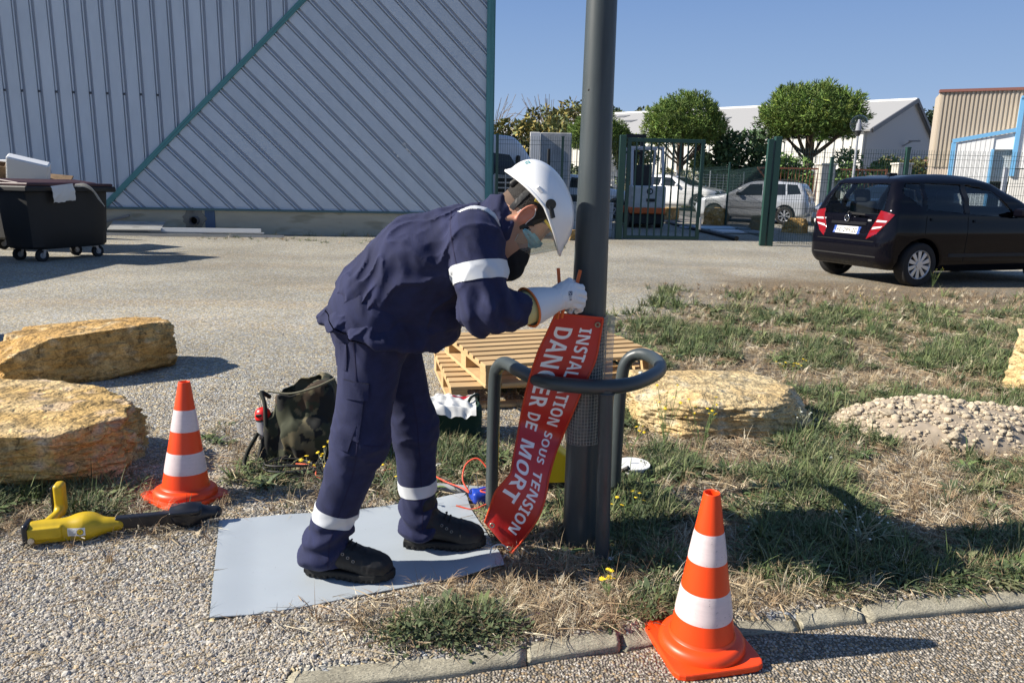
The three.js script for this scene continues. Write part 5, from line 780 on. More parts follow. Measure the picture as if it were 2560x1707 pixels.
{ // insulating mat
  const c = [[-.915, -2.053], [-.011, -2.374], [-.176, -3.001], [-1.141, -2.707]], nx = 60, nz = 44, P = [], U = [], X = [];
  const at = (u, v) => { const x = lerp(lerp(c[0][0], c[1][0], u), lerp(c[3][0], c[2][0], u), v), z = lerp(lerp(c[0][1], c[1][1], u), lerp(c[3][1], c[2][1], u), v); const e = 1 - v, r = u; const y = .006 + .014 * sstep(.65, 1, e) * (.6 + .6 * Math.sin(u * 7 + .4)) * sstep(.3, .8, u) + .02 * sstep(.82, 1, r) * Math.max(0, Math.sin(v * 6 + 1.2)) + .012 * sstep(.75, 1, v) * (.5 + .5 * Math.sin(u * 9)) + .008 * sstep(.85, 1, 1 - u); return [x + .012 * Math.sin(v * 5) * sstep(.8, 1, u), y, z + .012 * Math.sin(u * 6.5) * sstep(.6, 1, e)]; };
  for (const dy of [0, -.0035]) for (let j = 0; j <= nz; j++) for (let i = 0; i <= nx; i++) { const p = at(i / nx, j / nz); P.push(p[0], p[1] + dy, p[2]); U.push(i / nx, j / nz); }
  const W = nx + 1, B = W * (nz + 1); for (let j = 0; j < nz; j++) for (let i = 0; i < nx; i++) { const a = j * W + i; X.push(a, a + 1, a + W, a + 1, a + W + 1, a + W, a + B, a + W + B, a + 1 + B, a + 1 + B, a + W + B, a + W + 1 + B); }
  const e = (a, b) => X.push(a, b + B, b, a, a + B, b + B); for (let i = 0; i < nx; i++) { e(i + 1, i); e(nz * W + i, nz * W + i + 1); } for (let j = 0; j < nz; j++) { e(j * W, (j + 1) * W); e((j + 1) * W + nx, j * W + nx); }
  const g = new THREE.BufferGeometry(); g.setAttribute('position', new THREE.BufferAttribute(new Float32Array(P), 3)); g.setAttribute('uv', new THREE.BufferAttribute(new Float32Array(U), 2)); g.setIndex(X); g.computeVertexNormals();
  const tx = dataTex(1024, 700, (i, j) => { const u = i / 1024, v = j / 700; let t = .86 + .05 * (pfbm(u, v, 5, 4) - .5); const s = N2(u * 240, v * 160, 240); if (s > .988) t -= .5; return [t, t * 1.01, t * 1.02]; }, true);
  lone('rubber_mat', toCreasedNormals(g, .5), phys(lin(.52, .565, .60), .42, { map: tx }), 'pale grey insulating rubber mat under the worker with curling edges', 'mat');
}
// ---------------------------------------------------------------- pallets
function makePallet(label) {
  const o = thing('wooden_pallet', label, 'pallet', [0, 0, 0], 0, 'stacked wooden pallets'), r = RNG(label.length);
  const wt = dataTex(512, 128, (i, j) => { const u = i / 512, v = j / 128; const g = pfbm(u * .5, v, 8, 3) * .6 + .4 * N2(u * 4, v * 60 + 3 * N1(u * 3, v * 4, 8), 60); const t = .9 + .24 * (g - .5); return [t, t * .95, t * .86]; }, true);
  const ms = [0, 1, 2].map(k => std(lin(.66 - .05 * k, .50 - .04 * k, .31 - .03 * k), .85, { map: wt }));
  const L = 1.2, D = 1.0, board = (nm, w, h, d, x, y, z) => mesh(nm, rbox(w, h, d, .003, x, y, z, 1), ms[Math.floor(r() * 3)], o);
  for (let i = 0; i < 8; i++) board('deck_board', L, .021, i === 0 || i === 7 ? .1 : .085, (r() - .5) * .008, .133, D / 2 - .05 - i * (D - .1) / 7);
  for (let i = 0; i < 3; i++) board('cross_board', .1, .021, D - .004, (i - 1) * (L / 2 - .05), .112, 0);
  for (let i = 0; i < 3; i++) for (let j = 0; j < 3; j++) board('block', .1, .078, .12, (i - 1) * (L / 2 - .052), .0625, (j - 1) * (D / 2 - .062));
  for (let i = 0; i < 3; i++) board('bottom_board', .1, .022, D, (i - 1) * (L / 2 - .05), .0115, 0);
  for (let j = 0; j < 2; j++) board('bottom_board', L - .21, .021, .095, 0, .011, (j ? -1 : 1) * (D / 2 - .05));
  return o;
}
{ const a = makePallet('bare wooden pallet lying on the gravel under another one'); a.position.set(.123, .005, -4.90); a.rotation.y = 12 * Math.PI / 180; const b = makePallet('bare wooden pallet lying askew on top of the other one'); b.position.set(.246, .150, -4.93); b.rotation.y = 19.4 * Math.PI / 180; }
// ---------------------------------------------------------------- yellow cable detector
{
  const o = thing('cable_detector', 'yellow cable detector with black arm and round end lying on the gravel', 'detector', [-1.775, .006, -2.505], 17 * Math.PI / 180);
  const ye = phys(lin(.74, .50, .012), .42, { map: grime }), bk = phys(lin(.010, .011, .016), .35), bl = V(0, 0, 0);
  const body = (x, y, z) => { let d = smax(cap(x, y, z, [.03, .042, 0], [.20, .042, -.005], .043, .043), -(x - .015), .01); d = smax(d, Math.abs(z) - .034, .02); d = smin(d, cap(x, y, z, [.2, .042, -.005], [.31, .042, -.006], .043, .024), .03); d = smin(d, ell(x, y, z, [.19, .06, -.035], [.055, .028, .035]), .02); d = smin(d, sdbox(x, y, z, [.075, .05, .03], [.055, .022, .012], .006), .008);
    d = smin(d, cap(x, y, z, [.06, .05, -.03], [.085, .062, -.12], .022, .017), .025); d = smin(d, sdbox(x, y, z, [.085, .11, -.15], [.018, .062, .03], .014), .02); return d; };
  mesh('housing', nets(body, [-.03, -.02, -.21], [.36, .2, .08], .005, 2, .002), ye, o);
  mesh('end_cap', nets((x, y, z) => smax(sdbox(x, y, z, [.012, .042, 0], [.012, .047, .04], .012), -1, .01), [-.02, -.02, -.06], [.05, .11, .06], .006), bk, o);
  mesh('arm', rbox(.25, .048, .032, .006).rotateZ(.0).translate(.425, .047, -.008), bk, o);
  mesh('search_head', nets((x, y, z) => smin(ell(x, y, z, [.555, .05, -.01], [.066, .05, .042]), smin(cap(x, y, z, [.555, .05, -.01], [.655, .05, -.012], .03, .024), sdbox(x, y, z, [.545, .075, -.012], [.055, .006, .05], .004), .004), .02), [.46, -.02, -.09], [.70, .13, .06], .006), bk, o);
  mesh('screw', cyl(.011, .011, .008, 16).rotateX(Math.PI / 2).translate(.032, .03, .043), std(lin(.5, .5, .5), .3, { metalness: .9 }), o);
  mesh('handle_display', rbox(.012, .10, .045, .005).translate(.062, .11, -.152), bk, o);
  const cv = document.createElement('canvas'); cv.width = 256; cv.height = 128; const x = cv.getContext('2d'); x.fillStyle = '#dcdcd8'; x.fillRect(0, 0, 256, 128); x.strokeStyle = '#222'; x.lineWidth = 8; x.fillStyle = '#e6c419'; x.beginPath(); x.arc(184, 64, 46, 0, 7); x.fill(); x.stroke(); x.fillStyle = '#333'; for (let i = 0; i < 6; i++) x.fillRect(14, 16 + i * 17, 60 + (i * 37) % 50, 6); x.fillRect(162, 48, 44, 8); x.fillRect(166, 66, 38, 8); const t = new THREE.CanvasTexture(cv); t.colorSpace = THREE.SRGBColorSpace;
  mesh('sticker', patch(body, (u, v) => [[lerp(.148, .208, u), lerp(.030, .06, v), .2], [0, 0, -1]], 8, 6, .0008, .4), std(0xffffff, .5, { map: t }), o);
}
// ---------------------------------------------------------------- bags and gear
function camo(x, y, z, s = 1) { const a = fbm(x * 7 * s, y * 7 * s, z * 7 * s, 3), b = fbm(x * 6 * s + 9, y * 6 * s, z * 6 * s + 3, 3), c = fbm(x * 8 * s, y * 8 * s + 20, z * 8 * s, 3); return a > .06 ? [.010, .011, .010] : b > .10 ? [.13, .11, .06] : c > .1 ? [.055, .036, .02] : [.034, .038, .02]; }
{
  const o = thing('camouflage_rucksack', 'open camouflage rucksack slumped on the ground behind the worker', 'rucksack', [-1.0, 0, -3.46], .12); o.scale.set(.88, 1, .95);
  const crease = (x, y, z) => .010 * noise(x * 18, y * 9, z * 18) + .008 * Math.abs(noise(x * 9 + y * 12, y * 5, z * 11));
  const out = (x, y, z) => { const lean = x + .06 * (y - .2), w = lerp(.185, .158, y / .4) , d0 = lerp(.145, .125, y / .4); let d = sdbox(lean - .02, y, z, [0, .2, 0], [w, .215, d0], .07); d = smin(d, cap(x, y, z, [-.2, .03, .07], [-.165, .2, .06], .058, .052), .03); d = smin(d, ell(x, y, z, [.02, .14, .15], [.13, .1, .045]), .03); return d + crease(x, y, z); };
  const rim = (x, y, z) => y - (.375 + .055 * x / .18 + .025 * noise(x * 14, 2, z * 14));
  const f = (x, y, z) => { const d = out(x, y, z); return Math.max(smax(d, rim(x, y, z), .008), -Math.max(d + .012, .22 - y)); };
  const g = nets(f, [-.32, -.03, -.22], [.3, .5, .26], .008, 2, .003); mesh('fabric', tint(g, (x, y, z) => camo(x, y, z)), std(0xffffff, .9, { vertexColors: true }), o);
  const st = std(lin(.02, .022, .016), .9); mesh('strap', tube([[-.24, .16, .09], [-.29, .08, .12], [-.30, .03, .17], [-.26, .02, .2], [-.2, .03, .17]], .012, 30, 6), st, o); mesh('strap', tube([[-.2, .3, -.05], [-.23, .34, .02], [-.2, .3, .08], [-.19, .2, .12]], .011, 24, 6), st, o); mesh('top_binding', tube([[-.17, .372, .12], [-.05, .365, .138], [.08, .395, .138], [.18, .43, .11]], .005, 24, 6), std(lin(.16, .15, .1), .9), o);
  const b = thing('water_bottle', 'grey bottle with a bright red screw top tucked in the rucksack pocket', 'bottle', [-1.172, .125, -3.385]); b.rotation.z = .1;
  mesh('shell', new THREE.LatheGeometry([[.0, 0], [.034, 0], [.036, .03], [.036, .085], [.034, .095]].map(p => new THREE.Vector2(...p)), 28), std(lin(.3, .31, .33), .35), b); mesh('neck', cyl(.037, .037, .012, 28, 0, .097, 0), std(lin(.01, .01, .01), .5), b);
  mesh('screw_top', new THREE.LatheGeometry([[.038, .1], [.0385, .115], [.034, .135], [.022, .148], [.012, .151], [.01, .143], [0, .143]].map(p => new THREE.Vector2(...p)), 28), phys(lin(.72, .02, .018), .35), b); mesh('grip_notch', rbox(.03, .014, .012, .005).translate(-.008, .122, .034), std(lin(.01, .01, .01), .6), b);
  const cp = []; const q = RNG(6); for (let i = 0; i <= 150; i++) { const t = i / 150, a = t * 6.2832 * 5.3, R = .10 + .025 * Math.sin(t * 23) - .02 * t; cp.push([R * 1.35 * Math.cos(a), .012 + t * .05 + .006 * Math.sin(a * 1.7), R * .75 * Math.sin(a)]); }
  lone('cable_coil', tube(cp, .0055, 420, 6), std(lin(.016, .016, .017), .55), 'coil of black cable lying in front of the rucksack', 'cable', [-1.0, .004, -3.24], .1);
}
{
  const o = thing('green_bag', 'dark green canvas bag on the ground behind the worker legs', 'bag', [-.325, 0, -3.86], .15);
  const out = (x, y, z) => sdbox(x, y, z, [0, .1, 0], [.165, .105, .12], .05) + .012 * noise(x * 12, y * 9, z * 12) + .006 * Math.abs(noise(x * 22, y * 15, z * 20)), f = (x, y, z) => { const d = out(x, y, z); return Math.max(smax(d, y - .185 - .02 * noise(x * 12, 1, z * 12), .01), -Math.max(d + .01, .14 - y)); };
  mesh('fabric', nets(f, [-.24, -.03, -.2], [.24, .26, .2], .008), std(lin(.008, .035, .024), .9), o); mesh('handle', tube([[.08, .19, .1], [.1, .23, .09], [.14, .235, .05], [.15, .19, 0]], .008, 20, 6), std(lin(.006, .02, .015), .9), o);
  const pg = new THREE.PlaneGeometry(.26, .2, 26, 20), p = pg.attributes.position; for (let i = 0; i < p.count; i++) { const u = p.getX(i), v = p.getY(i); p.setXYZ(i, u, .19 + .05 * Math.abs(noise(u * 11, v * 11, 2)) + (v > .02 ? -.14 * (v - .02) * 5 * .25 : 0) + .02 * noise(u * 25, v * 25, 0), v * .9 + .04); if (v < -.03) p.setY(i, p.getY(i) + .02); if (p.getZ(i) > .1) p.setY(i, p.getY(i) - (p.getZ(i) - .1) * 1.2); } pg.computeVertexNormals();
  const cv = dataTex(128, 128, (i, j) => { const u = i / 128, v = j / 128; return (v < .28 && v > .12 && u > .25) ? [.62, .04, .08] : [.86, .86, .85]; }, true);
  lone('plastic_carrier', pg, phys(0xffffff, .35, { map: cv, side: THREE.DoubleSide, transmission: .15, thickness: 0 }), 'crumpled white and red plastic carrier lying on the green bag', 'plastic bag', [-.32, .004, -3.80], .1);
}
{ // yellow case behind the post
  const o = thing('yellow_case', 'yellow and black instrument case standing behind the lamp post', 'case', [.155, 0, -3.14], .12), ye = phys(lin(.78, .53, .01), .4), bk = std(lin(.012, .012, .012), .7);
  mesh('shell', merge([extrude([[-.07, .075], [-.075, .17], [-.05, .235], [-.015, .25], [.06, .2], [.11, .16], [.115, .05], [-.01, .05], [-.01, .075]], .12, .008, 2).translate(0, 0, -.06)]), ye, o); mesh('foot', merge([rbox(.15, .09, .11, .012, .03, .045, 0), rbox(.05, .1, .08, .008, -.055, .05, 0)]), bk, o);
  const cv = document.createElement('canvas'); cv.width = cv.height = 128; const x = cv.getContext('2d'); x.fillStyle = '#d9a81a'; x.fillRect(0, 0, 128, 128); x.strokeStyle = '#33240c'; x.lineWidth = 9; x.fillStyle = '#d9632a'; x.beginPath(); x.moveTo(64, 8); x.lineTo(120, 64); x.lineTo(64, 120); x.lineTo(8, 64); x.closePath(); x.stroke(); x.beginPath(); x.moveTo(64, 28); x.lineTo(88, 60); x.lineTo(40, 60); x.fill(); x.fillStyle = '#eadf9a'; x.fillRect(40, 66, 48, 24); const t = new THREE.CanvasTexture(cv); t.colorSpace = THREE.SRGBColorSpace;
  mesh('emblem', new THREE.PlaneGeometry(.065, .05).translate(-.022, .165, .0695), std(0xffffff, .5, { map: t }), o); mesh('cable', tube([[-.05, .15, .075], [-.035, .22, .085], [.0, .29, .09], [.03, .33, .05]], .003, 24, 5), bk, o);
}
lone('cable_reel_disc', merge([cyl(.082, .082, .006, 40, 0, .055, 0), cyl(.06, .07, .045, 24, 0, .025, 0), cyl(.004, .004, .03, 8, -.01, .07, 0)]), std(lin(.74, .74, .72), .5), 'small white disc lid standing in the weeds beside the guard rail', 'disc', [.585, 0, -3.32]);
lone('black_tool', merge([rod([0, 0, 0], [.05, .045, .03], .011, 10), rbox(.05, .035, .03, .008, -.01, .005, -.01)]), std(lin(.012, .012, .012), .5), 'small black tool leaning on the white disc', 'tool', [.50, .03, -3.25]);
lone('grey_tube', merge([rod([-.14, .022, 0], [.1, .022, .02], .022, 20), rod([.1, .022, .02], [.15, .022, .025], .026, 20)]), std(lin(.30, .33, .34), .5), 'short grey plastic tube on the ground beside the mat', 'tube', [-.19, 0, -3.06], -.05);
lone('blue_pouch', nets((x, y, z) => sdbox(x, y, z, [0, .03, 0], [.06, .028, .04], .02) + .006 * noise(x * 30, y * 20, z * 30), [-.1, -.02, -.08], [.1, .09, .08], .006), phys(lin(.01, .045, .36), .4), 'small blue pouch tangled in orange cord', 'pouch', [-.105, 0, -2.975], .3);
lone('rope', tube([[-1.02, .03, -3.3], [-.9, .05, -3.22], [-.86, .02, -3.15], [-.7, .02, -3.2], [-.55, .015, -3.3], [-.40, .03, -3.42], [-.30, .02, -3.36], [-.2, .03, -3.38], [-.05, .02, -3.44], [.1, .025, -3.46], [.2, .015, -3.3], [.1, .015, -3.1]], .0036, 160, 6), std(lin(.66, .085, .02), .55), 'orange cord trailing through the grass from the rucksack', 'cord');
lone('rope', tube([[-.34, .05, -3.14], [-.28, .055, -3.06], [-.2, .055, -2.99], [-.17, .05, -2.96], [-.2, .09, -3.0], [-.19, .14, -3.05], [-.14, .165, -3.06], [-.09, .12, -3.03], [-.08, .07, -2.98], [-.12, .07, -2.93], [-.05, .06, -2.9], [-.14, .012, -2.88], [-.22, .015, -2.9]], .0036, 140, 6), std(lin(.66, .07, .03), .55), 'looped orange cord round the blue pouch beside the guard rail leg', 'cord');
lone('black_wire', tube([[-.42, .01, -3.18], [-.33, .05, -3.13], [-.26, .06, -3.05], [-.2, .02, -2.98], [-.17, .07, -3.02], [-.15, .1, -3.05], [-.13, .05, -2.98]], .0022, 60, 5), std(lin(.012, .012, .012), .5), 'thin black wire among the orange cord', 'wire');
lone('bottle_cap', merge([new THREE.LatheGeometry([[0, .017], [.0135, .017], [.0148, .015], [.015, 0], [.0135, 0]].map(p => new THREE.Vector2(...p)), 28)]), phys(lin(.008, .14, .10), .4), 'green plastic bottle cap on the gravel', 'bottle cap', [-.075, .004, -2.03]);
{ const m = lone('bottle_cap', new THREE.LatheGeometry([[0, 0], [.0125, 0], [.0132, .002], [.014, .011], [.0125, .011], [.0115, .003], [0, .003]].map(p => new THREE.Vector2(...p)), 28), phys(lin(.14, .01, .22), .4), 'purple plastic bottle cap lying open on the gravel', 'bottle cap', [.094, .004, -2.103]); m.rotation.x = .5; }
for (const [x, z, s, l] of [[.961, -2.724, .022, 'crumpled white litter in the shaded weeds'], [1.082, -2.73, .014, 'small white litter beside the crumpled piece'], [.37, -2.46, .012, 'white litter at the foot of the guard rail leg'], [1.63, -3.55, .025, 'white paper scrap in the weeds below the rubble heap']]) { const g = new THREE.IcosahedronGeometry(s, 2), p = g.attributes.position; for (let i = 0; i < p.count; i++) { const f = 1 + .5 * noise(p.getX(i) * 90 + x * 9, p.getY(i) * 90, p.getZ(i) * 90); p.setXYZ(i, p.getX(i) * f * 1.3, p.getY(i) * f * .6, p.getZ(i) * f); } g.computeVertexNormals(); lone('paper_litter', g, std(lin(.6, .64, .68), .7), l, 'litter', [x, .02, z]); }
for (const [x, z, l] of [[-.121, -3.475, 'small white mushroom beside the guard rail leg'], [-.335, -3.315, 'small white mushroom by the worker leg']]) lone('mushroom', merge([new THREE.SphereGeometry(.018, 16, 10).scale(1, .6, 1).translate(0, .03, 0), cyl(.006, .006, .03, 8, 0, .015, 0)]), std(lin(.66, .65, .6), .6), l, 'mushroom', [x, 0, z]);
{ // heap of rubble in the weeds
  const o = thing('rubble_heap', 'low heap of pale rubble and stones in the weeds', 'rubble', [2.52, -.02, -4.12]);
  const g = new THREE.CircleGeometry(1, 60).rotateX(-Math.PI / 2), G = new THREE.PlaneGeometry(1.5, .95, 70, 50).rotateX(-Math.PI / 2), p = G.attributes.position; const hh = (x, z) => .19 * Math.max(0, 1 - (x / .68) ** 2 - (z / .42) ** 2) ** .7 * (1 + .25 * noise(x * 5, 0, z * 5)) - .012; for (let i = 0; i < p.count; i++) { const x = p.getX(i), z = p.getZ(i); p.setY(i, hh(x, z) + .012 * noise(x * 30, 0, z * 30)); } G.computeVertexNormals(); mesh('mound', tint(uvMetres(G), (x, y, z) => { const t = 1 + .4 * noise(x * 16, 2, z * 16); return [.33 * t, .27 * t, .20 * t]; }), std(0xffffff, 1, { vertexColors: true }), o);
  const r = RNG(91), big = [], small = [], mk = (s, x, z) => { const q = new THREE.IcosahedronGeometry(s, s > .017 ? 1 : 0), a = q.attributes.position; for (let i = 0; i < a.count; i++) { const f = 1 + .45 * noise(a.getX(i) * 30 + x * 50, a.getY(i) * 30, a.getZ(i) * 30 + z * 50); a.setXYZ(i, a.getX(i) * f * (1 + .3 * r()), a.getY(i) * f * .75, a.getZ(i) * f); } q.computeVertexNormals(); q.rotateY(r() * 6); q.translate(x, hh(x, z) + s * .35, z); const t = .75 + .5 * r(); return tint(q, () => [.46 * t, .385 * t, .28 * t]); };
  for (let i = 0; i < 1500; i++) { const a = r() * 6.28, d = Math.sqrt(r()) * 1.02, x = Math.cos(a) * d * .66, z = Math.sin(a) * d * .41; small.push(mk(.005 + .016 * r() ** 3, x, z)); }
  const sm = std(0xffffff, .95, { vertexColors: true }); mesh('small_stones', merge(small), sm, o).userData.kind = 'stuff';
  for (let i = 0; i < 26; i++) { const a = r() * 6.28, d = Math.sqrt(r()), x = Math.cos(a) * d * .62, z = Math.abs(Math.sin(a)) * d * .38 - .02; mesh('stone', mk(.018 + .024 * r() ** 2, x, z), sm, o); }
}
// ---------------------------------------------------------------- the worker
{
  const bx = -.45, bz = -2.45, man = thing('person', 'worker in navy overalls, white helmet and white gloves bending towards the lamp post', 'person', [bx, 0, bz]);
  const add = (name, g, m, parent = man) => { if (parent === man || true) g.translate(-bx, 0, -bz); return mesh(name, g, m, parent); };
  const ridge = (x, y, z) => 1 - 2 * Math.abs(noise(x, y, z)), sharp = (x, y, z) => { const v = 1 - Math.abs(noise(x, y, z)) * 2.2; return v * Math.abs(v) - .35; };
  const clothTex = dataTex(256, 256, (i, j) => { const v = .82 + .22 * (pfbm(i / 256, j / 256, 8, 4) - .5) + .10 * (N2(i / 1.6, j / 1.6, 160) - .5); return [v, v, v]; }, true); clothTex.repeat.set(5, 5);
  const navy = phys(lin(.019, .025, .088), .92, { map: clothTex, bumpMap: clothTex, bumpScale: .0012, sheen: .2, sheenRoughness: .6, sheenColor: lin(.10, .10, .22) });
  const tape = std(lin(.55, .57, .60), .45), seamM = std(lin(.012, .012, .045), .95);
  // trousers
  const HR = [-.46, .85, -2.405], HL = [-.445, .845, -2.56], KR = [-.498, .50, -2.352], KL = [-.352, .46, -2.585], AR = [-.612, .16, -2.345], AL = [-.336, .16, -2.563];
  const trousers = (x, y, z) => {
    let d = ell(x, y, z, [-.462, .90, -2.482], [.158, .16, .186]);
    const r1 = smin(cap(x, y, z, HR, KR, .110, .084), smin(cap(x, y, z, KR, AR, .084, .068), cap(x, y, z, AR, [-.632, .085, -2.342], .072, .082), .02), .05);
    const l1 = smin(cap(x, y, z, HL, KL, .104, .076), smin(cap(x, y, z, KL, AL, .076, .062), cap(x, y, z, AL, [-.328, .085, -2.561], .064, .075), .02), .05);
    d = smin(d, smin(r1, l1, .02), .05);
    if (d > .05) return d;
    const ank = sstep(.27, .12, y), kn = Math.exp(-((y - .47) ** 2) / .012), th = sstep(.55, .8, y);
    const w = .005 * noise(x * 9, y * 7, z * 9) + ank * .0075 * Math.sin(y * 92 + 5 * noise(x * 9, y * 4, z * 9)) + kn * .009 * ridge(x * 9 + y * 14, y * 11 - x * 8, z * 9) * .7 + th * .006 * ridge(x * 16 - y * 4, y * 4, z * 12) * .6 + .0035 * ridge(x * 18 + y * 7, y * 6, z * 17);
    return smax(d - w, .052 - y, .004);
  };
  add('trousers', nets(trousers, [-.78, .03, -2.74], [-.16, 1.08, -2.2], .0085, 2, .0035), navy);
  const tr = man.children[0];
  const band = (c, ax, w, tl) => ringBand(trousers, c, ax, w, .0025, 72, .3, tl);
  const lower = (a, b, t) => [0, 1, 2].map(i => lerp(a[i], b[i], t));
  const b1 = lower(KR, AR, .80), b2 = lower(KL, AL, .74);
  add('reflective_band', band(b1, [KR[0] - AR[0], KR[1] - AR[1], KR[2] - AR[2]], .046, [0, .004]), tape, tr); add('reflective_band', band(b2, [KL[0] - AL[0], KL[1] - AL[1], 0], .044), tape, tr);
  // cargo pocket, flap, seams: laid on the cloth from the camera side
  const onLeg = (nm, q, m, off, n = 10) => add(nm, patch(trousers, (u, v) => { const [x, y] = bil(q, u, v); return [[x, y, -2.0], [0, 0, -1]]; }, n, n, off, .6), m, tr);
  onLeg('cargo_pocket', [[-.535, .535], [-.485, .52], [-.470, .665], [-.522, .665]], navy, .006); onLeg('pocket_flap', [[-.532, .655], [-.458, .65], [-.452, .705], [-.535, .715]], navy, .010); onLeg('knee_pocket', [[-.57, .50], [-.52, .485], [-.492, .57], [-.532, .58]], navy, .007); onLeg('hip_pocket', [[-.575, .75], [-.528, .742], [-.525, .83], [-.572, .83]], navy, .004);
  const seam = (pts, f = trousers, w = .0035, parent = tr, from = [0, 0, 1]) => { const c = new THREE.CatmullRomCurve3(pts.map(p => V(p[0], p[1], 0))), g = patch(f, (u, v) => { const p = c.getPoint(u), t = c.getTangent(u); return [[p.x - t.y * (v - .5) * w + from[0] * .5, p.y + t.x * (v - .5) * w + from[1] * .5, -2.4 + .5 * from[2]], [-from[0], -from[1], -from[2]]]; }, 60, 2, .0012, .9); add('seam', g, seamM, parent); };
  seam([[-.505, .86], [-.495, .7], [-.488, .55], [-.505, .42], [-.56, .26], [-.595, .15], [-.6, .07]]); seam([[-.47, .51], [-.44, .50], [-.41, .495]]); seam([[-.345, .60], [-.33, .5], [-.32, .35], [-.315, .2], [-.31, .1]]);
  // jacket
  const SR = [-.122, 1.172, -2.315], ER = [-.088, .960, -2.262], WR = [.022, .943, -2.345], SL = [-.10, 1.15, -2.66], EL = [-.115, .925, -2.705], WL = [.025, .893, -2.645];
  const hn = [.253, .967], h0 = [-.68, .902];
  const jacket = (x, y, z) => {
    const zz = -2.49 + (z + 2.49) * .84;
    let d = smin(cap(x, y, zz, [-.466, .85, -2.49], [-.446, .945, -2.49], .186, .148), cap(x, y, zz, [-.446, .945, -2.49], [-.325, 1.062, -2.49], .148, .158), .03);
    d = smin(d, cap(x, y, zz, [-.325, 1.062, -2.49], [-.165, 1.118, -2.49], .158, .146), .03); d = smin(d, cap(x, y, zz, [-.165, 1.118, -2.49], [-.065, 1.178, -2.49], .146, .095), .03);
    d = smin(d, cap(x, y, zz, [-.36, .93, -2.49], [-.27, .885, -2.49], .13, .10), .06); d = smin(d, cap(x, y, zz, [-.12, 1.10, -2.49], [-.055, 1.085, -2.49], .085, .05), .04); // cloth hanging under the belly
    d = smax(d, -((x - h0[0]) * hn[0] + (y - h0[1]) * hn[1]), .012);
    d = smin(d, cap(x, y, z, [-.075, 1.175, -2.49], [-.046, 1.222, -2.488], .084, .080), .02);
    const ar = smin(cap(x, y, z, SR, ER, .088, .076), cap(x, y, z, ER, WR, .078, .056), .022), al = smin(cap(x, y, z, SL, EL, .086, .074), cap(x, y, z, EL, WL, .072, .052), .03);
    const cut = (px, a, b) => { const ux = b[0] - a[0], uy = b[1] - a[1], uz = b[2] - a[2], l = Math.hypot(ux, uy, uz); return ((x - b[0]) * ux + (y - b[1]) * uy + (z - b[2]) * uz) / l; };
    d = smin(d, smax(ar, cut(0, ER, WR), .006), .028); d = smin(d, smax(al, cut(0, EL, WL), .006), .03);
    if (d > .06) return d;
    // folds: long drags from the armpit to the hem, bunching at the elbow, gathers above the hem
    const q = x * .62 + y * .79, pq = -x * .79 + y * .62, arm = sstep(-.19, -.13, x) * sstep(-2.37, -2.30, z) * sstep(1.25, 1.1, y), el = Math.exp(-((x + .07) ** 2 + (y - .95) ** 2) / .012) * sstep(-2.42, -2.3, z);
    let w = .011 * sharp(q * 6 + 2, pq * 13 + 1.5 * noise(q * 5, pq * 4, z * 4), z * 8) * (1 - arm * .75) + .004 * noise(x * 13, y * 13, z * 13) + .003 * ridge(x * 21, y * 14, z * 19);
    w += arm * .004 * ridge(x * 15 + y * 9, y * 9, z * 13) + el * .010 * Math.sin((x * 1.0 + y * .5) * 95 + 4 * noise(x * 8, y * 8, z * 8));
    const hem = Math.max(0, (x - h0[0]) * hn[0] + (y - h0[1]) * hn[1]); w += .004 * Math.exp(-hem * 22) * Math.sin(x * 60 + z * 55 + 3 * noise(x * 9, 0, z * 9)) - .006 * Math.exp(-((hem - .075) ** 2) / .0002) + .006 * Math.exp(-hem * 40);
    w -= .004 * Math.exp(-(((x + .19) + (y - 1.1) * .12) ** 2) / .00012) * sstep(-2.42, -2.36, z) * sstep(.95, 1.02, y);   // armhole seam
    return d - w;
  };
  add('jacket', nets(jacket, [-.76, .74, -2.84], [.14, 1.38, -2.12], .0085, 2, .0035), navy);
  const jk = man.children[1], armAx = [SR[0] - ER[0], SR[1] - ER[1], SR[2] - ER[2]], bc = lower(SR, ER, .50);
  add('reflective_band', ringBand(jacket, bc, armAx, .056, .003, 72, .097), tape, jk);
  { const hi = new THREE.CatmullRomCurve3([V(-.182, 1.262, 0), V(-.142, 1.263, 0), V(-.084, 1.252, 0), V(-.048, 1.214, 0)]), lo = new THREE.CatmullRomCurve3([V(-.174, 1.229, 0), V(-.122, 1.236, 0), V(-.084, 1.227, 0), V(-.046, 1.200, 0)]), d = [0, -.42, -.9076];
    add('shoulder_band', patch(jacket, (u, v) => { const p = lo.getPoint(u).lerp(hi.getPoint(u), v); return [[p.x, p.y + .42 * .4, -2.36 + .9076 * .4], d]; }, 28, 8, .003, .8), tape, jk); }
  const seamJ = (pts, from) => seam(pts, jacket, .003, jk, from);
  seamJ([[-.665, .945], [-.60, .915], [-.53, .88], [-.46, .85], [-.40, .83]], [-.3, 0, .95]); seamJ([[-.205, 1.26], [-.20, 1.2], [-.185, 1.1], [-.17, 1.03]], [0, .3, .95]);
  // boots
  const bootM = std(lin(.008, .008, .0085), .62, { bumpMap: clothTex, bumpScale: .001 }), soleM = std(lin(.006, .006, .006), .75);
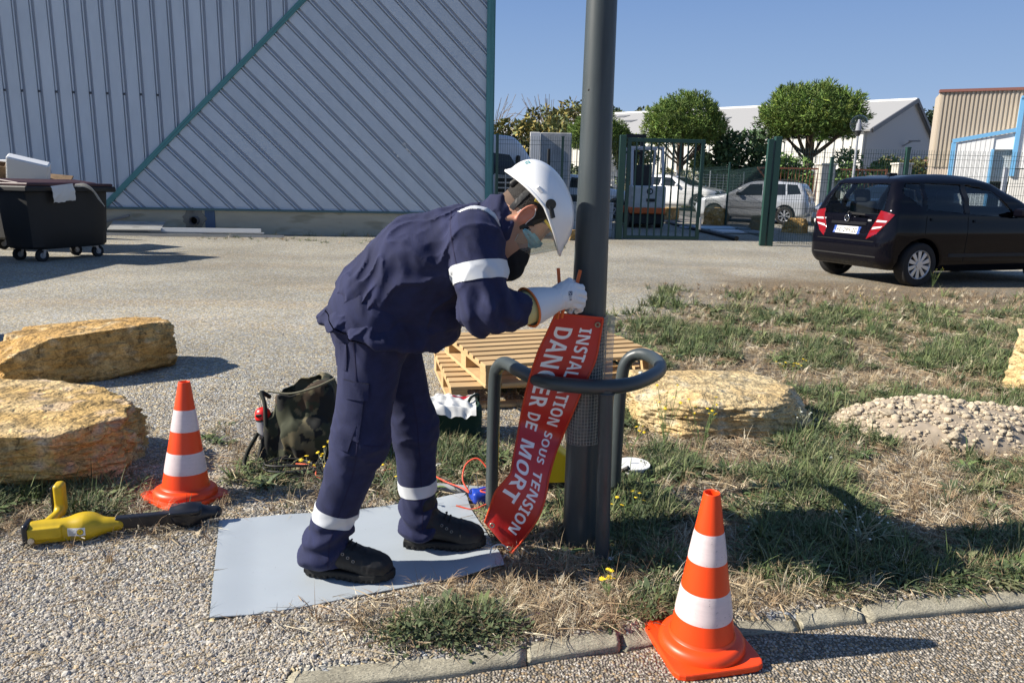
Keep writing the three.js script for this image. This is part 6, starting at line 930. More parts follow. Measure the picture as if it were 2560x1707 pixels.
  const boot = (hx, hz, tx, tz) => {
    const L = Math.hypot(tx - hx, tz - hz), ux = (tx - hx) / L, uz = (tz - hz) / L, loc = (x, z) => [(x - hx) * ux + (z - hz) * uz, -(x - hx) * uz + (z - hz) * ux], k = L / .305, by = .008;
    const wid = curve1([[0, .030], [.05, .041], [.12, .040], [.2, .052], [.25, .05], [.29, .034], [.31, .012]]);
    const up = (x, y, z) => { const [s, t] = loc(x, z), S = s / k; y -= by; let d = ell(S, y, t, [.245, .045, 0], [.058, .046, .048]); d = smin(d, cap(S, y, t, [.21, .055, 0], [.085, .095, 0], .046, .052), .03); d = smin(d, cap(S, y, t, [.062, .06, 0], [.07, .17, 0], .048, .054), .03); d = smin(d, ell(S, y, t, [.045, .05, 0], [.045, .05, .04]), .02); d += .0016 * noise(S * 60, y * 60, t * 60) - .0025 * Math.exp(-((S - .215) ** 2) / .00002) * sstep(.03, .06, y); return smax(d, .02 - y, .006); };
    const so = (x, y, z) => { const [s, t] = loc(x, z), S = s / k; y -= by; const e = Math.max(Math.abs(t) - wid(S), Math.abs(S - .154) - .156), lug = .004 * (Math.sin(S * 300) > .1 ? 1 : 0) * (y < .014 ? 1 : 0); return smax(smax(e + lug, Math.abs(y - .017 - .006 * sstep(.2, .3, S)) - .0165, .008), y < .01 && S > .085 && S < .115 ? .01 - y : -1, .004); };
    const lo = [Math.min(hx, tx) - .05, 0, Math.min(hz, tz) - .09], hi = [Math.max(hx, tx) + .05, .26, Math.max(hz, tz) + .09];
    const b = new THREE.Group(); b.name = 'boot'; man.add(b); add('upper', nets(up, lo, hi, .006, 2, .002), bootM, b); add('sole', nets(so, lo, [hi[0], .07, hi[2]], .0045, 1, .002), soleM, b);
    const W = (S, y, t) => [hx + ux * S * k - uz * t, y + by, hz + uz * S * k + ux * t]; const la = []; for (let i = 0; i < 4; i++) { const S = .155 + i * .015, y = .122 - i * .012; la.push(tube([W(S, y, -.025), W(S + .006, y + .012, 0), W(S, y, .03)], .003, 10, 5)); } add('laces', merge(la), soleM, b); add('eyelets', merge([0, 1, 2].map(i => new THREE.TorusGeometry(.0045, .0016, 6, 14).translate(...W(.145 + i * .018, .105 - i * .012, .049)))), std(lin(.2, .2, .2), .35, { metalness: .8 }), b);
  };
  boot(-.694, -2.345, -.389, -2.312); boot(-.387, -2.556, -.086, -2.562);
  // head: local axes f (face), u (crown), r (his right, towards the camera)
  const M = [.07, 1.25, -2.488], hF = [.613, -.79], hU = [.79, .613], toL = (x, y, z) => { const a = x - M[0], b = y - M[1]; return [a * hF[0] + b * hF[1], a * hU[0] + b * hU[1], z - M[2]]; }, toW = (f, u, r) => [M[0] + f * hF[0] + u * hU[0], M[1] + f * hF[1] + u * hU[1], M[2] + r];
  const skull = (f, u, r) => { const s = Math.abs(r); let d = smin(ell(f, u, r, [-.020, .012, 0], [.096, .102, .075]), ell(f, u, r, [.012, -.06, 0], [.062, .078, .062]), .04); d = smin(d, ell(f, u, r, [.05, -.116, 0], [.024, .02, .028]), .03); d = smin(d, cap(f, u, r, [.068, -.016, 0], [.080, -.056, 0], .0085, .011), .012); d = smin(d, cap(f, u, s, [.062, .004, .012], [.05, .004, .045], .012, .012), .02); d = smax(d, -ell(f, u, s, [.080, -.016, .031], [.02, .012, .018]), .012); d = smin(d, ell(f, u, s, [.060, -.018, .031], [.012, .011, .013]), .004); d = smin(d, ell(f, u, s, [.048, -.045, .046], [.022, .02, .018]), .02); return d; };
  const ear = (f, u, r) => { const s = Math.abs(r), ff = f + .016, uu = u + .026; const sl = s - .080 + .35 * ff, e = Math.hypot(ff / .0165, uu / .030); let d = Math.hypot((e - 1) * .0165, sl) - .0048; d = smin(d, ell(ff, uu, sl + .004, [.002, 0, 0], [.017, .030, .004]), .003); d = smin(d, ell(ff, uu, sl, [.006, -.027, 0], [.009, .009, .005]), .006); d = smin(d, Math.hypot((Math.hypot((ff - .003) / .009, (uu + .003) / .017) - 1) * .009, sl + .001) - .0026, .003); return smin(d, ell(ff, uu, s - .070, [.008, -.002, 0], [.012, .024, .010]), .006); };
  const neckA = [-.05, -.06, 0];
  const headW = (x, y, z) => { const [f, u, r] = toL(x, y, z); let d = smin(skull(f, u, r), ear(f, u, r), .004); const n0 = toW(...neckA); return smin(d, cap(x, y, z, n0, [-.045, 1.17, -2.49], .056, .064), .03); };
  const skinM = phys(0xffffff, .55, { vertexColors: true });
  const bodyIn = (x, y, z) => { let d = headW(x, y, z); if (y < 1.3) { d = smin(d, smin(cap(x, y, z, [-.06, 1.16, -2.49], [-.42, .95, -2.49], .10, .11), cap(x, y, z, SR, SL, .05, .05), .05), .05); d = smin(d, smin(cap(x, y, z, SR, ER, .05, .042), cap(x, y, z, ER, WR, .042, .032), .02), .03); d = smin(d, smin(cap(x, y, z, SL, EL, .05, .042), cap(x, y, z, EL, WL, .042, .032), .02), .03); } return d; };
  const skinCol = (x, y, z) => { const [f, u, r] = toL(x, y, z), n = 1 + .10 * fbm(x * 40, y * 40, z * 40, 3); let c = [.46, .245, .155]; const e = ear(f, u, r) < .004 ? 1 : 0; if (e) c = [.52, .20, .13]; const st = sstep(-.045, -.075, u) * sstep(-.03, .0, f) * .5; c = c.map((v, i) => lerp(v, [.16, .10, .075][i], st)); if (Math.abs(f - .062) < .018 && Math.abs(u - .006) < .006 && Math.abs(Math.abs(r) - .032) < .02) c = [.03, .02, .015]; return c.map(v => v * n); };
  const inner = nets(bodyIn, [-.58, .80, -2.80], [.2, 1.40, -2.18], .010), headG = nets((x, y, z) => Math.max(headW(x, y, z), 1.165 - y + .3 * (x + .05)), [-.12, 1.06, -2.60], [.20, 1.40, -2.37], .0036, 2, .0015);
  add('body', merge([tint(inner, skinCol).deleteAttribute('uv'), tint(headG, skinCol).deleteAttribute('uv')]), skinM);
  // hair below the helmet, clipped short towards the nape
  const hair = (x, y, z) => { const [f, u, r] = toL(x, y, z); const d = skull(f, u, r) - .005 - .0012 * noise(x * 300, y * 300, z * 300); const ed = Math.max(-(u + .035 + .02 * sstep(-.03, -.09, f) + .004 * noise(f * 70, u * 70, r * 70)), f - .028 - (u > 0 ? .03 : 0) + .004 * noise(u * 90, f * 60, 2)); const keepEar = -(ell(f, u, Math.abs(r), [-.012, -.03, .08], [.021, .03, .03])); return Math.max(d, ed, keepEar); };
  add('hair', nets(hair, [-.12, 1.10, -2.60], [.22, 1.42, -2.37], .0036, 1, .0015), std(lin(.010, .008, .007), .85));
  const fade = (x, y, z) => { const [f, u, r] = toL(x, y, z), n0 = toW(...neckA); return Math.max(smin(skull(f, u, r), cap(x, y, z, n0, [-.045, 1.17, -2.49], .056, .064), .03) - .0016, -(u + .075), u + .03, f + .035); };
  add('clipped_hair', nets(fade, [-.12, 1.10, -2.60], [.1, 1.40, -2.37], .004, 1, .0015), std(lin(.11, .07, .05), .9));
  // face mask with ear loop
  const maskF = (x, y, z) => { const [f, u, r] = toL(x, y, z), d = skull(f, u, r) - .007 - .003 * sstep(.05, .09, f); return Math.max(d, -(d + .004), u + .043 + .25 * (.08 - f) * -1 * 0 + (f < .05 ? (.05 - f) * .5 : 0), -(u + .137), .004 - f + .12 * Math.max(0, -.09 - u)) - .0008 * Math.sin(u * 420); };
  add('face_mask', nets(maskF, [-.04, 1.04, -2.60], [.2, 1.26, -2.37], .0034, 1, .0015), std(lin(.20, .50, .62), .75)); const mk = man.children[man.children.length - 1];
  const onHead = (f, u, o = .003) => { const p = toW(f, u, .2), t = hit(headW, p, [0, 0, -1], .3) ?? .12; return [p[0], p[1], p[2] - t + o]; };
  add('ear_loop', merge([tube([onHead(.012, -.062), onHead(.006, -.04), onHead(.004, -.012), toW(-.012, .006, .09)], .0013, 20, 5), tube([onHead(.006, -.11, .006), onHead(-.02, -.085), onHead(-.034, -.06), onHead(-.038, -.03)], .0013, 20, 5)]), std(lin(.7, .7, .7), .8), mk);
  // black neck gaiter
  const gait = (x, y, z) => { const [f, u, r] = toL(x, y, z); let d = cap(x, y, z, [-.015, 1.20, -2.488], [-.02, 1.11, -2.488], .080, .070); d = smin(d, cap(x, y, z, [-.02, 1.11, -2.488], [-.022, 1.07, -2.488], .070, .055), .03); d = smin(d, Math.max(skull(f, u, r) - .007, u + .052 - .25 * f, f - .035), .02); return smax(d + .004 * noise(x * 30, y * 30, z * 30) + .003 * ridge(x * 30, y * 18, z * 30), u + .048 - .35 * (f + .02), .008); };
  add('neck_gaiter', nets(gait, [-.14, .99, -2.62], [.13, 1.32, -2.36], .006, 2, .002), std(lin(.006, .006, .008), .95));
  // helmet
  const hel = new THREE.Group(); hel.name = 'helmet'; man.add(hel);
  const shellM = phys(lin(.80, .80, .79), .28, { clearcoat: .35, clearcoatRoughness: .2 });
  const sp = (ph, t, off = 0) => { const cf = Math.cos(ph), sf = Math.sin(ph), s = Math.pow(Math.sin(t * Math.PI / 2), .96), c = Math.cos(t * Math.PI / 2); const rise = .031 * sf * sf - .035 * Math.max(0, cf) * (1 - .45 * Math.max(0, cf)), dome = .129, lip = sstep(.9, 1, t) * (.010 * Math.max(0, -cf) + .006 * Math.max(0, cf)); const pan = .0035 * sstep(.052, .044, Math.abs(sf * s * .118)) * sstep(.99, .8, t); const A = .158 + off + lip, Bq = .120 + off; return [cf * s * A - .038 * c, rise * (1 - c) * sstep(.2, 1, t) + (dome + off + pan) * Math.pow(c, .92), sf * s * Bq]; };
  const nP = 96, nT = 40, P = [], X = []; for (const off of [0, -.005]) for (let j = 0; j <= nT; j++) for (let i = 0; i <= nP; i++) P.push(...toW(...sp(i / nP * 6.28318, Math.max(.001, j / nT), off)));
  const W = nP + 1, Bo = W * (nT + 1); for (let j = 0; j < nT; j++) for (let i = 0; i < nP; i++) { const a = j * W + i; X.push(a, a + W, a + 1, a + 1, a + W, a + W + 1, a + Bo, a + 1 + Bo, a + W + Bo, a + 1 + Bo, a + W + 1 + Bo, a + W + Bo); }
  const hg = new THREE.BufferGeometry(); hg.setAttribute('position', new THREE.BufferAttribute(new Float32Array(P), 3)); hg.setIndex(X); hg.computeVertexNormals();
  { // check winding: normals must point out
    const p = hg.attributes.position, n = hg.attributes.normal, k = 20 * W + 10, c = toW(0, .02, 0); if ((p.getX(k) - c[0]) * n.getX(k) + (p.getY(k) - c[1]) * n.getY(k) + (p.getZ(k) - c[2]) * n.getZ(k) < 0) { const ix = hg.index.array; for (let q = 0; q < ix.length; q += 3) { const s = ix[q + 1]; ix[q + 1] = ix[q + 2]; ix[q + 2] = s; } hg.computeVertexNormals(); } }
  add('shell', hg, shellM, hel);
  add('rim', tube(Array.from({ length: 72 }, (_, i) => toW(...sp(i / 72 * 6.28318, 1, -.002))), .0052, 180, 8, true), shellM, hel);
  const bkM = std(lin(.010, .010, .011), .55), side = (f, u) => { let best = 9, r = .1; for (let a = .3; a < 2.9; a += .02) for (let t = .4; t <= 1; t += .01) { const q = sp(a, t), d = (q[0] - f) ** 2 + (q[1] - u) ** 2; if (d < best) { best = d; r = q[2]; } } return r; };
  { const c0 = [.004, .052], r0 = side(...c0); add('visor_pivot', merge([cyl(.0165, .0165, .008, 28).rotateX(Math.PI / 2).translate(...toW(c0[0], c0[1], r0 + .002)), bar(toW(c0[0] + .004, c0[1] - .004, r0 + .004), toW(.043, .033, side(.043, .033) + .004), .013, .006)]), bkM, hel); }
  add('side_vent', rbox(.026, .014, .008, .003).rotateZ(-.9).translate(...toW(-.052, .05, side(-.052, .05) - .001)), shellM, hel);
  { const a = [-.030, .026]; const p = toW(a[0], a[1], .084); add('size_label', rbox(.017, .014, .003, .001).rotateZ(-.35).translate(p[0], p[1], p[2]), std(lin(.6, .46, .05), .5), hel); add('label_dot', cyl(.0035, .0035, .001, 12).rotateX(Math.PI / 2).translate(p[0], p[1], p[2] + .0022), bkM, hel); }
  { const cv = document.createElement('canvas'); cv.width = 128; cv.height = 64; const x = cv.getContext('2d'); x.clearRect(0, 0, 128, 64); x.fillStyle = '#2f8f92'; x.font = 'bold 56px sans-serif'; x.fillText('FIT', 8, 54, 112); const t = new THREE.CanvasTexture(cv); t.colorSpace = THREE.SRGBColorSpace; const q = [], uv = [], ix = []; for (let j = 0; j <= 4; j++) for (let i = 0; i <= 8; i++) { q.push(...toW(...sp(Math.PI - .50 + .32 * (1 - i / 8) * -1 + .2, lerp(.74, .60, j / 4), .0012))); uv.push(1 - i / 8, j / 4); } for (let j = 0; j < 4; j++) for (let i = 0; i < 8; i++) { const a = j * 9 + i; ix.push(a, a + 1, a + 10, a, a + 10, a + 9); } const g = new THREE.BufferGeometry(); g.setAttribute('position', new THREE.BufferAttribute(new Float32Array(q), 3)); g.setAttribute('uv', new THREE.BufferAttribute(new Float32Array(uv), 2)); g.setIndex(ix); g.computeVertexNormals(); add('lettering', g, std(0xffffff, .5, { map: t, alphaTest: .4, side: THREE.DoubleSide }), hel); }
  // cradle band seen under the brim and chin straps
  add('cradle', tube(Array.from({ length: 30 }, (_, i) => { const a = i / 30 * 6.28318; return toW(-.012 + .105 * Math.cos(a), .022 + .022 * Math.abs(Math.sin(a)) + (Math.cos(a) < -.6 ? .0 : 0), .084 * Math.sin(a)); }), .007, 90, 6, true), bkM, hel);
  add('nape_pad', nets((x, y, z) => { const [f, u, r] = toL(x, y, z); return smax(sdbox(f, u, r, [-.118, .008, 0], [.012, .026, .04], .01), -1, .01); }, [-.1, 1.28, -2.56], [.06, 1.42, -2.42], .005), bkM, hel);
  const strap = (pts, w) => { const c = new THREE.CatmullRomCurve3(pts.map(p => V(p[0], p[1], 0)), false, 'catmullrom', .3), fl = (x, y, z) => Math.min(headW(x, y, z), hair(x, y, z), gait(x, y, z)); return patch(fl, (s, v) => { const p = c.getPoint(s), t = c.getTangent(s), f = p.x - t.y * (v - .5) * w, u = p.y + t.x * (v - .5) * w; return [toW(f, u, .2), [0, 0, -1]]; }, 30, 3, .0028, .3); };
  add('chin_strap', merge([strap([[-.072, .045], [-.068, .0], [-.06, -.05], [-.045, -.085], [-.01, -.105]], .017), strap([[.042, .032], [.026, -.01], [.012, -.048], [.0, -.085]], .014)]), bkM, hel);
  // clear visor
  { const q = [], ix = [], nA = 40, nU = 20; for (let j = 0; j <= nU; j++) for (let i = 0; i <= nA; i++) { const th = (i / nA - .5) * 2 * 1.22, k = j / nU, ed = 1 - Math.pow(Math.abs(i / nA - .5) * 2, 5) * .35, u = .012 - .152 * k * ed, a = .183 + .48 * u, b = .104 + .10 * u; q.push(...toW(-.030 + a * Math.cos(th), u, b * Math.sin(th))); } for (let j = 0; j < nU; j++) for (let i = 0; i < nA; i++) { const a = j * (nA + 1) + i; ix.push(a, a + 1, a + nA + 1, a + 1, a + nA + 2, a + nA + 1); } const g = new THREE.BufferGeometry(); g.setAttribute('position', new THREE.BufferAttribute(new Float32Array(q), 3)); g.setIndex(ix); g.computeVertexNormals(); add('visor', g, phys(lin(.84, .86, .82), .03, { transmission: .9, thickness: 0, ior: 1.6, side: THREE.DoubleSide }), hel);
    add('visor_edge', tube(Array.from({ length: 41 }, (_, i) => q.slice((nU * (nA + 1) + i) * 3, (nU * (nA + 1) + i) * 3 + 3)), .0014, 80, 5), phys(lin(.8, .82, .78), .1, { transmission: .6, thickness: 0 }), hel);
    add('visor_mount', tube(Array.from({ length: 15 }, (_, i) => { const th = (i / 14 - .5) * 2 * 1.2; return toW(-.030 + .178 * Math.cos(th), .008, .103 * Math.sin(th)); }), .005, 40, 6), std(lin(.55, .42, .08), .4), hel); }
  // gloves: gauntlet cuff, palm, four fingers and a thumb
  const leather = phys(lin(.66, .68, .70), .6, { bumpMap: clothTex, bumpScale: .001 }), piping = std(lin(.66, .16, .03), .6), liner = std(lin(.56, .53, .24), .7);
  const glove = (A, Wp, pc, knuckles, fdir, curl, thumb, rr) => {
    const o = new THREE.Group(); o.name = 'glove'; man.add(o);
    const ax = V(Wp[0] - A[0], Wp[1] - A[1], Wp[2] - A[2]), L = ax.length(); ax.normalize(); const q = new THREE.Quaternion().setFromUnitVectors(V(0, 1, 0), ax);
    const cuff = new THREE.LatheGeometry([[rr - .003, .002], [rr, 0], [rr * .94, L * .3], [rr * .8, L * .7], [.041, L], [.038, L + .012]].map(p => new THREE.Vector2(...p)), 48), cp = cuff.attributes.position; for (let i = 0; i < cp.count; i++) { const a = Math.atan2(cp.getZ(i), cp.getX(i)), t = 1 - cp.getY(i) / L, k = 1 + .05 * t * Math.sin(a * 2 + 1) + .012 * noise(a * 3, cp.getY(i) * 30, 1); cp.setX(i, cp.getX(i) * k); cp.setZ(i, cp.getZ(i) * k); } cuff.computeVertexNormals();
    add('cuff', cuff.applyQuaternion(q).translate(...A), leather, o);
    const ring = Array.from({ length: 40 }, (_, i) => { const a = i / 40 * 6.28318, k = (1 + .05 * Math.sin(a * 2 + 1)) * rr; return V(Math.cos(a) * k, 0, Math.sin(a) * k).applyQuaternion(q).add(V(...A)); }); add('piping', tube(ring, .0042, 100, 6, true), piping, o);
    const li = new THREE.LatheGeometry([[rr * .80, -.05], [rr * .86, -.02], [rr * .84, .03]].map(p => new THREE.Vector2(...p)), 40); add('liner', li.applyQuaternion(q).translate(...A), liner, o);
    const chains = knuckles.map((k, i) => { const p1 = k.map((v, n) => v + fdir[n] * .026), p2 = p1.map((v, n) => v + (fdir[n] * .35 + curl[n]) * .026), p3 = p2.map((v, n) => v + curl[n] * .02 - fdir[n] * .010); return [k, p1, p2, p3]; });
    const f = (x, y, z) => { let d = smin(cap(x, y, z, Wp, pc, .040, .038), ell(x, y, z, pc, [.040, .042, .027]), .02); chains.forEach((c, i) => { const s = [1, 1.05, 1, .88][i]; let g = cap(x, y, z, c[0], c[1], .0128 * s, .0118 * s); g = smin(g, cap(x, y, z, c[1], c[2], .0118 * s, .011 * s), .004); g = smin(g, cap(x, y, z, c[2], c[3], .011 * s, .0095 * s), .004); g = Math.min(g, cap(x, y, z, pc, c[0], .02, .0128 * s)); d = smin(d, g, .005); }); let t = cap(x, y, z, thumb[0], thumb[1], .016, .0135); t = smin(t, cap(x, y, z, thumb[1], thumb[2], .0135, .011), .004); d = smin(d, t, .012); return d - .0012 * ridge(x * 60, y * 60, z * 60) - .0012 * noise(x * 130, y * 130, z * 130); };
    const lo = [pc[0] - .11, pc[1] - .10, pc[2] - .11], hi = [pc[0] + .11, pc[1] + .10, pc[2] + .10]; add('hand', nets(f, lo, hi, .0032, 1, .0014), leather, o); return f;
  };
  const gr = glove([.050, .948, -2.372], [.140, .967, -2.432], [.178, .981, -2.452], [[.205, 1.010, -2.447], [.212, .990, -2.443], [.210, .969, -2.442], [.203, .950, -2.445]], [.80, -.22, -.30], [-.1, -.55, -.85], [[.165, 1.0, -2.475], [.190, 1.018, -2.50], [.212, 1.008, -2.525]], .063);
  { const st = [[.19, 1.002, .0], [.2, .985, .0]]; const cv = document.createElement('canvas'); cv.width = 64; cv.height = 64; const x = cv.getContext('2d'); x.clearRect(0, 0, 64, 64); x.strokeStyle = '#3d4a66'; x.lineWidth = 4; x.strokeRect(12, 6, 22, 20); x.beginPath(); x.moveTo(16, 22); x.lineTo(24, 10); x.lineTo(32, 22); x.stroke(); x.font = 'bold 15px sans-serif'; x.fillStyle = '#3d4a66'; x.fillText('CE', 14, 42); x.fillText('00', 18, 58); const t = new THREE.CanvasTexture(cv); t.colorSpace = THREE.SRGBColorSpace; const gp = patch(gr, (u, v) => [[lerp(.178, .208, u), lerp(.965, 1.0, v), -2.3], [0, 0, -1]], 6, 6, .0008, .3); add('printed_mark', gp, std(0xffffff, .8, { map: t, alphaTest: .4 }), man.children[man.children.length - 1]); }
  glove([.018, .890, -2.648], [.108, .925, -2.612], [.145, .94, -2.585], [[.170, .968, -2.570], [.176, .95, -2.566], [.175, .931, -2.568], [.168, .914, -2.572]], [.80, .1, .15], [.2, -.2, .75], [[.14, .965, -2.56], [.165, .978, -2.535], [.185, .965, -2.52]], .054);
  // orange clip held between the gloves
  const oc = thing('orange_clip', 'orange plastic clip held in the gloves above the banner', 'clip', [.185, .98, -2.478]); const om = std(lin(.62, .12, .02), .5);
  mesh('jaw', merge([bar([-.028, .02, -.01], [-.034, .085, -.016], .011, .012)]), om, oc); mesh('jaw', bar([.03, .02, -.03], [.042, .078, -.032], .011, .012), om, oc); mesh('tail', merge([bar([-.03, -.04, .006], [-.034, -.085, .004], .012, .008), bar([-.012, -.04, .006], [-.018, -.082, .002], .009, .008)]), om, oc);
}
// ---------------------------------------------------------------- weeds, grass and straw
function bladeGeo(list) { // list of {base, dir, up, len, w, bend}
  const P = [], N = [], X = []; let k = 0;
  for (const b of list) {
    const side = V(0, 1, 0).cross(b.dir).normalize(), n = b.n || 3; if (side.lengthSq() < .1) side.set(1, 0, 0); if (b.roll) side.applyAxisAngle(b.dir, b.roll);
    let p = b.base.clone(), d = b.dir.clone().lerp(V(0, 1, 0), b.up).normalize(); const fl = b.leaf;
    for (let i = 0; i <= n; i++) { const t = i / n, w = fl ? b.w * Math.sin(Math.PI * (.12 + .88 * t)) * (i === n ? .05 : 1) : b.w * (1 - t * .92), nn = side.clone().cross(d).normalize(); if (nn.y < 0) nn.negate(); for (const s of [-1, 1]) { P.push(p.x + side.x * s * w / 2, p.y + side.y * s * w / 2, p.z + side.z * s * w / 2); N.push(nn.x, nn.y, nn.z); } p.addScaledVector(d, b.len / n); d.addScaledVector(V(0, -1, 0), b.bend / n).addScaledVector(b.dir, .15 / n).normalize(); }
    for (let i = 0; i < n; i++) { const a = k + i * 2; X.push(a, a + 1, a + 2, a + 1, a + 3, a + 2); } k += (n + 1) * 2;
  }
  const g = new THREE.BufferGeometry(); g.setAttribute('position', new THREE.BufferAttribute(new Float32Array(P), 3)); g.setIndex(X); g.computeVertexNormals(); return g;
}
const dirAt = (a, e) => V(Math.cos(a) * Math.cos(e), Math.sin(e), Math.sin(a) * Math.cos(e));
function tuftGeo(seed, n, len, w, spread, bend) { const r = RNG(seed); return bladeGeo(Array.from({ length: n }, () => { const a = r() * 6.28; return { base: V(Math.cos(a) * spread * r(), 0, Math.sin(a) * spread * r()), dir: dirAt(a, .35 + .9 * r()), up: .25 * r(), len: len * (.5 + .7 * r()), w: w * (.7 + .6 * r()), bend: bend * (.5 + r()) }; })); }
function rosetteGeo(seed, n, len, w) { const r = RNG(seed); return bladeGeo(Array.from({ length: n }, (_, i) => { const a = i * 2.4 + r() * .5; return { base: V(0, .004, 0), dir: dirAt(a, .12 + .75 * r()), up: .1, len: len * (.6 + .6 * r()), w: w * (.7 + .5 * r()), bend: .9 + .8 * r(), leaf: true, n: 4 }; })); }
function creeperGeo(seed, n, R, s) { const r = RNG(seed), L = []; for (let i = 0; i < n; i++) { const a = r() * 6.28, d = R * Math.sqrt(r()), y = .04 * (1 - d / R) * r() + .004; L.push({ base: V(Math.cos(a) * d, y, Math.sin(a) * d), dir: dirAt(r() * 6.28, r() * .9), up: .1, len: s * (.6 + .8 * r()), w: s * .55, bend: .5, leaf: true, n: 2, roll: (r() - .5) * 1.4 }); } return bladeGeo(L); }
const plantM = std(0xffffff, .8, { side: THREE.DoubleSide }), strawM = std(0xffffff, .9, { side: THREE.DoubleSide });
function sow(name, label, geo, count, seed, place, scale, tone, mat = plantM, lie = false) {
  const im = shade(new THREE.InstancedMesh(geo, mat, count)); im.name = name; tag(im, label, null, null, 'stuff'); const r = RNG(seed), M = new THREE.Matrix4(), Q = new THREE.Quaternion(), E = new THREE.Euler(); let n = 0, tries = 0;
  while (n < count && tries++ < count * 40) { const s = place(r); if (!s) continue; const [x, z] = s; if (onMat(x, z, .012)) continue; const k = scale(r, x, z); E.set((r() - .5) * (lie ? .35 : .3), r() * 6.28, (r() - .5) * (lie ? .35 : .3)); Q.setFromEuler(E); M.compose(V(x, GY(x, z) + (s[2] || 0), z), Q, V(k, k * (.75 + .5 * r()), k)); im.setMatrixAt(n, M); const c = tone(r, x, z); im.setColorAt(n, lin(...c)); n++; }
  im.count = n; scene.add(im); return im;
}
const spot = (near, far, p = 1) => r => { const d = near * Math.exp(Math.log(far / near) * r() ** p); return [(r() * 2 - 1) * (d * .74 + .15), -d]; };
const clearOf = [[.272, -2.61, .075], [.589, -1.997, .17], [-1.377, -2.946, .16], [1.2, -4.22, .42], [2.52, -4.12, .42], [4.05, -5.05, .35], [-1.02, -3.46, .16], [-.325, -3.86, .14]];
const free = (x, z) => clearOf.every(([a, b, q]) => (x - a) ** 2 + (z - b) ** 2 > q * q) && !(x > -1.1 && z > kerbZ(x) - .035);
const greenAt = (x, z) => { const patchy = sstep(-.11, .18, fbm(x * 2.0 + 2, 7, z * 2.0, 3)), near = sstep(-2.2, -2.75, z) * sstep(.25, .7, x) + blob(x, z, -.22, -2.06, .17, .1) * 1.6 + blob(x, z, -2.15, -2.86, .35, .17) * 2.2 + blob(x, z, .62, -2.15, .2, .08) + blob(x, z, -.3, -3.45, .45, .3) * .9 + blob(x, z, -1.25, -3.15, .3, .2) * .5 + blob(x, z, .5, -3.05, .3, .3) * 1.2 + blob(x, z, -.85, -1.72, .16, .06) + blob(x, z, -1.5, -3.75, .2, .12); const far = sstep(-9.5, -6, z); return clamp(near * patchy * (.25 + .75 * far)); };
const G1 = [[.065, .10, .032], [.095, .135, .042], [.14, .17, .065], [.06, .085, .038], [.17, .175, .085]], pick = (r, L) => { const c = L[Math.floor(r() * L.length)], t = .75 + .6 * r(); return c.map(v => v * t); };
const D1 = [[.36, .28, .17], [.44, .36, .24], [.27, .19, .11], [.52, .46, .34], [.22, .15, .09]];
const gp = (near, far, p, pow = 1) => { const s = spot(near, far, p); return r => { const [x, z] = s(r); return free(x, z) && r() < Math.pow(weedy(x, z) * greenAt(x, z), pow) ? [x, z] : null; }; };
sow('grass_tufts', 'green grass tufts among the weeds', tuftGeo(1, 18, .075, .0036, .016, 1.0), 3600, 201, gp(2.0, 9, 1.05), (r, x, z) => .6 + .7 * r() + .08 * Math.max(0, -z - 3), r => pick(r, G1));
sow('coarse_grass', 'coarse green grass clumps in the rough ground', tuftGeo(2, 13, .105, .0065, .02, 1.35), 3000, 202, gp(2.2, 10, .95), (r, x, z) => .55 + .8 * r() + .08 * Math.max(0, -z - 3), r => pick(r, G1));
sow('leafy_weeds', 'low leafy rosette weeds in the rough ground', rosetteGeo(3, 11, .075, .017), 2300, 203, gp(2.1, 9, 1), (r, x, z) => .5 + .9 * r() + .07 * Math.max(0, -z - 3), r => pick(r, G1));
sow('leafy_weeds', 'low broad leafy weeds in the rough ground', rosetteGeo(4, 14, .06, .012), 2300, 204, gp(2.0, 8, 1), (r, x, z) => .5 + .9 * r(), r => pick(r, G1));
sow('creeping_weeds', 'creeping small leafed weeds covering the soil', creeperGeo(5, 44, .06, .013), 3600, 205, gp(1.95, 7, 1.1, .9), (r) => .7 + .8 * r(), r => pick(r, [[.05, .075, .028], [.075, .10, .04], [.10, .12, .05]]));
const dp = (near, far, p, lim) => { const s = spot(near, far, p); return r => { const [x, z] = s(r); if (!free(x, z)) return null; const w = weedy(x, z); return r() < w * lim ? [x, z, .003 + .006 * r()] : null; }; };
const strawGeo = (seed, n, len) => { const r = RNG(seed); return bladeGeo(Array.from({ length: n }, () => { const a = r() * 6.28; return { base: V((r() - .5) * .07, .002 + .012 * r(), (r() - .5) * .07), dir: dirAt(a, (r() - .35) * .3), up: 0, len: len * (.4 + r()), w: .0022 + .0016 * r(), bend: (r() - .4) * .5, n: 2, roll: r() * 3 }; })); };
sow('straw_litter', 'dry straw and dead grass littering the soil', strawGeo(6, 8, .07), 5400, 206, dp(1.95, 8.5, 1.15, .95), (r, x, z) => .6 + .8 * r() + .05 * Math.max(0, -z - 3), r => pick(r, D1), strawM, true);
sow('dry_grass', 'dead straw coloured grass tufts', tuftGeo(7, 16, .07, .0026, .02, 1.6), 5200, 207, dp(2.0, 10.5, 1, .6), (r, x, z) => .5 + .8 * r() + .07 * Math.max(0, -z - 3), r => pick(r, D1), strawM);
sow('stray_straw', 'single straws strewn over the gravel', strawGeo(8, 3, .07), 500, 208, r => { const [x, z] = spot(1.6, 5, 1)(r); return free(x, z) && weedy(x, z) < .4 ? [x, z, .008] : null; }, r => .5 + .8 * r(), r => pick(r, D1), strawM, true);
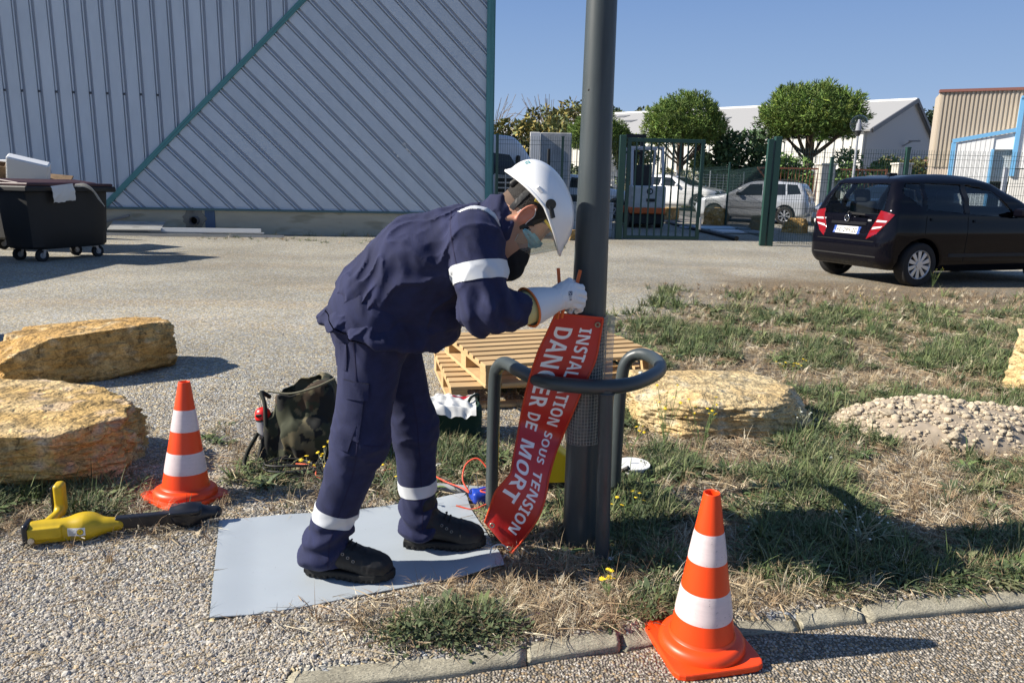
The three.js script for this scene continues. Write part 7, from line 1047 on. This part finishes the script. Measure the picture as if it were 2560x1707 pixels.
sow('stray_tufts', 'small green tufts sprouting through the yard gravel', tuftGeo(9, 20, .09, .006, .03, 1.5), 130, 209, r => { const x = -1 + 7 * r(), z = -4.6 - 5.5 * r(); const f = fbm(x * .8, 1, z * .8, 2); return weedy(x, z) < .35 && weedy(x, z) > .03 && f > -.05 ? [x, z] : null; }, r => .8 + 1.2 * r(), r => pick(r, G1));
sow('wall_weeds', 'dry weeds along the foot of the plinth', tuftGeo(10, 16, .16, .006, .05, .9), 60, 210, r => { const x = -8 + 7.2 * r(), z = -18.05 + (x + .627) * .0 + (x + .63) * -.113 + .0 * r(); return [x, z + .12 * r()]; }, r => .5 + .9 * r(), r => pick(r, [...D1, ...G1]));
sow('shed_weeds', 'low weeds scattered along the yard edge', tuftGeo(11, 16, .12, .008, .06, 1.3), 90, 211, r => { const x = -7 + 8 * r(), z = -16.9 + .9 * r() - (x > -6 ? 0 : 3) * 0; return [x, z]; }, r => .5 + .7 * r(), r => pick(r, [...D1, ...G1, ...G1]));
// single flowering weeds
function flowerWeed(label, x, z, h, n, seed, o = {}) {
  const t = thing('flowering_weed', label, 'weed', [x, GY(x, z), z], 0, o.group), r = RNG(seed), st = [], lv = []; const fl = o.pale ? std(lin(.62, .64, .56), .8) : std(lin(.85, .60, .02), .7), sm = std(o.grey ? lin(.30, .31, .22) : lin(.13, .19, .06), .85);
  const ends = []; for (let i = 0; i < n; i++) { const a = r() * 6.28, s = o.spread ?? .35, e = V(Math.cos(a) * h * s * (.3 + r()), h * (.55 + .5 * r()), Math.sin(a) * h * s * (.3 + r())), m = e.clone().multiplyScalar(.5).add(V((r() - .5) * .02, .02, (r() - .5) * .02)); st.push(tube([[0, 0, 0], m, e], .0014, 8, 4)); ends.push(e); for (let k = 0; k < 2; k++) { const b = m.clone().lerp(e, r() * .7), q = b.clone().add(V((r() - .5) * .06, .02 + .035 * r(), (r() - .5) * .06)); st.push(tube([b, b.clone().lerp(q, .5).add(V(0, -.004, 0)), q], .001, 5, 3)); ends.push(q); } for (let k = 0; k < 4; k++) { const p = V(0, 0, 0).lerp(m, .1 + .25 * k), a2 = r() * 6.28; lv.push({ base: p, dir: dirAt(a2, .3), up: .2, len: .03 + .025 * r(), w: .006, bend: .6, leaf: true, n: 3 }); } }
  mesh('stems', merge(st), sm, t); mesh('leaves', bladeGeo(lv), std(o.grey ? lin(.2, .22, .14) : lin(.08, .13, .035), .85, { side: THREE.DoubleSide }), t);
  const fg = merge([new THREE.SphereGeometry(.006, 8, 6).scale(1, .55, 1), ...Array.from({ length: 8 }, (_, i) => new THREE.SphereGeometry(.004, 6, 4).scale(1.3, .3, .6).translate(.007, 0, 0).rotateY(i * .785))]); ends.filter((_, i) => i % 3 === 0 || r() < (o.dense ?? .25)).forEach(e => { const f = mesh('flower', fg, fl, t); f.position.copy(e); f.rotation.set((r() - .5) * 1, r() * 6, (r() - .5) * 1); f.scale.setScalar((o.fs || 1) * .75 * (.8 + .5 * r())); });
  return t;
}
flowerWeed('tall thin weed with yellow flowers in front of the pale boulder', .82, -3.72, .36, 7, 301, { spread: .3 });
flowerWeed('wiry yellow flowered weed at the end of the pale boulder', 1.0, -3.66, .30, 6, 302, { spread: .35 });
flowerWeed('low yellow flowered weed beside the white disc', .50, -2.86, .09, 4, 303, { spread: .7 });
flowerWeed('yellow flowered weed beside the guard rail rear leg', .62, -3.62, .16, 4, 304, { spread: .6 });
flowerWeed('small yellow flowered weed on the gravel near the cone foot', .34, -2.22, .09, 3, 305, { spread: .5 });
flowerWeed('grey stemmed weed with yellow flowers between the rucksack and the worker boots', -.80, -3.06, .22, 9, 306, { grey: true, spread: .5 });
flowerWeed('wiry grey weed with few yellow flowers behind the worker legs', -.50, -2.98, .16, 6, 307, { grey: true, spread: .6 });
flowerWeed('spreading pale headed weed at the edge of the worker shadow', 1.33, -2.62, .17, 12, 308, { pale: true, grey: true, spread: .9, dense: .5, fs: .5 });
flowerWeed('bushy tall weed standing in the dry ground beyond the rubble', 3.5, -7.1, .42, 12, 309, { spread: .3, fs: .5 });
flowerWeed('upright weed pair at the black car sill', 6.2, -10.9, .30, 8, 310, { spread: .4, fs: .6 });
flowerWeed('yellow flowered weed in the middle of the green weeds', 1.95, -5.0, .22, 6, 311, { spread: .5, dense: .5 });
flowerWeed('seeding weed stalks at the dark end of the pale boulder', 1.62, -3.95, .18, 8, 312, { grey: true, pale: true, spread: .35, fs: .7 });
flowerWeed('lilac flowered weed seen through the guard rail', .72, -4.35, .24, 5, 313, { pale: true, spread: .4, fs: 1.8 });
renderer.render(scene, camera);
